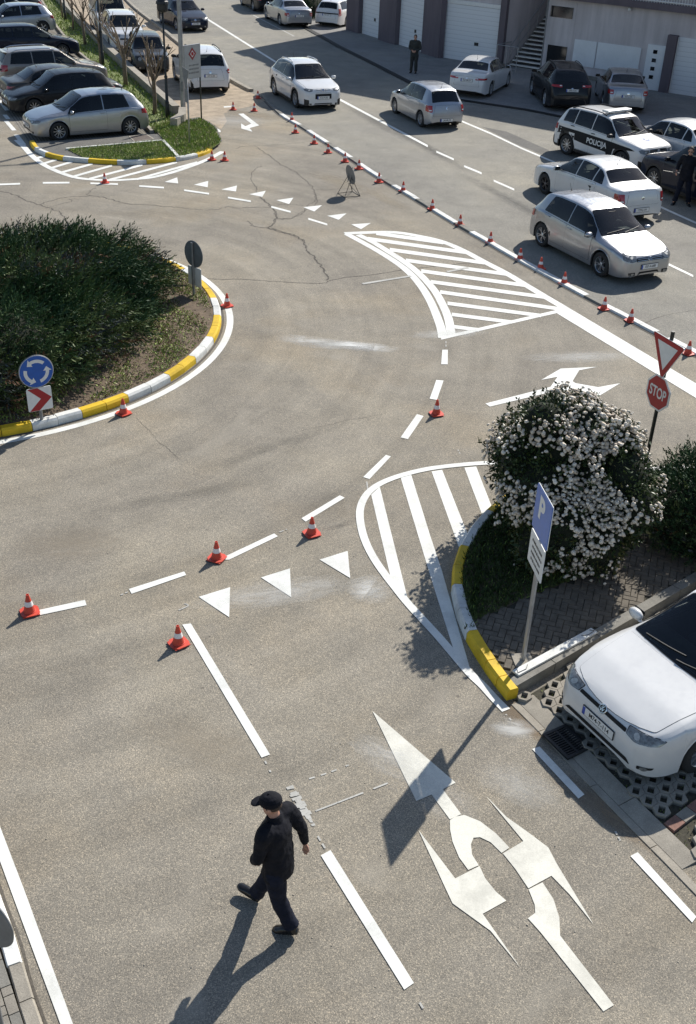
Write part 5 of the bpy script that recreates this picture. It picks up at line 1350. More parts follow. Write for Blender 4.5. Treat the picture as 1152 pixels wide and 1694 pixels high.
s3 = lot('white off-roader with roof rails parked behind the old black hatchback', 'suv', 4.43, 1.81, 1.68, 2.60, .87, p_white, (.555, .78), (.315, .555, .79), RIM_5, rails=M['black'], hl=(.47, .55), wr=.34, ftext='M88-A-135', mirror=p_white)
fit1(s3, (s3.X(.27), 0, 1.12), (207, 44), YW - R(3))
s4 = lot('white van at the back of the gravel row', 'van', 4.40, 1.80, 1.82, 2.70, .90, p_white, (.45, .70), (.27, .45, .70), RIM_M, hl=(.36, .46), grille=(.36, .42))
fit1(s4, (s4.X(.23), 0, 1.25), (184, 14), YW - R(3))
s5 = car('passing_car', 'black saloon with lit headlamps coming down the far end of the main road', 'sedan', 4.80, 1.82, 1.46, 2.85, .85, p_navy, (.52, .70), (.325, .525, .745), RIM_5, hl=(.40, .50), grille=(.38, .47), ga=17, slats=3, ftext='J65-O-902')
fit1(s5, (s5.L / 2, 0, .45), (324, 39), YROAD + R(3))
s6 = lot('silver saloon parked at the far kerb with its tail to the camera', 'sedan', 4.82, 1.80, 1.44, 2.83, .86, p_silver, (.52, .70), (.325, .525, .745), RIM_M, rtext='E74-K-118', rpz=.45, tl=(.44, .56))
fitw(s6, (441, 22), (463, 32.5), 1)
s7 = lot('dark grey car parked ahead of the silver saloon, cut by the top edge', 'wagon', 4.6, 1.80, 1.5, 2.70, .88, p_dark, (.50, .70), (.32, .50, .74), RIM_5)
fit1(s7, WC(s7, 0, 1), (419, 9), s6.root.rotation_euler.z)
s8 = lot('old white estate parked tail-out beside the corner of the garage building', 'wagon', 4.72, 1.76, 1.45, 2.65, .95, p_white, (.50, .70), (.32, .50, .74), RIM_M, tl=(.46, .72), tla=(40, 52), rpz=.48, rtext='T05-A-811')
fit(s8, (-s8.L / 2, 0, .62), (541, 27), WC(s8, 0, -1), (573, 35), None)
print('volvo yaw', math.degrees(s8.root.rotation_euler.z))
# --- in the shade of the garages
t1_ = lot('white saloon with slanted dark tail lamps in front of the stairs', 'sedan', 4.58, 1.80, 1.45, 2.70, .92, p_white, (.53, .71), (.325, .53, .745), RIM_5, tl=(.52, .585), tla=(22, 52), rpz=.50, rtext='K61-M-377')
fitw(t1_, (841.6, 132), (811, 149), -1)
t2_ = lot('dark green-black off-roader parked against the garage wall between the white and grey saloons', 'cross', 4.60, 1.86, 1.69, 2.69, .93, p_dark, (.54, .77), (.315, .54, .79), RIM_5, wr=.35, rails=M['black'], tl=(.56, .62), tla=(26, 50), rpz=.50, cladding=True, rtext='A90-T-451')
fitw(t2_, (882, 145), (900, 162), 1)
t3_ = lot('grey liftback parked in front of the white garage shutters', 'sedan', 4.67, 1.81, 1.47, 2.69, .90, p_silver, (.52, .70), (.325, .525, .745), RIM_5, tl=(.50, .62), rpz=.46, rtext='E20-J-596')
fitw(t3_, (986, 145), (999, 168), 1)
t4_ = lot('pale silver saloon parked behind the police car, nose away to the left', 'sedan', 4.50, 1.78, 1.50, 2.68, .90, p_pearl, (.53, .71), (.325, .53, .745), RIM_5)
ha, hb = G(1092.3, 227.3, .92), G(1122.8, 234.8, .94); yy = math.atan2((ha - hb).y, (ha - hb).x)
fit1(t4_, (t4_.X(.53 - .022) , t4_.W / 2, .92), (1092.3, 227.3), yy)
t5_ = lot('dark blue off-roader at the right edge behind the standing officer', 'suv', 4.60, 1.86, 1.68, 2.68, .90, p_navy, (.55, .77), (.315, .55, .79), RIM_M, wr=.345, cladding=True, hl=(.50, .57), rails=M['chrome'])
fit1(t5_, WC(t5_, 1, 1), (1081.8, 295.2), yy - R(8))
for c_ in (g7, g5, vec, q3, polo, dpol, l1, l2, s1, s6, s8, t1_, t2_, t3_, t4_, t5_): print(c_.root['label'][:30], [round(v, 2) for v in c_.root.location], round(math.degrees(c_.root.rotation_euler.z), 1))
for c_ in (t1_, t2_, t3_): c_.root.location.z = .03
# ---------------------------------------------------------------- traffic cones
CONE_H = .30
def cone_proto():
    t = thing('traffic_cone', 'x', 'traffic cone')
    mb = MB()
    o = .125; pl = [(o, o * .55), (o * .55, o), (-o * .55, o), (-o, o * .55), (-o, -o * .55), (-o * .55, -o), (o * .55, -o), (o, -o * .55)]
    mb.prism(pl, .006, .022)
    for sx in (1, -1):
        for sy in (1, -1): mb.box((sx * .095, sy * .095, .006), (.04, .04, .012))
    mb.lathe([(.088, .022), (.083, .034)], 24)
    mb.build('base', M['cone'], t, bevel=.003)
    R_ = lambda z: .080 - (.080 - .019) * (z - .034) / (CONE_H - .034)
    b = MB(); b.lathe([(R_(.034), .034), (R_(.12), .12), (R_(.13), .1301), (R_(.22), .22), (R_(CONE_H) + .002, CONE_H - .012), (.021, CONE_H), (.014, CONE_H), (.013, CONE_H - .05)], 28, caps=False)
    b.build('cone_body', M['cone'], t, smooth=True, auto=40)
    MB().lathe([(R_(.125) + .0015, .125), (R_(.195) + .0015, .195)], 28, caps=False).build('reflective_band', M['conewhite'], t, smooth=True)
    MB().lathe([(.0145, CONE_H - .02), (.001, CONE_H - .021)], 12, caps=False).build('hole', M['gapblack'], t)
    return t
cones = [((50, 1014), 'orange cone at the far left end of the broken white line', 8),
 ((296, 1066), 'orange cone at the head of the long lane line, left of the give-way triangles', 12), ((359, 925), 'orange cone on the curved broken line above the leftmost give-way triangle', 40),
 ((516, 884), 'orange cone between the broken line and the rightmost give-way triangle', 5), ((722, 686), 'orange cone in the gap of the broken line above the shrub island', 0),
 ((205, 685), 'orange cone on the white circle line at the bottom of the round island', 20), ((376, 507), 'orange cone on the white circle line at the right side of the round island', 10),
 ((174, 303), 'orange cone on the broken line below the left hatched area', 0), ((351, 265), 'left one of the two orange cones at the yellow tip of the left island kerb', 20), ((372, 266), 'right one of the two orange cones at the yellow tip of the left island kerb', 0),
 ((386, 182), 'left one of the two orange cones above the small turn arrow', 0), ((421, 184), 'right one of the two orange cones above the small turn arrow', 0), ((427, 163), 'orange cone on the kerb nose beside the white crossover, farthest of the line', 0),
 ((483, 200), 'orange cone on the divider kerb, first one below the white crossover', 10), ((489, 220), 'orange cone just inside the divider kerb, second one below the white crossover', 0), ((520, 238), 'orange cone third in line along the divider kerb from its far end', 0),
 ((543, 253), 'orange cone fourth in line along the divider kerb from its far end', 15), ((571, 268), 'orange cone directly above the round sign on its folding stand', 0), ((594, 280), 'orange cone to the upper right of the round sign on its folding stand', 0),
 ((627, 302), 'orange cone second to the right of the round sign on its folding stand', 0), ((667, 317), 'orange cone standing where the long row passes the top of the big hatched area', 0), ((715, 347), 'orange cone level with the upper corner of the big hatched area', 0),
 ((761, 373), 'orange cone in the row, fifth up from the silver five-door hatchback shadow', 0), ((811, 402), 'orange cone just left of the shadow of the silver five-door hatchback', 0), ((860, 430), 'orange cone at the left tip of the shadow of the silver five-door hatchback', 0),
 ((894, 445), 'orange cone standing against the long side of the silver five-door hatchback\'s shadow', 0), ((933, 470), 'orange cone below the front wheel of the silver five-door hatchback', 0), ((999, 512), 'orange cone left of the last pair before the give-way sign', 0),
 ((1043, 532), 'orange cone nearest on the left of the triangular give-way sign', 0), ((1138, 586), 'orange cone partly hidden behind the triangular give-way sign', 0)]
base_c = cone_proto(); kids_c = KIDS(base_c)
rg = random.Random(21)
for i, (px, lab, rz) in enumerate(cones):
    if i == 0: t = base_c
    else:
        t = base_c.copy(); COL.objects.link(t)
        for k in kids_c: c = k.copy(); c.parent = t; COL.objects.link(c)
    p = G(*px); onk = px[1] < 600 and any((p - a).length < .35 for a in flat)
    t.location = (p.x, p.y, .012 if not (i >= 20 and i < 30) else .012); t.rotation_euler = (0, 0, R(rz + rg.uniform(-8, 8)) + R(25)); t['label'] = lab; t['group'] = 'orange traffic cones set out round the junction'

# ---------------------------------------------------------------- signs
def disc(r, y0, y1, n=40): return [(r * math.cos(2 * math.pi * k / n), r * math.sin(2 * math.pi * k / n)) for k in range(n)]
def upright(o, x=0, z=0, y=0, rx=90): o.location = (x, y, z); o.rotation_euler = (R(rx), 0, 0); return o
def flatpart(name, polys, mats, parent, y, z0=0.0, th=.004):
    """outlines in (x, z) of the sign face, facing -y"""
    mb = MB()
    for poly, m in polys: mb.prism([(a, b) for a, b in poly], 0, th, m)
    o = mb.build(name, mats, parent); o.rotation_euler = (R(90), 0, 0); o.location = (0, y, z0); return o
def pole(t, r, h, m, lean=(0, 0)): return MB().tube([(0, 0, -.15), (lean[0], lean[1], h)], r, 12).build('pole', m, t, smooth=True, auto=50)
def place_sign(t, px, u_deg, z=0.0):
    """u_deg: world direction of the sign's left-to-right axis as a reader sees it"""
    p = G(*px, z); t.location = p; t.rotation_euler = (0, 0, R(u_deg))
def arc_arrow(r0, r1, a0, a1, head):
    pts = []; n = 10
    for k in range(n + 1): a = R(a0 + (a1 - a0) * k / n); pts.append((r1 * math.cos(a), r1 * math.sin(a)))
    sg = 1 if a1 > a0 else -1; a = R(a1); rm = (r0 + r1) / 2; e = .045
    pts.append(((r1 + e) * math.cos(a), (r1 + e) * math.sin(a))); a2 = R(a1 + sg * head); pts.append((rm * math.cos(a2), rm * math.sin(a2))); pts.append(((r0 - e) * math.cos(a), (r0 - e) * math.sin(a)))
    for k in range(n, -1, -1): a = R(a0 + (a1 - a0) * k / n); pts.append((r0 * math.cos(a), r0 * math.sin(a)))
    return pts
def rsq(w, h, r=.03, n=4):
    out = []
    for cx, cy, a0 in ((w / 2 - r, h / 2 - r, 0), (-w / 2 + r, h / 2 - r, 90), (-w / 2 + r, -h / 2 + r, 180), (w / 2 - r, -h / 2 + r, 270)):
        for k in range(n + 1): a = R(a0 + 90 * k / n); out.append((cx + r * math.cos(a), cy + r * math.sin(a)))
    return out
def roundabout_sign(label, px, u, z):
    t = thing('roundabout_sign', label, 'road sign', group=None)
    pole(t, .03, 1.22, M['steel_grey'])
    zc = .945
    d = MB().lathe([(.30, -.008), (.31, .0), (.30, .012), (.001, .012)], 48, m=0).build('disc', M['steel_grey'], t); upright(d, z=zc, y=-.04)
    f = flatpart('blue_face', [(disc(.292, 0, 0), 0)], M['signblue'], t, -.053, zc, .003)
    flatpart('white_rim', [([(a, b) for a, b in disc(.298, 0, 0)], 0)], M['signwhite'], t, -.0515, zc, .002)
    flatpart('arrow', [(arc_arrow(.165, .225, 45, 118, 24), 0)], M['signwhite'], f, 0, 0, .002)
    for o_, (a0, a1) in zip(range(2), ((165, 238), (285, 358))): flatpart('arrow', [(arc_arrow(.165, .225, a0, a1, 24), 0)], M['signwhite'], f, 0, 0, .002)
    for c in KIDS(f): c.rotation_euler = (0, 0, 0); c.location = (0, 0, .003)
    s_ = .44
    b = flatpart('chevron_panel', [(rsq(s_, s_, .03), 0)], M['signwhite'], t, -.045, .42, .012)
    ch = flatpart('red_chevron', [([(-.20, .215), (-.02, .215), (.215, 0), (-.02, -.215), (-.20, -.215), (.02, 0)], 0)], M['signred'], b, 0, 0, .002); ch.rotation_euler = (0, 0, 0); ch.location = (0, 0, .012)
    MB().box((0, 0, .52), (.05, .05, .3)).build('bracket', M['steel'], t)
    place_sign(t, px, u, z); return t
sA = roundabout_sign('blue roundabout sign with a red chevron panel under it, in front of the juniper', (69, 693), 32, .16)
sB = roundabout_sign('grey back of a disc over a grey square plate, right of the big juniper', (321, 487), 140, .18)
# move the disc pair to the surveyed heights
# parking sign on the right island
t = thing('parking_sign', 'tall steel post with a blue P plate above a white lettered plate', 'road sign')
bp = G(863, 1088, .15)
pole(t, .030, 2.42, M['steel'], (0, 0))
f = flatpart('parking_plate', [(rsq(.60, .60, .02), 0)], M['signblue2'], t, -.034, 2.22, .012)
rim_ = flatpart('plate_rim', [(rsq(.615, .615, .03), 0)], M['signwhite'], t, -.030, 2.22, .008)
o = link('letter_p', textmesh('P', .40, M['signwhite'], .04), f); o.location = (-.04, .06, .0135)
f = flatpart('text_plate', [(rsq(.56, .46, .02), 0)], M['signwhite'], t, -.034, 1.66, .012)
rg = random.Random(5)
def rows(n, w, h, pitch, y0, rg):
    mb = MB()
    for k in range(n):                                        # lines of lettering too small to read in the photo
        x = -w / 2 * rg.uniform(.75, 1)
        while x < w / 2 * .9:
            l = rg.uniform(.02, .06) * w / .5; mb.box((x + l / 2, y0 - k * pitch, 0), (l, h * rg.uniform(.8, 1.0), .002)); x += l + rg.uniform(.008, .02)
    return mb
for k in range(4): o = rows(1, .42, .035, 0, .12 - .085 * k, rg).build('lettering_line', M['ink'], f); o.location = (0, 0, .0135)
MB().box((0, -.016, 2.22), (.05, .03, .5)).box((0, -.016, 1.66), (.05, .03, .36)).build('bracket', M['steel'], t)
MB().prism(rsq(.26, .26, .02), -.01, .02).build('foot_plate', M['concrete'], t)
t.location = bp + Vector((.01, -.06, 0)); t.rotation_euler = (0, 0, R(-81))
P_LEAN = t
# give-way + stop
t = thing('stop_sign', 'red octagonal STOP sign under a give-way triangle on a dark pole', 'road sign')
pole(t, .032, 2.50, M['darkpole'])
bp = G(1067, 772, .15)
oc = lambda r: [(r / math.cos(R(22.5)) * math.cos(R(22.5 + 45 * k)), r / math.cos(R(22.5)) * math.sin(R(22.5 + 45 * k))) for k in range(8)]
f = flatpart('octagon', [(oc(.30), 0)], M['signwhite'], t, -.040, 1.42, .014)
g_ = flatpart('red_field', [(oc(.268), 0)], M['signred'], f, 0, 0, .002); g_.rotation_euler = (0, 0, 0); g_.location = (0, 0, .014)
o = link('stop_lettering', textmesh('STOP', .225, M['signwhite'], .02), f); o.location = (0, -.005, .018); o.scale = (.80, 1.15, 1)
def tri(s, r=.03):
    h = s * math.sqrt(3) / 2; P = [(-s / 2, h / 3), (s / 2, h / 3), (0, -2 * h / 3)]; return roundpoly(P, r)
f = flatpart('triangle', [(tri(.80, .05), 0)], M['signred'], t, -.040, 2.13, .014)
g_ = flatpart('triangle_edge', [(tri(.825, .05), 0)], M['signwhite'], t, -.038, 2.13, .010)
g_ = flatpart('white_field', [(tri(.52, .01), 0)], M['signwhite'], f, 0, 0, .002); g_.rotation_euler = (0, 0, 0); g_.location = (0, 0, .014)
MB().box((0, -.018, 1.42), (.05, .035, .3)).box((0, -.018, 2.15), (.05, .035, .3)).build('bracket', M['steel'], t)
t.location = bp; t.rotation_euler = (0, 0, R(-66))
# portable round sign on a folding stand
t = thing('portable_sign', 'grey back of a round sign on a thin wire stand near the cones', 'road sign')
z0 = .60
d = MB().lathe([(.285, -.012), (.30, .0), (.285, .012), (.001, .012)], 40).build('disc', M['steel_grey'], t); d.rotation_euler = (R(78), 0, 0); d.location = (0, 0, z0)
m = MB().tube([(-.1, .035, z0 - .24), (-.1, -.01, z0 + .25)], .012, 5).tube([(.1, .035, z0 - .24), (.1, -.01, z0 + .25)], .012, 5).build('stiffener', M['steel_grey'], t)
st = MB(); f1, f2, b1, b2 = (-.27, -.22, 0), (.27, -.22, 0), (-.24, .30, 0), (.24, .30, 0)
for a, b in (((-.12, 0, z0 - .1), f1), ((.12, 0, z0 - .1), f2), ((-.12, .02, z0 - .05), b1), ((.12, .02, z0 - .05), b2), (f1, f2), (b1, b2), (f1, b1), (f2, b2), (f1, (.12, 0, .3)), (f2, (-.12, 0, .3))): st.tube([a, b], .009, 5)
st.build('stand', M['darkpole'], t)
pf = G(579, 322); t.location = (pf.x, pf.y, .005); t.rotation_euler = (0, 0, R(118))
# round sign at the bottom left, seen from behind
t = thing('round_sign', 'grey back of a round sign leaning into the left edge above the white kerb', 'road sign')
pole(t, .03, 2.35, M['steel_grey'])
d = MB().lathe([(.29, -.01), (.30, .0), (.29, .012), (.001, .012)], 48).build('disc', M['steel_grey'], t); upright(d, z=2.1, y=-.05)
c_ = G(-34, 1540, 2.1); t.location = (c_.x, c_.y, .1); t.rotation_euler = (0, 0, R(155))
# billboard and narrow sign at the left island
t = thing('notice_board', 'grey-white notice board with a red diamond emblem on two posts', 'notice board')
pr = G(339, 202.5); ua = R(54); u = Vector((math.cos(ua), math.sin(ua), 0))
t.location = pr - u * .42; t.rotation_euler = (0, 0, ua)
pn = MB().box((0, 0, 0), (.86, .06, 1.16)).build('panel', M['steel'], t, bevel=.004); pn.location = (-.15, -.0, 2.22)
MB().box((0, 0, 0), (.82, .004, 1.12)).build('board_face', mat('board_face_grey', (.42, .42, .41), .5, .12, 3), pn).location = (0, -.033, 0)
flat_d = flatpart('red_diamond', [([(0, .22), (.20, 0), (0, -.22), (-.20, 0)], 0)], mat('emblem_red', (.32, .05, .05), .5, .1, 9), pn, -.036, .27, .003)
flatpart('diamond_centre', [([(0, .12), (.11, 0), (0, -.12), (-.11, 0)], 0), ], M['signwhite'], pn, -.0395, .27, .002)
flatpart('diamond_core', [(disc(.065, 0, 0, 16), 0)], mat('emblem_red_core', (.40, .03, .03), .5, .1, 9), pn, -.042, .27, .002)
M['board_ink'] = mat('board_ink', (.20, .20, .20), .6, .1, 9)
for k in range(3): o = rows(1, .55, .06, 0, -.12 - .13 * k, rg).build('lettering_line', M['board_ink'], pn); o.location = (.03, -.036, 0); o.rotation_euler = (R(90), 0, 0)
for x in (-.42, .27): MB().tube([(x, .02, -.1), (x, .02, 2.75)], .028, 8).build('post', M['darkpole'], t, smooth=True)
t = thing('give_way_sign', 'narrow edge-on sign on a grey pole in front of the notice board', 'road sign')
MB().tube([(0, 0, -.1), (0, 0, 2.35)], .03, 10).build('pole', M['steel'], t, smooth=True)
f = flatpart('triangle', [(tri(.85, .05), 0)], M['steel_grey'], t, -.045, 2.25, .012)
f = flatpart('lower_plate', [(rsq(.32, .42, .02), 0)], M['steel_grey'], t, -.045, 1.62, .012)
p = G(314, 240, .1); t.location = p; t.rotation_euler = (0, 0, R(-66))
# lamp posts
t = thing('street_light', 'tall thick galvanised lamp post at the end of the low wall', 'street lamp')
MB().tube([(0, 0, -.1), (0, 0, .25), (0, 0, .26), (0, 0, 7.5)], [.115, .115, .10, .062], 16).build('pole', M['steel'], t, smooth=True, auto=40)
MB().tube([(0, 0, 7.5), (.3, .2, 7.9), (1.3, .8, 8.05)], .04, 8).build('arm', M['steel'], t, smooth=True)
MB().box((1.6, 1.0, 8.05), (.6, .25, .10), rz=R(32)).build('lamp_head', M['steel'], t, bevel=.02)
MB().box((0, -.11, 1.1), (.10, .02, .35)).build('service_door', M['steel_grey'], t)
t.location = G(304, 192)
def park_lamp(px, label):
    t = thing('park_lamp', label, 'street lamp', group='dark park lamps on the grass strip')
    MB().tube([(0, 0, -.1), (0, 0, .6), (0, 0, .62), (0, 0, 1.5), (0, 0, 1.53), (0, 0, 3.75)], [.085, .075, .06, .05, .04, .035], 10).build('pole', M['darkpole'], t, smooth=True)
    MB().lathe([(.075, .58), (.085, .62), (.06, .66)], 12).lathe([(.06, 1.48), (.07, 1.52), (.05, 1.57)], 12).build('collar', M['darkpole'], t)
    MB().lathe([(.05, 3.72), (.16, 3.76), (.20, 3.84), (.20, 4.0), (.24, 4.02), (.22, 4.10), (.10, 4.22), (.02, 4.26)], 14).build('lantern', M['black'], t)
    t.location = G(*px); return t
park_lamp((278, 197), 'dark park lamp nearest the notice board, its lantern cut by the top edge')
park_lamp((171, 110), 'dark park lamp in front of the white off-roader, middle one on the strip')
park_lamp((109, 36), 'dark park lamp farthest up the grass strip')
# ---------------------------------------------------------------- plants
def sprays(rng, C, N, L, per, spread):
    """feathery sprays: C base points, N unit directions, L lengths -> leaf arrays"""
    n = len(C); P = []; D = []; LL = []
    side = np.cross(N, rng.normal(size=(n, 3))); side /= np.linalg.norm(side, axis=1)[:, None]
    for k in range(per):
        f = k / per; s = 1 if k % 2 else -1
        base = C + N * (L * f)[:, None]
        d = N * (.75 + .25 * f) + side * (s * spread * (1 - .6 * f)) + rng.normal(size=(n, 3)) * .16
        d[:, 2] += .08; d /= np.linalg.norm(d, axis=1)[:, None]
        P.append(base); D.append(d); LL.append(L * rng.uniform(.28, .5, n) * (1 - .45 * f))
    return np.concatenate(P), np.concatenate(D), np.concatenate(LL)
def juniper(name, label, blobs, n, seed, zb, Lr=(.22, .42), col=(0, 1, 2, 3), w=.020, tilt=.35, per=9, parts=None, colp=(.63, .22, .11, .04), keepf=None, lean=None, flat=1.0):
    """blobs: (x, y, rx, ry, h, rot)"""
    rng = np.random.default_rng(seed); C = []; N = []
    area = np.array([b[2] * b[3] for b in blobs]); pick = rng.choice(len(blobs), n, p=area / area.sum())
    B = np.array([b[:6] for b in blobs])[pick]
    u = rng.normal(size=(n, 3)); u[:, 2] = np.abs(u[:, 2]); u /= np.linalg.norm(u, axis=1)[:, None]
    r = rng.uniform(.72, 1.0, n) ** .6
    c, s_ = np.cos(B[:, 5]), np.sin(B[:, 5])
    lx, ly = u[:, 0] * B[:, 2] * r, u[:, 1] * B[:, 3] * r
    lump = 1 + .24 * np.sin(lx * 2.0 + seed) * np.cos(ly * 2.5 + seed * 2) + .08 * np.sin(lx * 6 + ly * 5)
    X = np.stack([B[:, 0] + lx * c - ly * s_, B[:, 1] + lx * s_ + ly * c, zb + u[:, 2] ** flat * B[:, 4] * r * lump], 1)
    nn = np.stack([u[:, 0] * c - u[:, 1] * s_, u[:, 0] * s_ + u[:, 1] * c, u[:, 2] * .8 + tilt], 1) + rng.normal(size=(n, 3)) * .38
    nn /= np.linalg.norm(nn, axis=1)[:, None]
    if lean: nn[:, 0] += lean[0]; nn[:, 1] += lean[1]; nn /= np.linalg.norm(nn, axis=1)[:, None]
    if keepf is not None: k = keepf(X); X, nn = X[k], nn[k]
    n = len(X); L = rng.uniform(Lr[0], Lr[1], n)
    P, D, LL = sprays(rng, X, nn, L, per, .75)
    fld = np.sin(X[:, 0] * 1.7 + seed) * np.cos(X[:, 1] * 1.3) + rng.normal(size=n) * .45
    q = np.argsort(np.argsort(fld)) / n; mi = np.zeros(n, int); mi[q > colp[0]] = 1; mi[q > colp[0] + colp[1]] = 2; mi[q > 1 - colp[3]] = 3
    if colp[3] == 0: mi[mi == 3] = 2
    br = rng.random(n) < .006; mi[br] = 3
    mi = np.tile(mi, per)
    me = blades(name, P, D, LL, np.full(len(P), w) * rng.uniform(.7, 1.4, len(P)), [M['juniper'], M['juniper_light'], M['juniper_grey'], M['juniper_brown']], mi, rng)
    t = thing(name, label, 'shrub'); x0, y0 = blobs[0][0], blobs[0][1]
    link('foliage', me, t)
    # dark inner mass of branches
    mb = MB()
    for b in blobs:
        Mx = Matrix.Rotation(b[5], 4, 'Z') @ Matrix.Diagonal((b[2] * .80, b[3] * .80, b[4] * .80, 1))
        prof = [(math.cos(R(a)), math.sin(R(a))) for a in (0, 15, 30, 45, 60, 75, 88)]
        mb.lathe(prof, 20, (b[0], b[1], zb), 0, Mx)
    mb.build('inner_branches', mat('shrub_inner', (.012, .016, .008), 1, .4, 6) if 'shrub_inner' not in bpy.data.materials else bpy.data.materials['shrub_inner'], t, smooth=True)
    rg = random.Random(seed); mb = MB()
    for k in range(9):
        b = rg.choice(blobs); a = rg.uniform(0, 6.28); p0 = Vector((b[0], b[1], zb)); p1 = Vector((b[0] + b[2] * .75 * math.cos(a), b[1] + b[3] * .75 * math.sin(a), zb + b[4] * .5))
        mb.tube([p0, p0.lerp(p1, .5) + Vector((0, 0, .1)), p1], [.04, .03, .01], 6)
    mb.build('stem', M['bark'], t)
    return t
# centre island: a wide mass of spreading juniper
jb = [(-7.4, 22.0, 2.9, 2.7, 1.35, 0), (-7.1, 19.6, 2.35, 2.5, 1.2, 0), (-6.0, 23.2, 1.75, 1.6, 1.12, 0), (-7.4, 17.9, 1.9, 1.35, .95, .3), (-10.4, 21.6, 3.4, 3.6, 1.5, 0), (-5.75, 21.0, 1.4, 1.9, 1.02, 0), (-9.2, 17.8, 1.8, 1.3, 1.0, 0)]
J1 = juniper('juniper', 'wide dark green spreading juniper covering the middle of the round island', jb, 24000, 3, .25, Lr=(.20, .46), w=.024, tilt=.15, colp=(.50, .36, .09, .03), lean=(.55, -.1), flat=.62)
# right island, behind the white car
p = G(1130, 880, .15); J2 = juniper('juniper', 'blue-green bushy juniper at the right edge behind the flowering shrub', [(5.75, 14.25, 1.2, 1.1, 1.25, .2), (7.1, 15.0, 1.4, 1.3, 1.2, 0), (6.5, 13.6, .95, .7, .8, .3)], 9000, 8, .15, Lr=(.14, .26), w=.020, colp=(.55, .2, .23, 0.02), flat=.8)

# flowering shrub
rng = np.random.default_rng(17)
FB = [(2.99, 13.84, 0.63, 0.69, 0.92, 1.48), (2.82, 13.5, 0.57, 0.65, 0.77, 1.18), (3.4, 13.63, 0.63, 0.69, 0.82, 1.23), (3.75, 13.42, 0.53, 0.6, 0.92, 0.96), (3.18, 14.22, 0.57, 0.56, 0.68, 1.79), (2.89, 14.14, 0.5, 0.52, 0.62, 1.63), (3.53, 14.18, 0.45, 0.52, 0.6, 1.59), (3.14, 13.08, 0.57, 0.47, 0.73, 0.82), (3.61, 13.03, 0.45, 0.43, 0.73, 0.76), (2.53, 13.8, 0.38, 0.47, 0.58, 1.48), (2.84, 13.12, 0.41, 0.43, 0.68, 0.62), (3.58, 13.85, 0.59, 0.62, 0.7, 1.62), (3.88, 13.45, 0.54, 0.58, 0.8, 1.28), (2.78, 14.5, 0.65, 0.7, 0.75, 1.25), (3.01, 15.1, 0.63, 0.6, 0.7, 1.15), (2.75, 13.75, 0.38, 0.36, 0.38, 2.18), (3.35, 13.9, 0.42, 0.4, 0.36, 2.12), (3.8, 13.75, 0.36, 0.36, 0.36, 1.98), (4.05, 13.1, 0.38, 0.34, 0.42, 1.25)]
def blob_surface(n, rr=(.80, 1.0)):
    A = np.array([b[3] * b[4] for b in FB]); k = rng.choice(len(FB), n, p=A / A.sum()); B = np.array(FB)[k]
    u = rng.normal(size=(n, 3)); u /= np.linalg.norm(u, axis=1)[:, None]; r = rng.uniform(rr[0], rr[1], n)[:, None]
    lump = 1 + .13 * np.sin(u[:, :1] * 8 + k[:, None] * 2.1) * np.cos(u[:, 1:2] * 7 + k[:, None]) + .07 * np.sin(u[:, 2:] * 11 + u[:, :1] * 6)
    X = B[:, :3] * 0; X[:, 0] = B[:, 0]; X[:, 1] = B[:, 1]; X[:, 2] = B[:, 5]
    X = X + u * B[:, 2:5] * r * lump
    inside = np.zeros(n, bool)
    for j, b in enumerate(FB):
        d = ((X[:, 0] - b[0]) / b[2]) ** 2 + ((X[:, 1] - b[1]) / b[3]) ** 2 + ((X[:, 2] - b[5]) / b[4]) ** 2
        inside |= (d < .58) & (k != j)
    ok = (~inside) & (X[:, 2] > .22); return X[ok], u[ok]
t = thing('flowering_shrub', 'big rounded evergreen shrub covered in white blossom clusters on the right island', 'shrub')
X, U = blob_surface(46000, (.74, 1.02)); n = len(X)
D = U * .7 + rng.normal(size=(n, 3)) * .6; D /= np.linalg.norm(D, axis=1)[:, None]
fld = np.sin(X[:, 0] * 3 + 1) + np.cos(X[:, 2] * 4) * .8 + rng.normal(size=n) * .6
mi = ((X[:, 2] < 1.0) & (rng.random(n) < .3) | (rng.random(n) < .05)).astype(int)
sh_ = rng.choice(n, 260); SX = []; SD = []
for i in sh_:
    d_ = U[i] * .8 + rng.normal(size=3) * .3 + np.array([0, 0, .5]); d_ /= np.linalg.norm(d_); L0 = rng.uniform(.08, .26)
    for f_ in np.arange(.1, 1.01, .1): SX.append(X[i] + d_ * L0 * f_); e_ = d_ * .5 + rng.normal(size=3) * .7; SD.append(e_ / np.linalg.norm(e_))
X = np.concatenate([X, np.array(SX)]); D = np.concatenate([D, np.array(SD)]); mi = np.concatenate([mi, np.zeros(len(SX), int)]); n = len(X)
link('foliage', blades('foliage', X, D, rng.uniform(.045, .095, n), rng.uniform(.022, .042, n), [M['leaf'], M['leaf_y']], mi, rng, .08), t)
X, U = blob_surface(26000, (.97, 1.05)); n = len(X)
camd = np.array([0, 0, CH]) - X; fx = np.sin(X[:, 0] * 4.1 + .5) + np.sin(X[:, 2] * 5.2 + X[:, 1] * 3.0) + np.cos(X[:, 1] * 4.4 + X[:, 0] * 2)
right = (X[:, 0] > 3.3)
prob = 1 / (1 + np.exp(-(fx * 6.0 + (X[:, 2] - 1.25) * 2.6 - .4 + right * 2.4)))
prob = np.where(X[:, 2] < .7, prob * .3, prob)
keepm = rng.random(n) < prob; X, U = X[keepm], U[keepm]
X = X + U * (rng.uniform(-.03, .07, len(X)) ** 1)[:, None]; gx = {}; K = []
for i, x in enumerate(X):                                   # keep clusters apart
    key = tuple((x / .046).astype(int))
    if key in gx: continue
    gx[key] = 1; K.append(i)
X, U = X[K], U[K]; n = len(X)
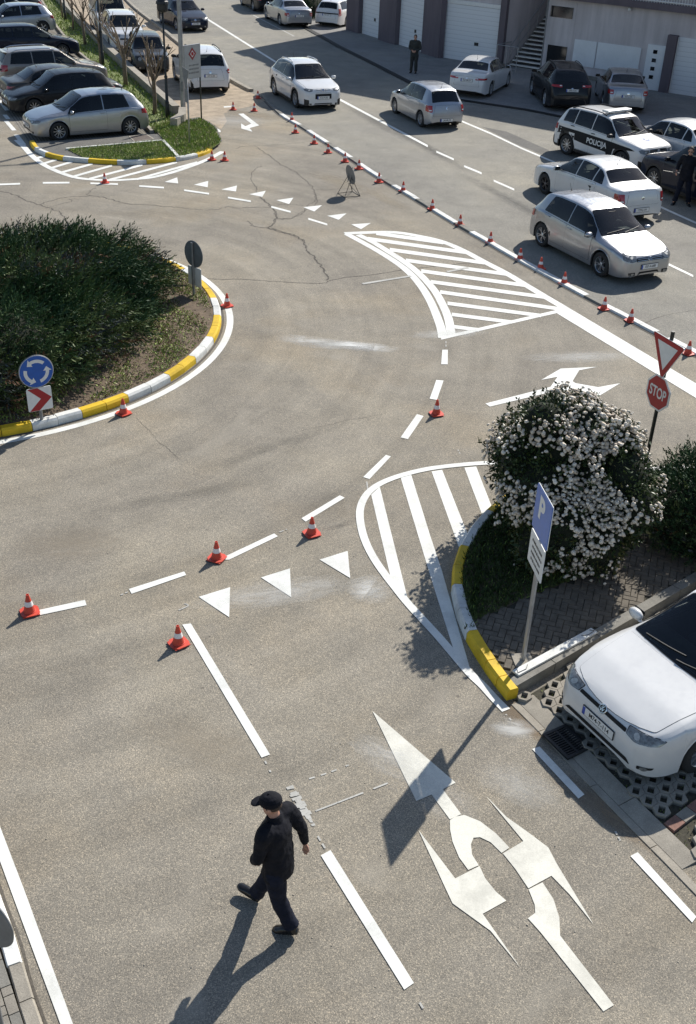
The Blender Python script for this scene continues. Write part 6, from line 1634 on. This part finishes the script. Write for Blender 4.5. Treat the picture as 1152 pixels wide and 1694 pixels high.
ico = bmesh.new(); bmesh.ops.create_icosphere(ico, subdivisions=1, radius=1.0); iv = np.array([v.co[:] for v in ico.verts]); if_ = np.array([[v.index for v in f.verts] for f in ico.faces]); ico.free()
V = []; F = []
for i in range(n):
    z = U[i] * .8 + np.array([0, 0, .5]); z /= np.linalg.norm(z); a = np.cross(z, [.3, .5, .8]); a /= np.linalg.norm(a); b = np.cross(z, a)
    s_ = rng.uniform(.016, .042); r = s_ * (1 + .16 * rng.normal(size=len(iv)))
    v = (iv[:, :1] * a + iv[:, 1:2] * b) * r[:, None] + iv[:, 2:] * z * r[:, None] * .62
    V.append(v + X[i]); F.append(if_ + i * len(iv))
o = link('blossom', fast_mesh('blossom', np.concatenate(V), np.concatenate(F), M['blossom']), t); o['kind'] = 'stuff'
print('blossoms', n)
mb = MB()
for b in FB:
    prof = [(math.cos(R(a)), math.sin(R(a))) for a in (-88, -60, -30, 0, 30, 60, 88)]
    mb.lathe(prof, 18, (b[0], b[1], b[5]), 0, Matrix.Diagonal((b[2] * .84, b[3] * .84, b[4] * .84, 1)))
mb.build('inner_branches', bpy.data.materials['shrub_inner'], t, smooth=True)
mb = MB(); rg = random.Random(2)
for k in range(8):
    b = FB[k]; p0 = Vector((3.15 + rg.uniform(-.1, .1), 13.5 + rg.uniform(-.1, .1), .1)); mb.tube([p0, p0.lerp(Vector((b[0], b[1], b[5])), .5) + Vector((0, 0, .1)), (b[0], b[1], b[5])], [.05, .035, .015], 7)
mb.build('stem', M['bark'], t)

# pruned bare trees
def bare_tree(px, h, label, seed, r0=.075, light=.3):
    rg = random.Random(seed); t = thing('pruned_tree', label, 'tree', group='pruned bare trees on the grass strip')
    tr = MB(); hh = h * .42; a = Vector((0, 0, -.1)); top = Vector((rg.uniform(-.1, .1), rg.uniform(-.1, .1), hh))
    tr.tube([a, a.lerp(top, .5) + Vector((rg.uniform(-.03, .03), rg.uniform(-.03, .03), 0)), top, top + Vector((rg.uniform(-.05, .05), 0, .25))], [r0 * 1.2, r0, r0 * .95, r0 * .7], 10); tr.build('trunk', M['bark'], t, smooth=True)
    n = rg.randint(6, 8)
    for k in range(n):
        az = 2 * math.pi * (k + rg.uniform(-.3, .3)) / n; el = rg.uniform(.75, 1.25); L = h * rg.uniform(.42, .60); st = Vector((0, 0, hh * rg.uniform(.72, 1.05)))
        d = Vector((math.cos(az) * math.cos(el), math.sin(az) * math.cos(el), math.sin(el))); lim = MB(); pts = [st]; p = st; dd = d.copy()
        for s_ in range(5):
            dd = (dd + Vector((rg.uniform(-.22, .22), rg.uniform(-.22, .22), rg.uniform(-.02, .22)))).normalized(); p = p + dd * L / 5; pts.append(p)
        lim.tube(pts, [r0 * .5, r0 * .42, r0 * .36, r0 * .32, r0 * .28, r0 * .30], 7)
        for s_ in (2, 3, 4):
            if rg.random() < .75:
                q = pts[s_]; e = (dd + Vector((rg.uniform(-.9, .9), rg.uniform(-.9, .9), .25))).normalized(); ln = h * rg.uniform(.10, .24)
                lim.tube([q, q + e * ln * .5, q + e * ln + Vector((0, 0, ln * .25))], [r0 * .28, r0 * .2, r0 * .16], 6)
                if rg.random() < .6:
                    e2 = (e + Vector((rg.uniform(-.8, .8), rg.uniform(-.8, .8), .5))).normalized(); q2 = q + e * ln * .5; lim.tube([q2, q2 + e2 * ln * .7], [r0 * .2, r0 * .10], 5)
        lim.build('limb', M['bark_light'] if rg.random() < light else M['bark'], t, smooth=True)
    t.location = G(*px, .05); return t
bare_tree((256, 189), 2.9, 'pruned bare tree nearest the notice board, low spreading limbs', 5)
bare_tree((209, 143), 3.3, 'pruned bare tree in front of the old black boxy hatchback, densest limbs', 9, .085)
bare_tree((168, 108), 3.2, 'pruned bare tree below the white off-roader bonnet', 13)
bare_tree((141, 74), 3.0, 'pruned bare tree fourth from the notice board', 14, .065)
bare_tree((121, 50), 2.9, 'slender pruned bare tree near the upper end of the grass strip', 15, .05)
bare_tree((104, 30), 2.9, 'slender pruned bare tree farthest up the grass strip', 16, .05)
# scrub behind the white estate
J3 = juniper('bush', 'dark scrubby bush between the silver saloon and the white estate', [(G(505, 30).x, G(505, 30).y + 1.5, 1.6, 2.5, 1.9, 0), (G(520, 5).x + .5, G(520, 5).y, 2.0, 3.5, 2.4, 0)], 1600, 30, 0, Lr=(.3, .6), w=.05, colp=(.5, .3, .0, .2), per=6)
# ---------------------------------------------------------------- garage building
def stained(name, col):
    m, nt, b = newmat(name); tc = nt.nodes.new('ShaderNodeTexCoord'); tc.name = 'TC'; mp = nt.nodes.new('ShaderNodeMapping'); mp.inputs['Scale'].default_value = (2.2, 2.2, .22); nt.links.new(tc.outputs['Object'], mp.inputs[0])
    n = tex(nt, 'noise', 1.0, 6, .65); nt.links.new(mp.outputs[0], n.inputs['Vector']); r_ = ramp(nt, [(.35, tuple(x * .80 for x in col)), (.6, col)]); nt.links.new(n.outputs[0], r_.inputs[0])
    f = tex(nt, 'noise', .6, 4, .6); rf = ramp(nt, [(.3, .90), (.7, 1.06)]); nt.links.new(f.outputs[0], rf.inputs[0])
    nt.links.new(mix(nt, 1.0, r_.outputs[0], rf.outputs[0], 'MULTIPLY'), b.inputs['Base Color']); setp(b, Roughness=.9); return m
M['wall'] = stained('render_wall', (.60, .55, .55))
M['wall_dark'] = stained('dark_plum_render', (.15, .125, .14))
def lined(name, col, sc, rot='Z'):
    m, nt, b = newmat(name)
    wv = tex(nt, 'wave', sc); wv.wave_type = 'BANDS'; wv.bands_direction = rot; wv.wave_profile = 'SAW'
    r_ = ramp(nt, [(0, tuple(x * .55 for x in col)), (.06, col), (.94, tuple(x * 1.03 for x in col)), (1, tuple(x * .7 for x in col))]); nt.links.new(wv.outputs[0], r_.inputs[0])
    nt.links.new(r_.outputs[0], b.inputs['Base Color']); setp(b, Roughness=.55); return m
M['shutter'] = lined('shutter_white', (.72, .73, .74), 1.55); M['shutter_panel'] = mat('panel_white', (.74, .75, .76), .5, .06, 2)
RH = 8.5
M['tread'] = mat('sun_brightened_tread', (.78, .76, .70), .8, .1, 6)  # treads lightened, sunlight on the stair put into the colour
t = thing('garage_building', 'grey building with white garage doors, dark pilasters and an outside stair', 'building')
A0, A1 = G(581, 50), G(727, 95)            # facade with the two tall doors
B1 = A1 + wd_ * 30
da = (A1 - A0).normalized(); na = Vector((-da.y, da.x, 0))          # into the building
nb = Vector((-wd_.y, wd_.x, 0))
if nb.y < 0: nb = -nb
if na.x < 0: na = -na
mb = MB(); gapst = .0
SX0, SX1 = 3.80, 5.90                        # the open stair, metres along the right facade
foot = [(A0 + na * .0), A1, A1 + wd_ * SX0, A1 + wd_ * SX0 + nb * 7, A1 + wd_ * SX1 + nb * 7, A1 + wd_ * SX1, B1, B1 + nb * 14, A0 + na * 16]
mb.prism([(p.x, p.y) for p in foot], -.1, RH); mb.build('wall', M['wall'], t)
def onwall(org, d, n, s0, s1, z0, z1, out, th, name, m, parent=t, bevel=0):
    c = org + d * ((s0 + s1) / 2) - n * (out + th / 2) + Vector((0, 0, (z0 + z1) / 2)); return MB().box(c, (s1 - s0, th, z1 - z0), 0, math.atan2(d.y, d.x)).build(name, m, parent, bevel=bevel)
LA = (A1 - A0).length
def sA(px, py=None): q_ = G(px, py); return (q_ - A0).dot(da)
def sB(px, py): q_ = G(px, py); return (q_ - A1).dot(wd_)
# left facade
d1 = (sA(599, 56), sA(637, 66)); d2 = (sA(656, 75), sA(706, 88))
for k, (a, b) in enumerate((d1, d2)):
    dd = onwall(A0, da, na, a, b, .03, 4.2, .002, .05, 'garage_door', M['shutter']); 
onwall(A0, da, na, -.05, d1[0] - .02, 0, RH - .1, .003, .32, 'pilaster', M['wall_dark']); onwall(A0, da, na, d1[1] + .02, d2[0] - .02, 0, RH - .1, .003, .32, 'pilaster', M['wall_dark']); onwall(A0, da, na, d2[1] + .02, LA + .35, 0, RH - .12, .003, .32, 'pilaster', M['wall_dark'])
onwall(A0, da, na, d1[0], d2[1], 4.22, 4.6, .003, .10, 'lintel', M['wall_dark'])
for a, b in (d1, d2): onwall(A0, da, na, (a + b) / 2 + .2, (a + b) / 2 + .36, .85, 1.0, .055, .02, 'door_lock', M['black'])
# right facade
s3 = (.10, 3.40)
g3 = onwall(A1, wd_, nb, s3[0], s3[1], .03, 2.60, .002, .05, 'garage_door', M['shutter']); onwall(A1, wd_, nb, s3[0] - .04, s3[1] + .04, 2.62, 2.80, .002, .07, 'shutter_box', M['signwhite'])
onwall(A1, wd_, nb, 2.05, 2.28, .82, .97, .055, .02, 'door_lock', M['black'])
onwall(A1, wd_, nb, 3.45, 3.79, 0, RH - .14, .003, .25, 'pilaster', M['wall_dark'])
so_ = A1 + wd_ * SX0
W_ = SX1 - SX0 - .12
# outside stair between the two blocks, rising into the gap
sang = math.atan2(wd_.y, wd_.x)
nst = 22
for k in range(nst):
    c = so_ + wd_ * (SX1 - SX0) / 2 + nb * (.6 + .28 * k) + Vector((0, 0, .10 + .168 * k)); MB().box(c, (W_, .27, .05), 0, sang).build('stair_tread', M['tread'], t, bevel=.006)
mb = MB()
for sd_ in (.06, SX1 - SX0 - .06):
    a = so_ + wd_ * sd_ + nb * .45 + Vector((0, 0, .0)); b = a + nb * .28 * nst + Vector((0, 0, .168 * nst)); mb.tube([a, b], .05, 6)
mb.build('stringer', M['concrete_dark'], t)
mb = MB()
for sd_ in (.05, SX1 - SX0 - .08):
    a = so_ + wd_ * sd_ + nb * .5 + Vector((0, 0, 1.0)); b = a + nb * .28 * nst + Vector((0, 0, .168 * nst)); mb.tube([a, b], .022, 6); mb.tube([a - Vector((0, 0, .5)), b - Vector((0, 0, .5))], .012, 5)
    for k in range(0, nst, 3):
        q_ = a + (b - a) * (k / nst); mb.tube([q_, q_ - Vector((0, 0, 1.0))], .016, 5)
for z in (.15, 1.15):
    mb.tube([so_ + wd_ * .05 - nb * .9 + Vector((0, 0, z)), so_ + wd_ * .05 + nb * .5 + Vector((0, 0, z))], .022, 6); mb.tube([so_ + wd_ * .05 - nb * .9 + Vector((0, 0, z)), so_ + wd_ * 1.2 - nb * .9 + Vector((0, 0, z))], .022, 6)
for s_ in (.05, .6, 1.2): mb.tube([so_ + wd_ * s_ - nb * .9 + Vector((0, 0, .03)), so_ + wd_ * s_ - nb * .9 + Vector((0, 0, 1.15))], .022, 6)
mb.build('stair_railing', M['steel'], t)
# beyond the stair
sw = SX1
onwall(A1, wd_, nb, 6.14, 7.16, .50, 1.34, .003, .03, 'window', M['glass_win']); onwall(A1, wd_, nb, 6.06, 7.22, 2.58, 3.06, .003, .03, 'window', M['glass_win'])
onwall(A1, wd_, nb, 7.30, 7.38, 0, 3.30, .003, .012, 'wall_step', M['wall'])
w0, w1 = 7.52, 10.90
onwall(A1, wd_, nb, w0, w0 + 1.15, .60, 1.74, .003, .05, 'shutter_panel', M['shutter_panel']); onwall(A1, wd_, nb, w0 + 1.21, w1, .60, 1.74, .003, .05, 'shutter_panel', M['shutter_panel'])
dx0 = 11.20; 
dr = onwall(A1, wd_, nb, dx0, dx0 + .88, .03, 1.95, .003, .06, 'side_door', M['shutter_panel'])
for k in range(4): onwall(A1, wd_, nb, dx0 + .30, dx0 + .50, .50 + .36 * k, .66 + .36 * k, .065, .01, 'door_pane', M['glass_win'], dr)
onwall(A1, wd_, nb, 12.13, 12.57, 0, 2.46, .003, .25, 'pilaster', M['wall_dark'])
onwall(A1, wd_, nb, 12.62, 15.7, .03, 2.40, .002, .05, 'garage_door', M['shutter'])
onwall(A1, wd_, nb, 15.75, 16.2, 0, 2.46, .003, .25, 'pilaster', M['wall_dark']); onwall(A1, wd_, nb, 16.3, 19.3, .03, 2.40, .002, .05, 'garage_door', M['shutter'])
for a, b, h in ((s3[0], s3[1], 2.60), (12.62, 15.7, 2.40)):
    onwall(A1, wd_, nb, a - .05, a - .005, .0, h, .003, .075, 'door_frame', M['signwhite']); onwall(A1, wd_, nb, b + .005, b + .05, .0, h, .003, .075, 'door_frame', M['signwhite'])
for s_ in (6.02, 12.35): MB().tube([A1 + wd_ * s_ - nb * .30 + Vector((0, 0, .1)), A1 + wd_ * s_ - nb * .30 + Vector((0, 0, 3.4))], .035, 8).build('downpipe', M['steel_grey'], t) if s_ < 7 else None
onwall(A1, wd_, nb, 7.40, 11.15, .0, .22, .004, .02, 'plinth', M['concrete_dark'])
# balcony slab and balustrade above
onwall(A1, wd_, nb, SX1 + .02, 29, 3.40, 3.68, .004, .30, 'balcony_slab', M['wall_dark'])
mb = MB(); o_ = A1 - nb * .22
for k in range(0, 150):
    s_ = 9.0 + k * .13
    if s_ < 28: q_ = o_ + wd_ * s_; mb.tube([q_ + Vector((0, 0, 3.68)), q_ + Vector((0, 0, 4.60))], .016, 5)
for z in (3.76, 4.62): mb.tube([o_ + wd_ * 8.95 + Vector((0, 0, z)), o_ + wd_ * 28 + Vector((0, 0, z))], .028, 6)
mb.build('balustrade', M['signwhite'], t)
q_ = A1 + wd_ * 10.05 - nb * .1; MB().lathe([(.02, 0), (.08, .02), (.08, .12), (.02, .15)], 10, q_ + Vector((0, 0, 3.22))).build('wall_lamp', M['signwhite'], t)
onwall(A1, wd_, nb, 0, 30, RH - .25, RH, .003, .35, 'cornice', M['wall_dark'])
# unseen building added off the right edge to shade the officer's corner
Q0 = Vector((14.6, 42.6, 0)); qd = (G(1152, 560) - G(1000, 470)).normalized(); qn = Vector((-qd.y, qd.x, 0))
if qn.x < 0: qn = -qn
t2 = thing('shade_building', 'pale house just off the right edge, beside the dark blue off-roader', 'building')  # added unseen house, only there to shade the officer's corner
MB().prism([(p.x, p.y) for p in (Q0, Q0 + qd * 14, Q0 + qd * 14 + qn * 9, Q0 + qn * 9)], -.1, 7.3).build('wall', M['wall'], t2)
for k in range(4): 
    c = Q0 + qd * (2 + 3.2 * k) - qn * .03 + Vector((0, 0, 4.6)); w_ = MB().box(c, (1.3, .06, 1.4), 0, math.atan2(qd.y, qd.x)).build('window', M['glass_win'], t2); MB().box(c - qn * .06 - Vector((0, 0, .75)), (1.5, .14, .06), 0, math.atan2(qd.y, qd.x)).build('sill', M['concrete'], w_)
MB().prism([(p.x, p.y) for p in (Q0 - qd * .3 - qn * .3, Q0 + qd * 14.3 - qn * .3, Q0 + qd * 14.3 + qn * 9.3, Q0 - qd * .3 + qn * 9.3)], 7.3, 7.55).build('roof', M['concrete_dark'], t2)
# ---------------------------------------------------------------- people
def ell(mb, c, r, Mx=None, n=20, m=8):
    prof = [(math.cos(R(a)), math.sin(R(a))) for a in np.linspace(-89, 89, m)]
    S = Matrix.Diagonal((r[0], r[1], r[2], 1)); mb.lathe(prof, n, c, 0, (Mx @ S) if Mx else S)
def loft(mb, pts, rad, n=18, side=None):
    """limb or torso: pts joints, rad list of (along side, across) half sizes"""
    pts = [Vector(p) for p in pts]; vs = []; k = len(pts)
    rad = [(r, r) if not isinstance(r, tuple) else r for r in rad]
    # refine
    P = smooth_path(pts, 5); Rr = []
    for i in range(k - 1):
        for j in range(5):
            t = j / 5; t = t * t * (3 - 2 * t); Rr.append((rad[i][0] * (1 - t) + rad[i + 1][0] * t, rad[i][1] * (1 - t) + rad[i + 1][1] * t))
    Rr.append(rad[-1]); s0 = Vector(side or (0, 1, 0))
    for i, p in enumerate(P):
        d = (P[min(i + 1, len(P) - 1)] - P[max(i - 1, 0)]).normalized(); a = s0 - d * s0.dot(d)
        if a.length < .2: a = Vector((1, 0, 0)) - d * d.x
        a.normalize(); b = d.cross(a); s0 = a
        for q_ in range(n):
            an = 2 * math.pi * q_ / n; vs.append(p + a * math.cos(an) * Rr[i][0] + b * math.sin(an) * Rr[i][1])
    fs = [(i * n + q_, i * n + (q_ + 1) % n, (i + 1) * n + (q_ + 1) % n, (i + 1) * n + q_) for i in range(len(P) - 1) for q_ in range(n)]
    fs += [tuple(range(n))[::-1], tuple(range((len(P) - 1) * n, len(P) * n))]
    mb.add(vs, fs)
def fuse(name, mb, m, parent, vox=.008, smooth=2, noise=0.0):
    o = mb.build('tmp', m); md = o.modifiers.new('r', 'REMESH'); md.mode = 'VOXEL'; md.voxel_size = vox; md.use_smooth_shade = True
    s = o.modifiers.new('s', 'CORRECTIVE_SMOOTH' if False else 'SMOOTH'); s.iterations = smooth; s.factor = .5
    if noise:
        tx = bpy.data.textures.new('folds', 'CLOUDS'); tx.noise_scale = .16; tx.noise_depth = 2; dmod = o.modifiers.new('d', 'DISPLACE'); dmod.texture = tx; dmod.strength = noise; dmod.mid_level = .5
    dg = bpy.context.evaluated_depsgraph_get(); me = bpy.data.meshes.new_from_object(o.evaluated_get(dg)); bpy.data.objects.remove(o)
    me.polygons.foreach_set('use_smooth', [True] * len(me.polygons))
    return link(name, me, parent)
def hand(mb, wrist, dirv, palmn, sgn, curl=.5, s=1.0):
    """palm and five fingers; dirv along the hand, palmn = palm normal, sgn puts the thumb side"""
    d = Vector(dirv).normalized(); n = (Vector(palmn) - d * Vector(palmn).dot(d)).normalized(); t = d.cross(n) * sgn; w = Vector(wrist)
    Mx = Matrix((( t.x, n.x, d.x, 0), (t.y, n.y, d.y, 0), (t.z, n.z, d.z, 0), (0, 0, 0, 1)))
    ell(mb, w + d * .045 * s, (.041 * s, .017 * s, .052 * s), Mx)
    for k, (off, L) in enumerate(((.030, .070), (.011, .078), (-.009, .073), (-.028, .058))):
        p = w + d * .080 * s + t * off * s; pts = [p - d * .02, p]; dd = d.copy(); c = curl * (1 + .12 * k)
        for f in (.42, .33, .25):
            dd = (dd + n * c * .55).normalized(); p = p + dd * L * f * s * 1.0; pts.append(p)
        mb.tube(pts, [.0085 * s, .0088 * s, .0082 * s, .0075 * s, .0062 * s], 9)
    p = w + d * .028 * s + t * .034 * s; e = (t * .75 + d * .75 + n * .35).normalized()
    mb.tube([p - t * .012, p, p + e * .030 * s, p + (e + d * .5 + n * .2).normalized() * .058 * s], [.012 * s, .012 * s, .0098 * s, .0080 * s], 9)
def person(label, pose, loc, rz, h=1.76, cap=False, glasses=False, extra=None, jacket=None, trousers=None, vox=.0065, belly=1.0):
    t = thing('person', label, 'person'); k = h / 1.76; J = {a: Vector(b) * k for a, b in pose.items()}
    jm = jacket or M['cloth_black']; tm = trousers or M['cloth_navy']
    # body
    b = MB()
    loft(b, [J['pelvis'] - Vector((0, 0, .08)), J['pelvis'], J['spine'], J['chest'], J['neck'] - Vector((0, 0, .06))], [(.14 * k, .10 * k), (.155 * k, .105 * k), (.135 * k, .095 * k), (.165 * k, .105 * k), (.07 * k, .06 * k)])
    hd = J['head']; up = (hd - J['neck']).normalized()
    loft(b, [J['neck'] - up * .06, J['neck'], J['neck'] + up * .06, hd - up * .02], [.066 * k, .058 * k, .056 * k, .06 * k])
    fx = (J['look'] - up * J['look'].dot(up)).normalized(); lf = up.cross(fx)
    Mh = Matrix(((fx.x, lf.x, up.x, 0), (fx.y, lf.y, up.y, 0), (fx.z, lf.z, up.z, 0), (0, 0, 0, 1)))
    ell(b, hd + up * .02 * k, (.098 * k, .077 * k, .105 * k), Mh); ell(b, hd + fx * .028 * k - up * .055 * k, (.066 * k, .056 * k, .060 * k), Mh)
    ell(b, hd + fx * .095 * k - up * .012 * k, (.020 * k, .012 * k, .024 * k), Mh); ell(b, hd + fx * .080 * k - up * .052 * k, (.016 * k, .026 * k, .010 * k), Mh); ell(b, hd + fx * .082 * k + up * .022 * k, (.012 * k, .045 * k, .009 * k), Mh)
    for s in (1, -1): ell(b, hd + lf * s * .078 * k - up * .005 * k - fx * .006, (.018 * k, .010 * k, .030 * k), Mh)
    for s, c in ((1, 'L'), (-1, 'R')):
        sh, el_, wr = J['sh' + c], J['el' + c], J['wr' + c]
        loft(b, [J['chest'] + Vector((0, s * .05, .06)), sh, sh.lerp(el_, .5), el_, el_.lerp(wr, .35), wr], [.07 * k, .058 * k, .046 * k, .038 * k, .040 * k, .027 * k])
        d = (wr - el_).normalized(); hand(b, wr, d + J['hd' + c] * .5, J['pn' + c], s if 'thumb' not in pose else s, J['curl' + c].x if 'curl' + c in J else .45, k * 1.04)
        hp, kn, an, to = J['hip' + c], J['kn' + c], J['an' + c], J['to' + c]
        loft(b, [J['pelvis'] + Vector((0, s * .04, 0)), hp - Vector((0, 0, .04)), hp.lerp(kn, .5), kn, kn.lerp(an, .35), an], [.09 * k, .088 * k, .072 * k, .054 * k, .054 * k, .036 * k])
        loft(b, [an, an.lerp(to, .25) - (to - an).cross(Vector((0, 1, 0))).normalized() * 0.0, an.lerp(to, .45) - Vector((0, 0, .03))], [.030 * k, .026 * k, .018 * k])
    body = fuse('body', b, M['skin'], t, vox, 2)
    # trousers
    b = MB()
    loft(b, [J['pelvis'] - Vector((0, 0, .10)), J['pelvis'] + Vector((0, 0, .08))], [(.170 * k, .135 * k), (.170 * k, .128 * k)])
    for s, c in ((1, 'L'), (-1, 'R')):
        hp, kn, an = J['hip' + c], J['kn' + c], J['an' + c]
        e = an + (an - kn).normalized() * -.02
        loft(b, [J['pelvis'] + Vector((0, s * .05, 0)), hp - Vector((0, 0, .05)), hp.lerp(kn, .55), kn, kn.lerp(e, .5), kn.lerp(e, .85), e], [.118 * k, .116 * k, .098 * k, .083 * k, .080 * k, .076 * k, (.080 * k, .084 * k)])
    fuse('trousers', b, tm, t, .010, 2, .034)
    # jacket
    b = MB()
    loft(b, [J['pelvis'] - Vector((0, 0, .16)), J['pelvis'] + Vector((0, 0, .06)), J['spine'], J['chest'] - Vector((0, 0, .03)), J['chest'] + Vector((0, 0, .08)), J['neck'] - up * .035], [(.205 * k, .160 * k * belly), (.195 * k, .152 * k * belly), (.190 * k, .148 * k), (.210 * k, .152 * k), (.190 * k, .122 * k), (.082 * k, .074 * k)])
    loft(b, [J['neck'] - up * .06, J['neck'] + up * .012], [.080 * k, .074 * k])
    for s, c in ((1, 'L'), (-1, 'R')):
        sh, el_, wr = J['sh' + c], J['el' + c], J['wr' + c]; e = wr + (el_ - wr).normalized() * .015
        loft(b, [J['chest'] + Vector((0, s * .06, .06)), sh, sh.lerp(el_, .5), el_, el_.lerp(e, .5), e], [.10 * k, .086 * k, .072 * k, .062 * k, .054 * k, .046 * k])
    fuse('jacket', b, jm, t, .010, 2, .046)
    b = MB(); loft(b, [J['neck'] - up * .040, J['neck'] + up * .020], [(.088 * k, .082 * k), (.080 * k, .074 * k)]); b.build('collar', jm, t, smooth=True)
    for c in 'LR':
        b = MB(); an, to = J['an' + c], J['to' + c]; f = (to - an); f2 = Vector((f.x, f.y, 0)).normalized(); kn = J['kn' + c]; upv = Vector((0, 0, 1))
        # foot frame: along the toe direction
        al = f.normalized(); hl = an - al * .065 * k
        nn = al.cross(Vector((-f2.y, f2.x, 0))); nn = nn if nn.z > 0 else -nn
        hl = an - nn * .055 * k - al * .06 * k; tip = hl + al * .285 * k; sd = (-f2.y, f2.x, 0)
        loft(b, [hl, hl + al * .06 * k + nn * .012 * k, hl + al * .15 * k + nn * .004, hl + al * .235 * k - nn * .008 * k, tip - nn * .014 * k], [(.032 * k, .034 * k), (.046 * k, .056 * k), (.050 * k, .052 * k), (.052 * k, .038 * k), (.028 * k, .022 * k)], side=sd)
        loft(b, [an + (kn - an).normalized() * .09 * k, an, hl + al * .05 * k], [.056 * k, .054 * k, .052 * k])
        fuse('shoe', b, M['shoe'], t, .006, 2)
    if cap:
        b = MB(); Mc = Mh; ell(b, hd + up * .062 * k - fx * .004, (.118 * k, .102 * k, .080 * k), Mc); ell(b, hd + up * .045 * k, (.112 * k, .094 * k, .042 * k), Mc)
        # the brim, a curved tongue
        ctr = hd + up * .048 * k + fx * .13 * k; ell(b, ctr - up * .006, (.078 * k, .078 * k, .012), Mc @ Matrix.Rotation(R(10), 4, 'Y'))
        o = fuse('cap', b, M['cloth_black'], t, .005, 2, .006); ell2 = MB(); ell(ell2, hd + up * .143 * k, (.010, .010, .006), Mc, 10, 5); ell2.build('cap_button', M['cloth_black'], o, smooth=True)
        b = MB(); ell(b, hd - fx * .012 * k + up * .008 * k, (.098 * k, .082 * k, .060 * k), Mh); hr = fuse('hair', b, M['hair'], t, .006, 1)
    else:
        b = MB(); ell(b, hd - fx * .014 * k + up * .036 * k, (.100 * k, .084 * k, .100 * k), Mh); fuse('hair', b, M['hair'], t, .006, 1)
    if glasses:
        b = MB(); 
        for s in (1, -1): ell(b, hd + fx * .088 * k + lf * s * .032 * k + up * .006 * k, (.010, .028 * k, .019 * k), Mh, 12, 6)
        b.tube([hd + fx * .09 * k + lf * .075 * k + up * .01 * k, hd + fx * .10 * k + up * .01 * k, hd + fx * .09 * k - lf * .075 * k + up * .01 * k], .004, 5).build('sunglasses', M['black'], t, smooth=True)
    else:
        for s in (1, -1):
            b = MB(); ell(b, hd + fx * .0835 * k + lf * s * .031 * k + up * .004 * k, (.009, .012, .0065), Mh, 10, 6); b.build('eye', M['ink'], t, smooth=True)
    if extra: extra(t, J, k)
    t.location = loc; t.rotation_euler = (0, 0, rz); return t
WALK = dict(pelvis=(0, 0, .93), spine=(.02, 0, 1.13), chest=(.035, 0, 1.33), neck=(.045, 0, 1.505), head=(.075, 0, 1.635), look=(1, .12, -.10),
    hipR=(.02, -.09, .89), knR=(.15, -.11, .50), anR=(.31, -.11, .11), toR=(.44, -.13, .14), hipL=(-.01, .09, .89), knL=(-.06, .11, .49), anL=(-.20, .10, .115), toL=(-.05, .11, .075),
    shR=(.00, -.185, 1.425), elR=(-.12, -.27, 1.145), wrR=(-.14, -.32, .885), hdR=(.12, 0, -.6), pnR=(.35, .9, 0), curlR=(.35, 0, 0),
    shL=(.065, .185, 1.42), elL=(.10, .24, 1.15), wrL=(.19, .15, .95), hdL=(.1, -.1, -.5), pnL=(0, -1, -.1), curlL=(.6, 0, 0))
HD = R(158)
pa = G(474, 1543); la = Vector((-.14, .10, 0)); ca_, sa_ = math.cos(HD), math.sin(HD)
person('man in black uniform and baseball cap striding to the left across the asphalt', WALK, (pa.x - (la.x * ca_ - la.y * sa_), pa.y - (la.x * sa_ + la.y * ca_), .0), HD, 1.70, cap=True)
def belt(t, J, k): MB().tube([J['wrL'] + Vector((0, 0, -.06)), J['wrL'] + Vector((.08, .05, -.04)), J['wrL'] + Vector((.42, .02, .02))], .008, 6).build('rod', M['signwhite'], t)
STAND = dict(pelvis=(0, 0, .93), spine=(.0, 0, 1.13), chest=(.01, 0, 1.34), neck=(.01, 0, 1.51), head=(.03, 0, 1.64), look=(1, 0, -.12),
    hipR=(0, -.09, .90), knR=(.02, -.11, .50), anR=(-.01, -.13, .095), toR=(.13, -.17, .055), hipL=(0, .09, .90), knL=(.02, .10, .50), anL=(-.01, .11, .095), toL=(.13, .13, .055),
    shR=(0, -.19, 1.43), elR=(-.03, -.27, 1.15), wrR=(.17, -.10, 1.06), hdR=(.2, .5, 0), pnR=(-.8, .3, 0), curlR=(.7, 0, 0),
    shL=(0, .19, 1.43), elL=(-.03, .27, 1.15), wrL=(.18, .08, 1.04), hdL=(.2, -.5, 0), pnL=(-.8, -.3, 0), curlL=(.7, 0, 0))
pf = G(684, 122); jf = mat('grey_green_jacket', (.035, .037, .033), .85, .25, 16, bmp=.6, bscale=22)
person('man in a dark jacket standing on the forecourt in the shade before the garage doors', STAND, (pf.x, pf.y, .03), R(-105), 1.70, jacket=jf, trousers=jf, vox=.009)
ST2 = dict(STAND, knR=(.03, -.14, .50), anR=(.05, -.20, .095), toR=(.19, -.25, .055), knL=(.0, .14, .50), anL=(-.06, .21, .095), toL=(.06, .28, .055), wrR=(.10, -.30, 1.02), elR=(-.05, -.29, 1.17), hdR=(.5, 0, 0), pnR=(0, 1, -.2), elL=(-.02, .30, 1.16), wrL=(.06, .33, .92), hdL=(.1, 0, -.5), pnL=(0, -1, 0))
def rod(t, J, k):
    a = J['wrR'] + Vector((.07, .01, -.035)); MB().tube([a + Vector((-.10, .10, -.02)), a, a + Vector((.22, -.38, .06))], .009, 6).build('rod', M['black'], t)
pr_ = G(1126, 339)
person('officer in black and sunglasses standing by the dark blue off-roader holding a thin rod', ST2, (pr_.x, pr_.y, 0), R(-112), 1.76, glasses=True, extra=rod, vox=.008)
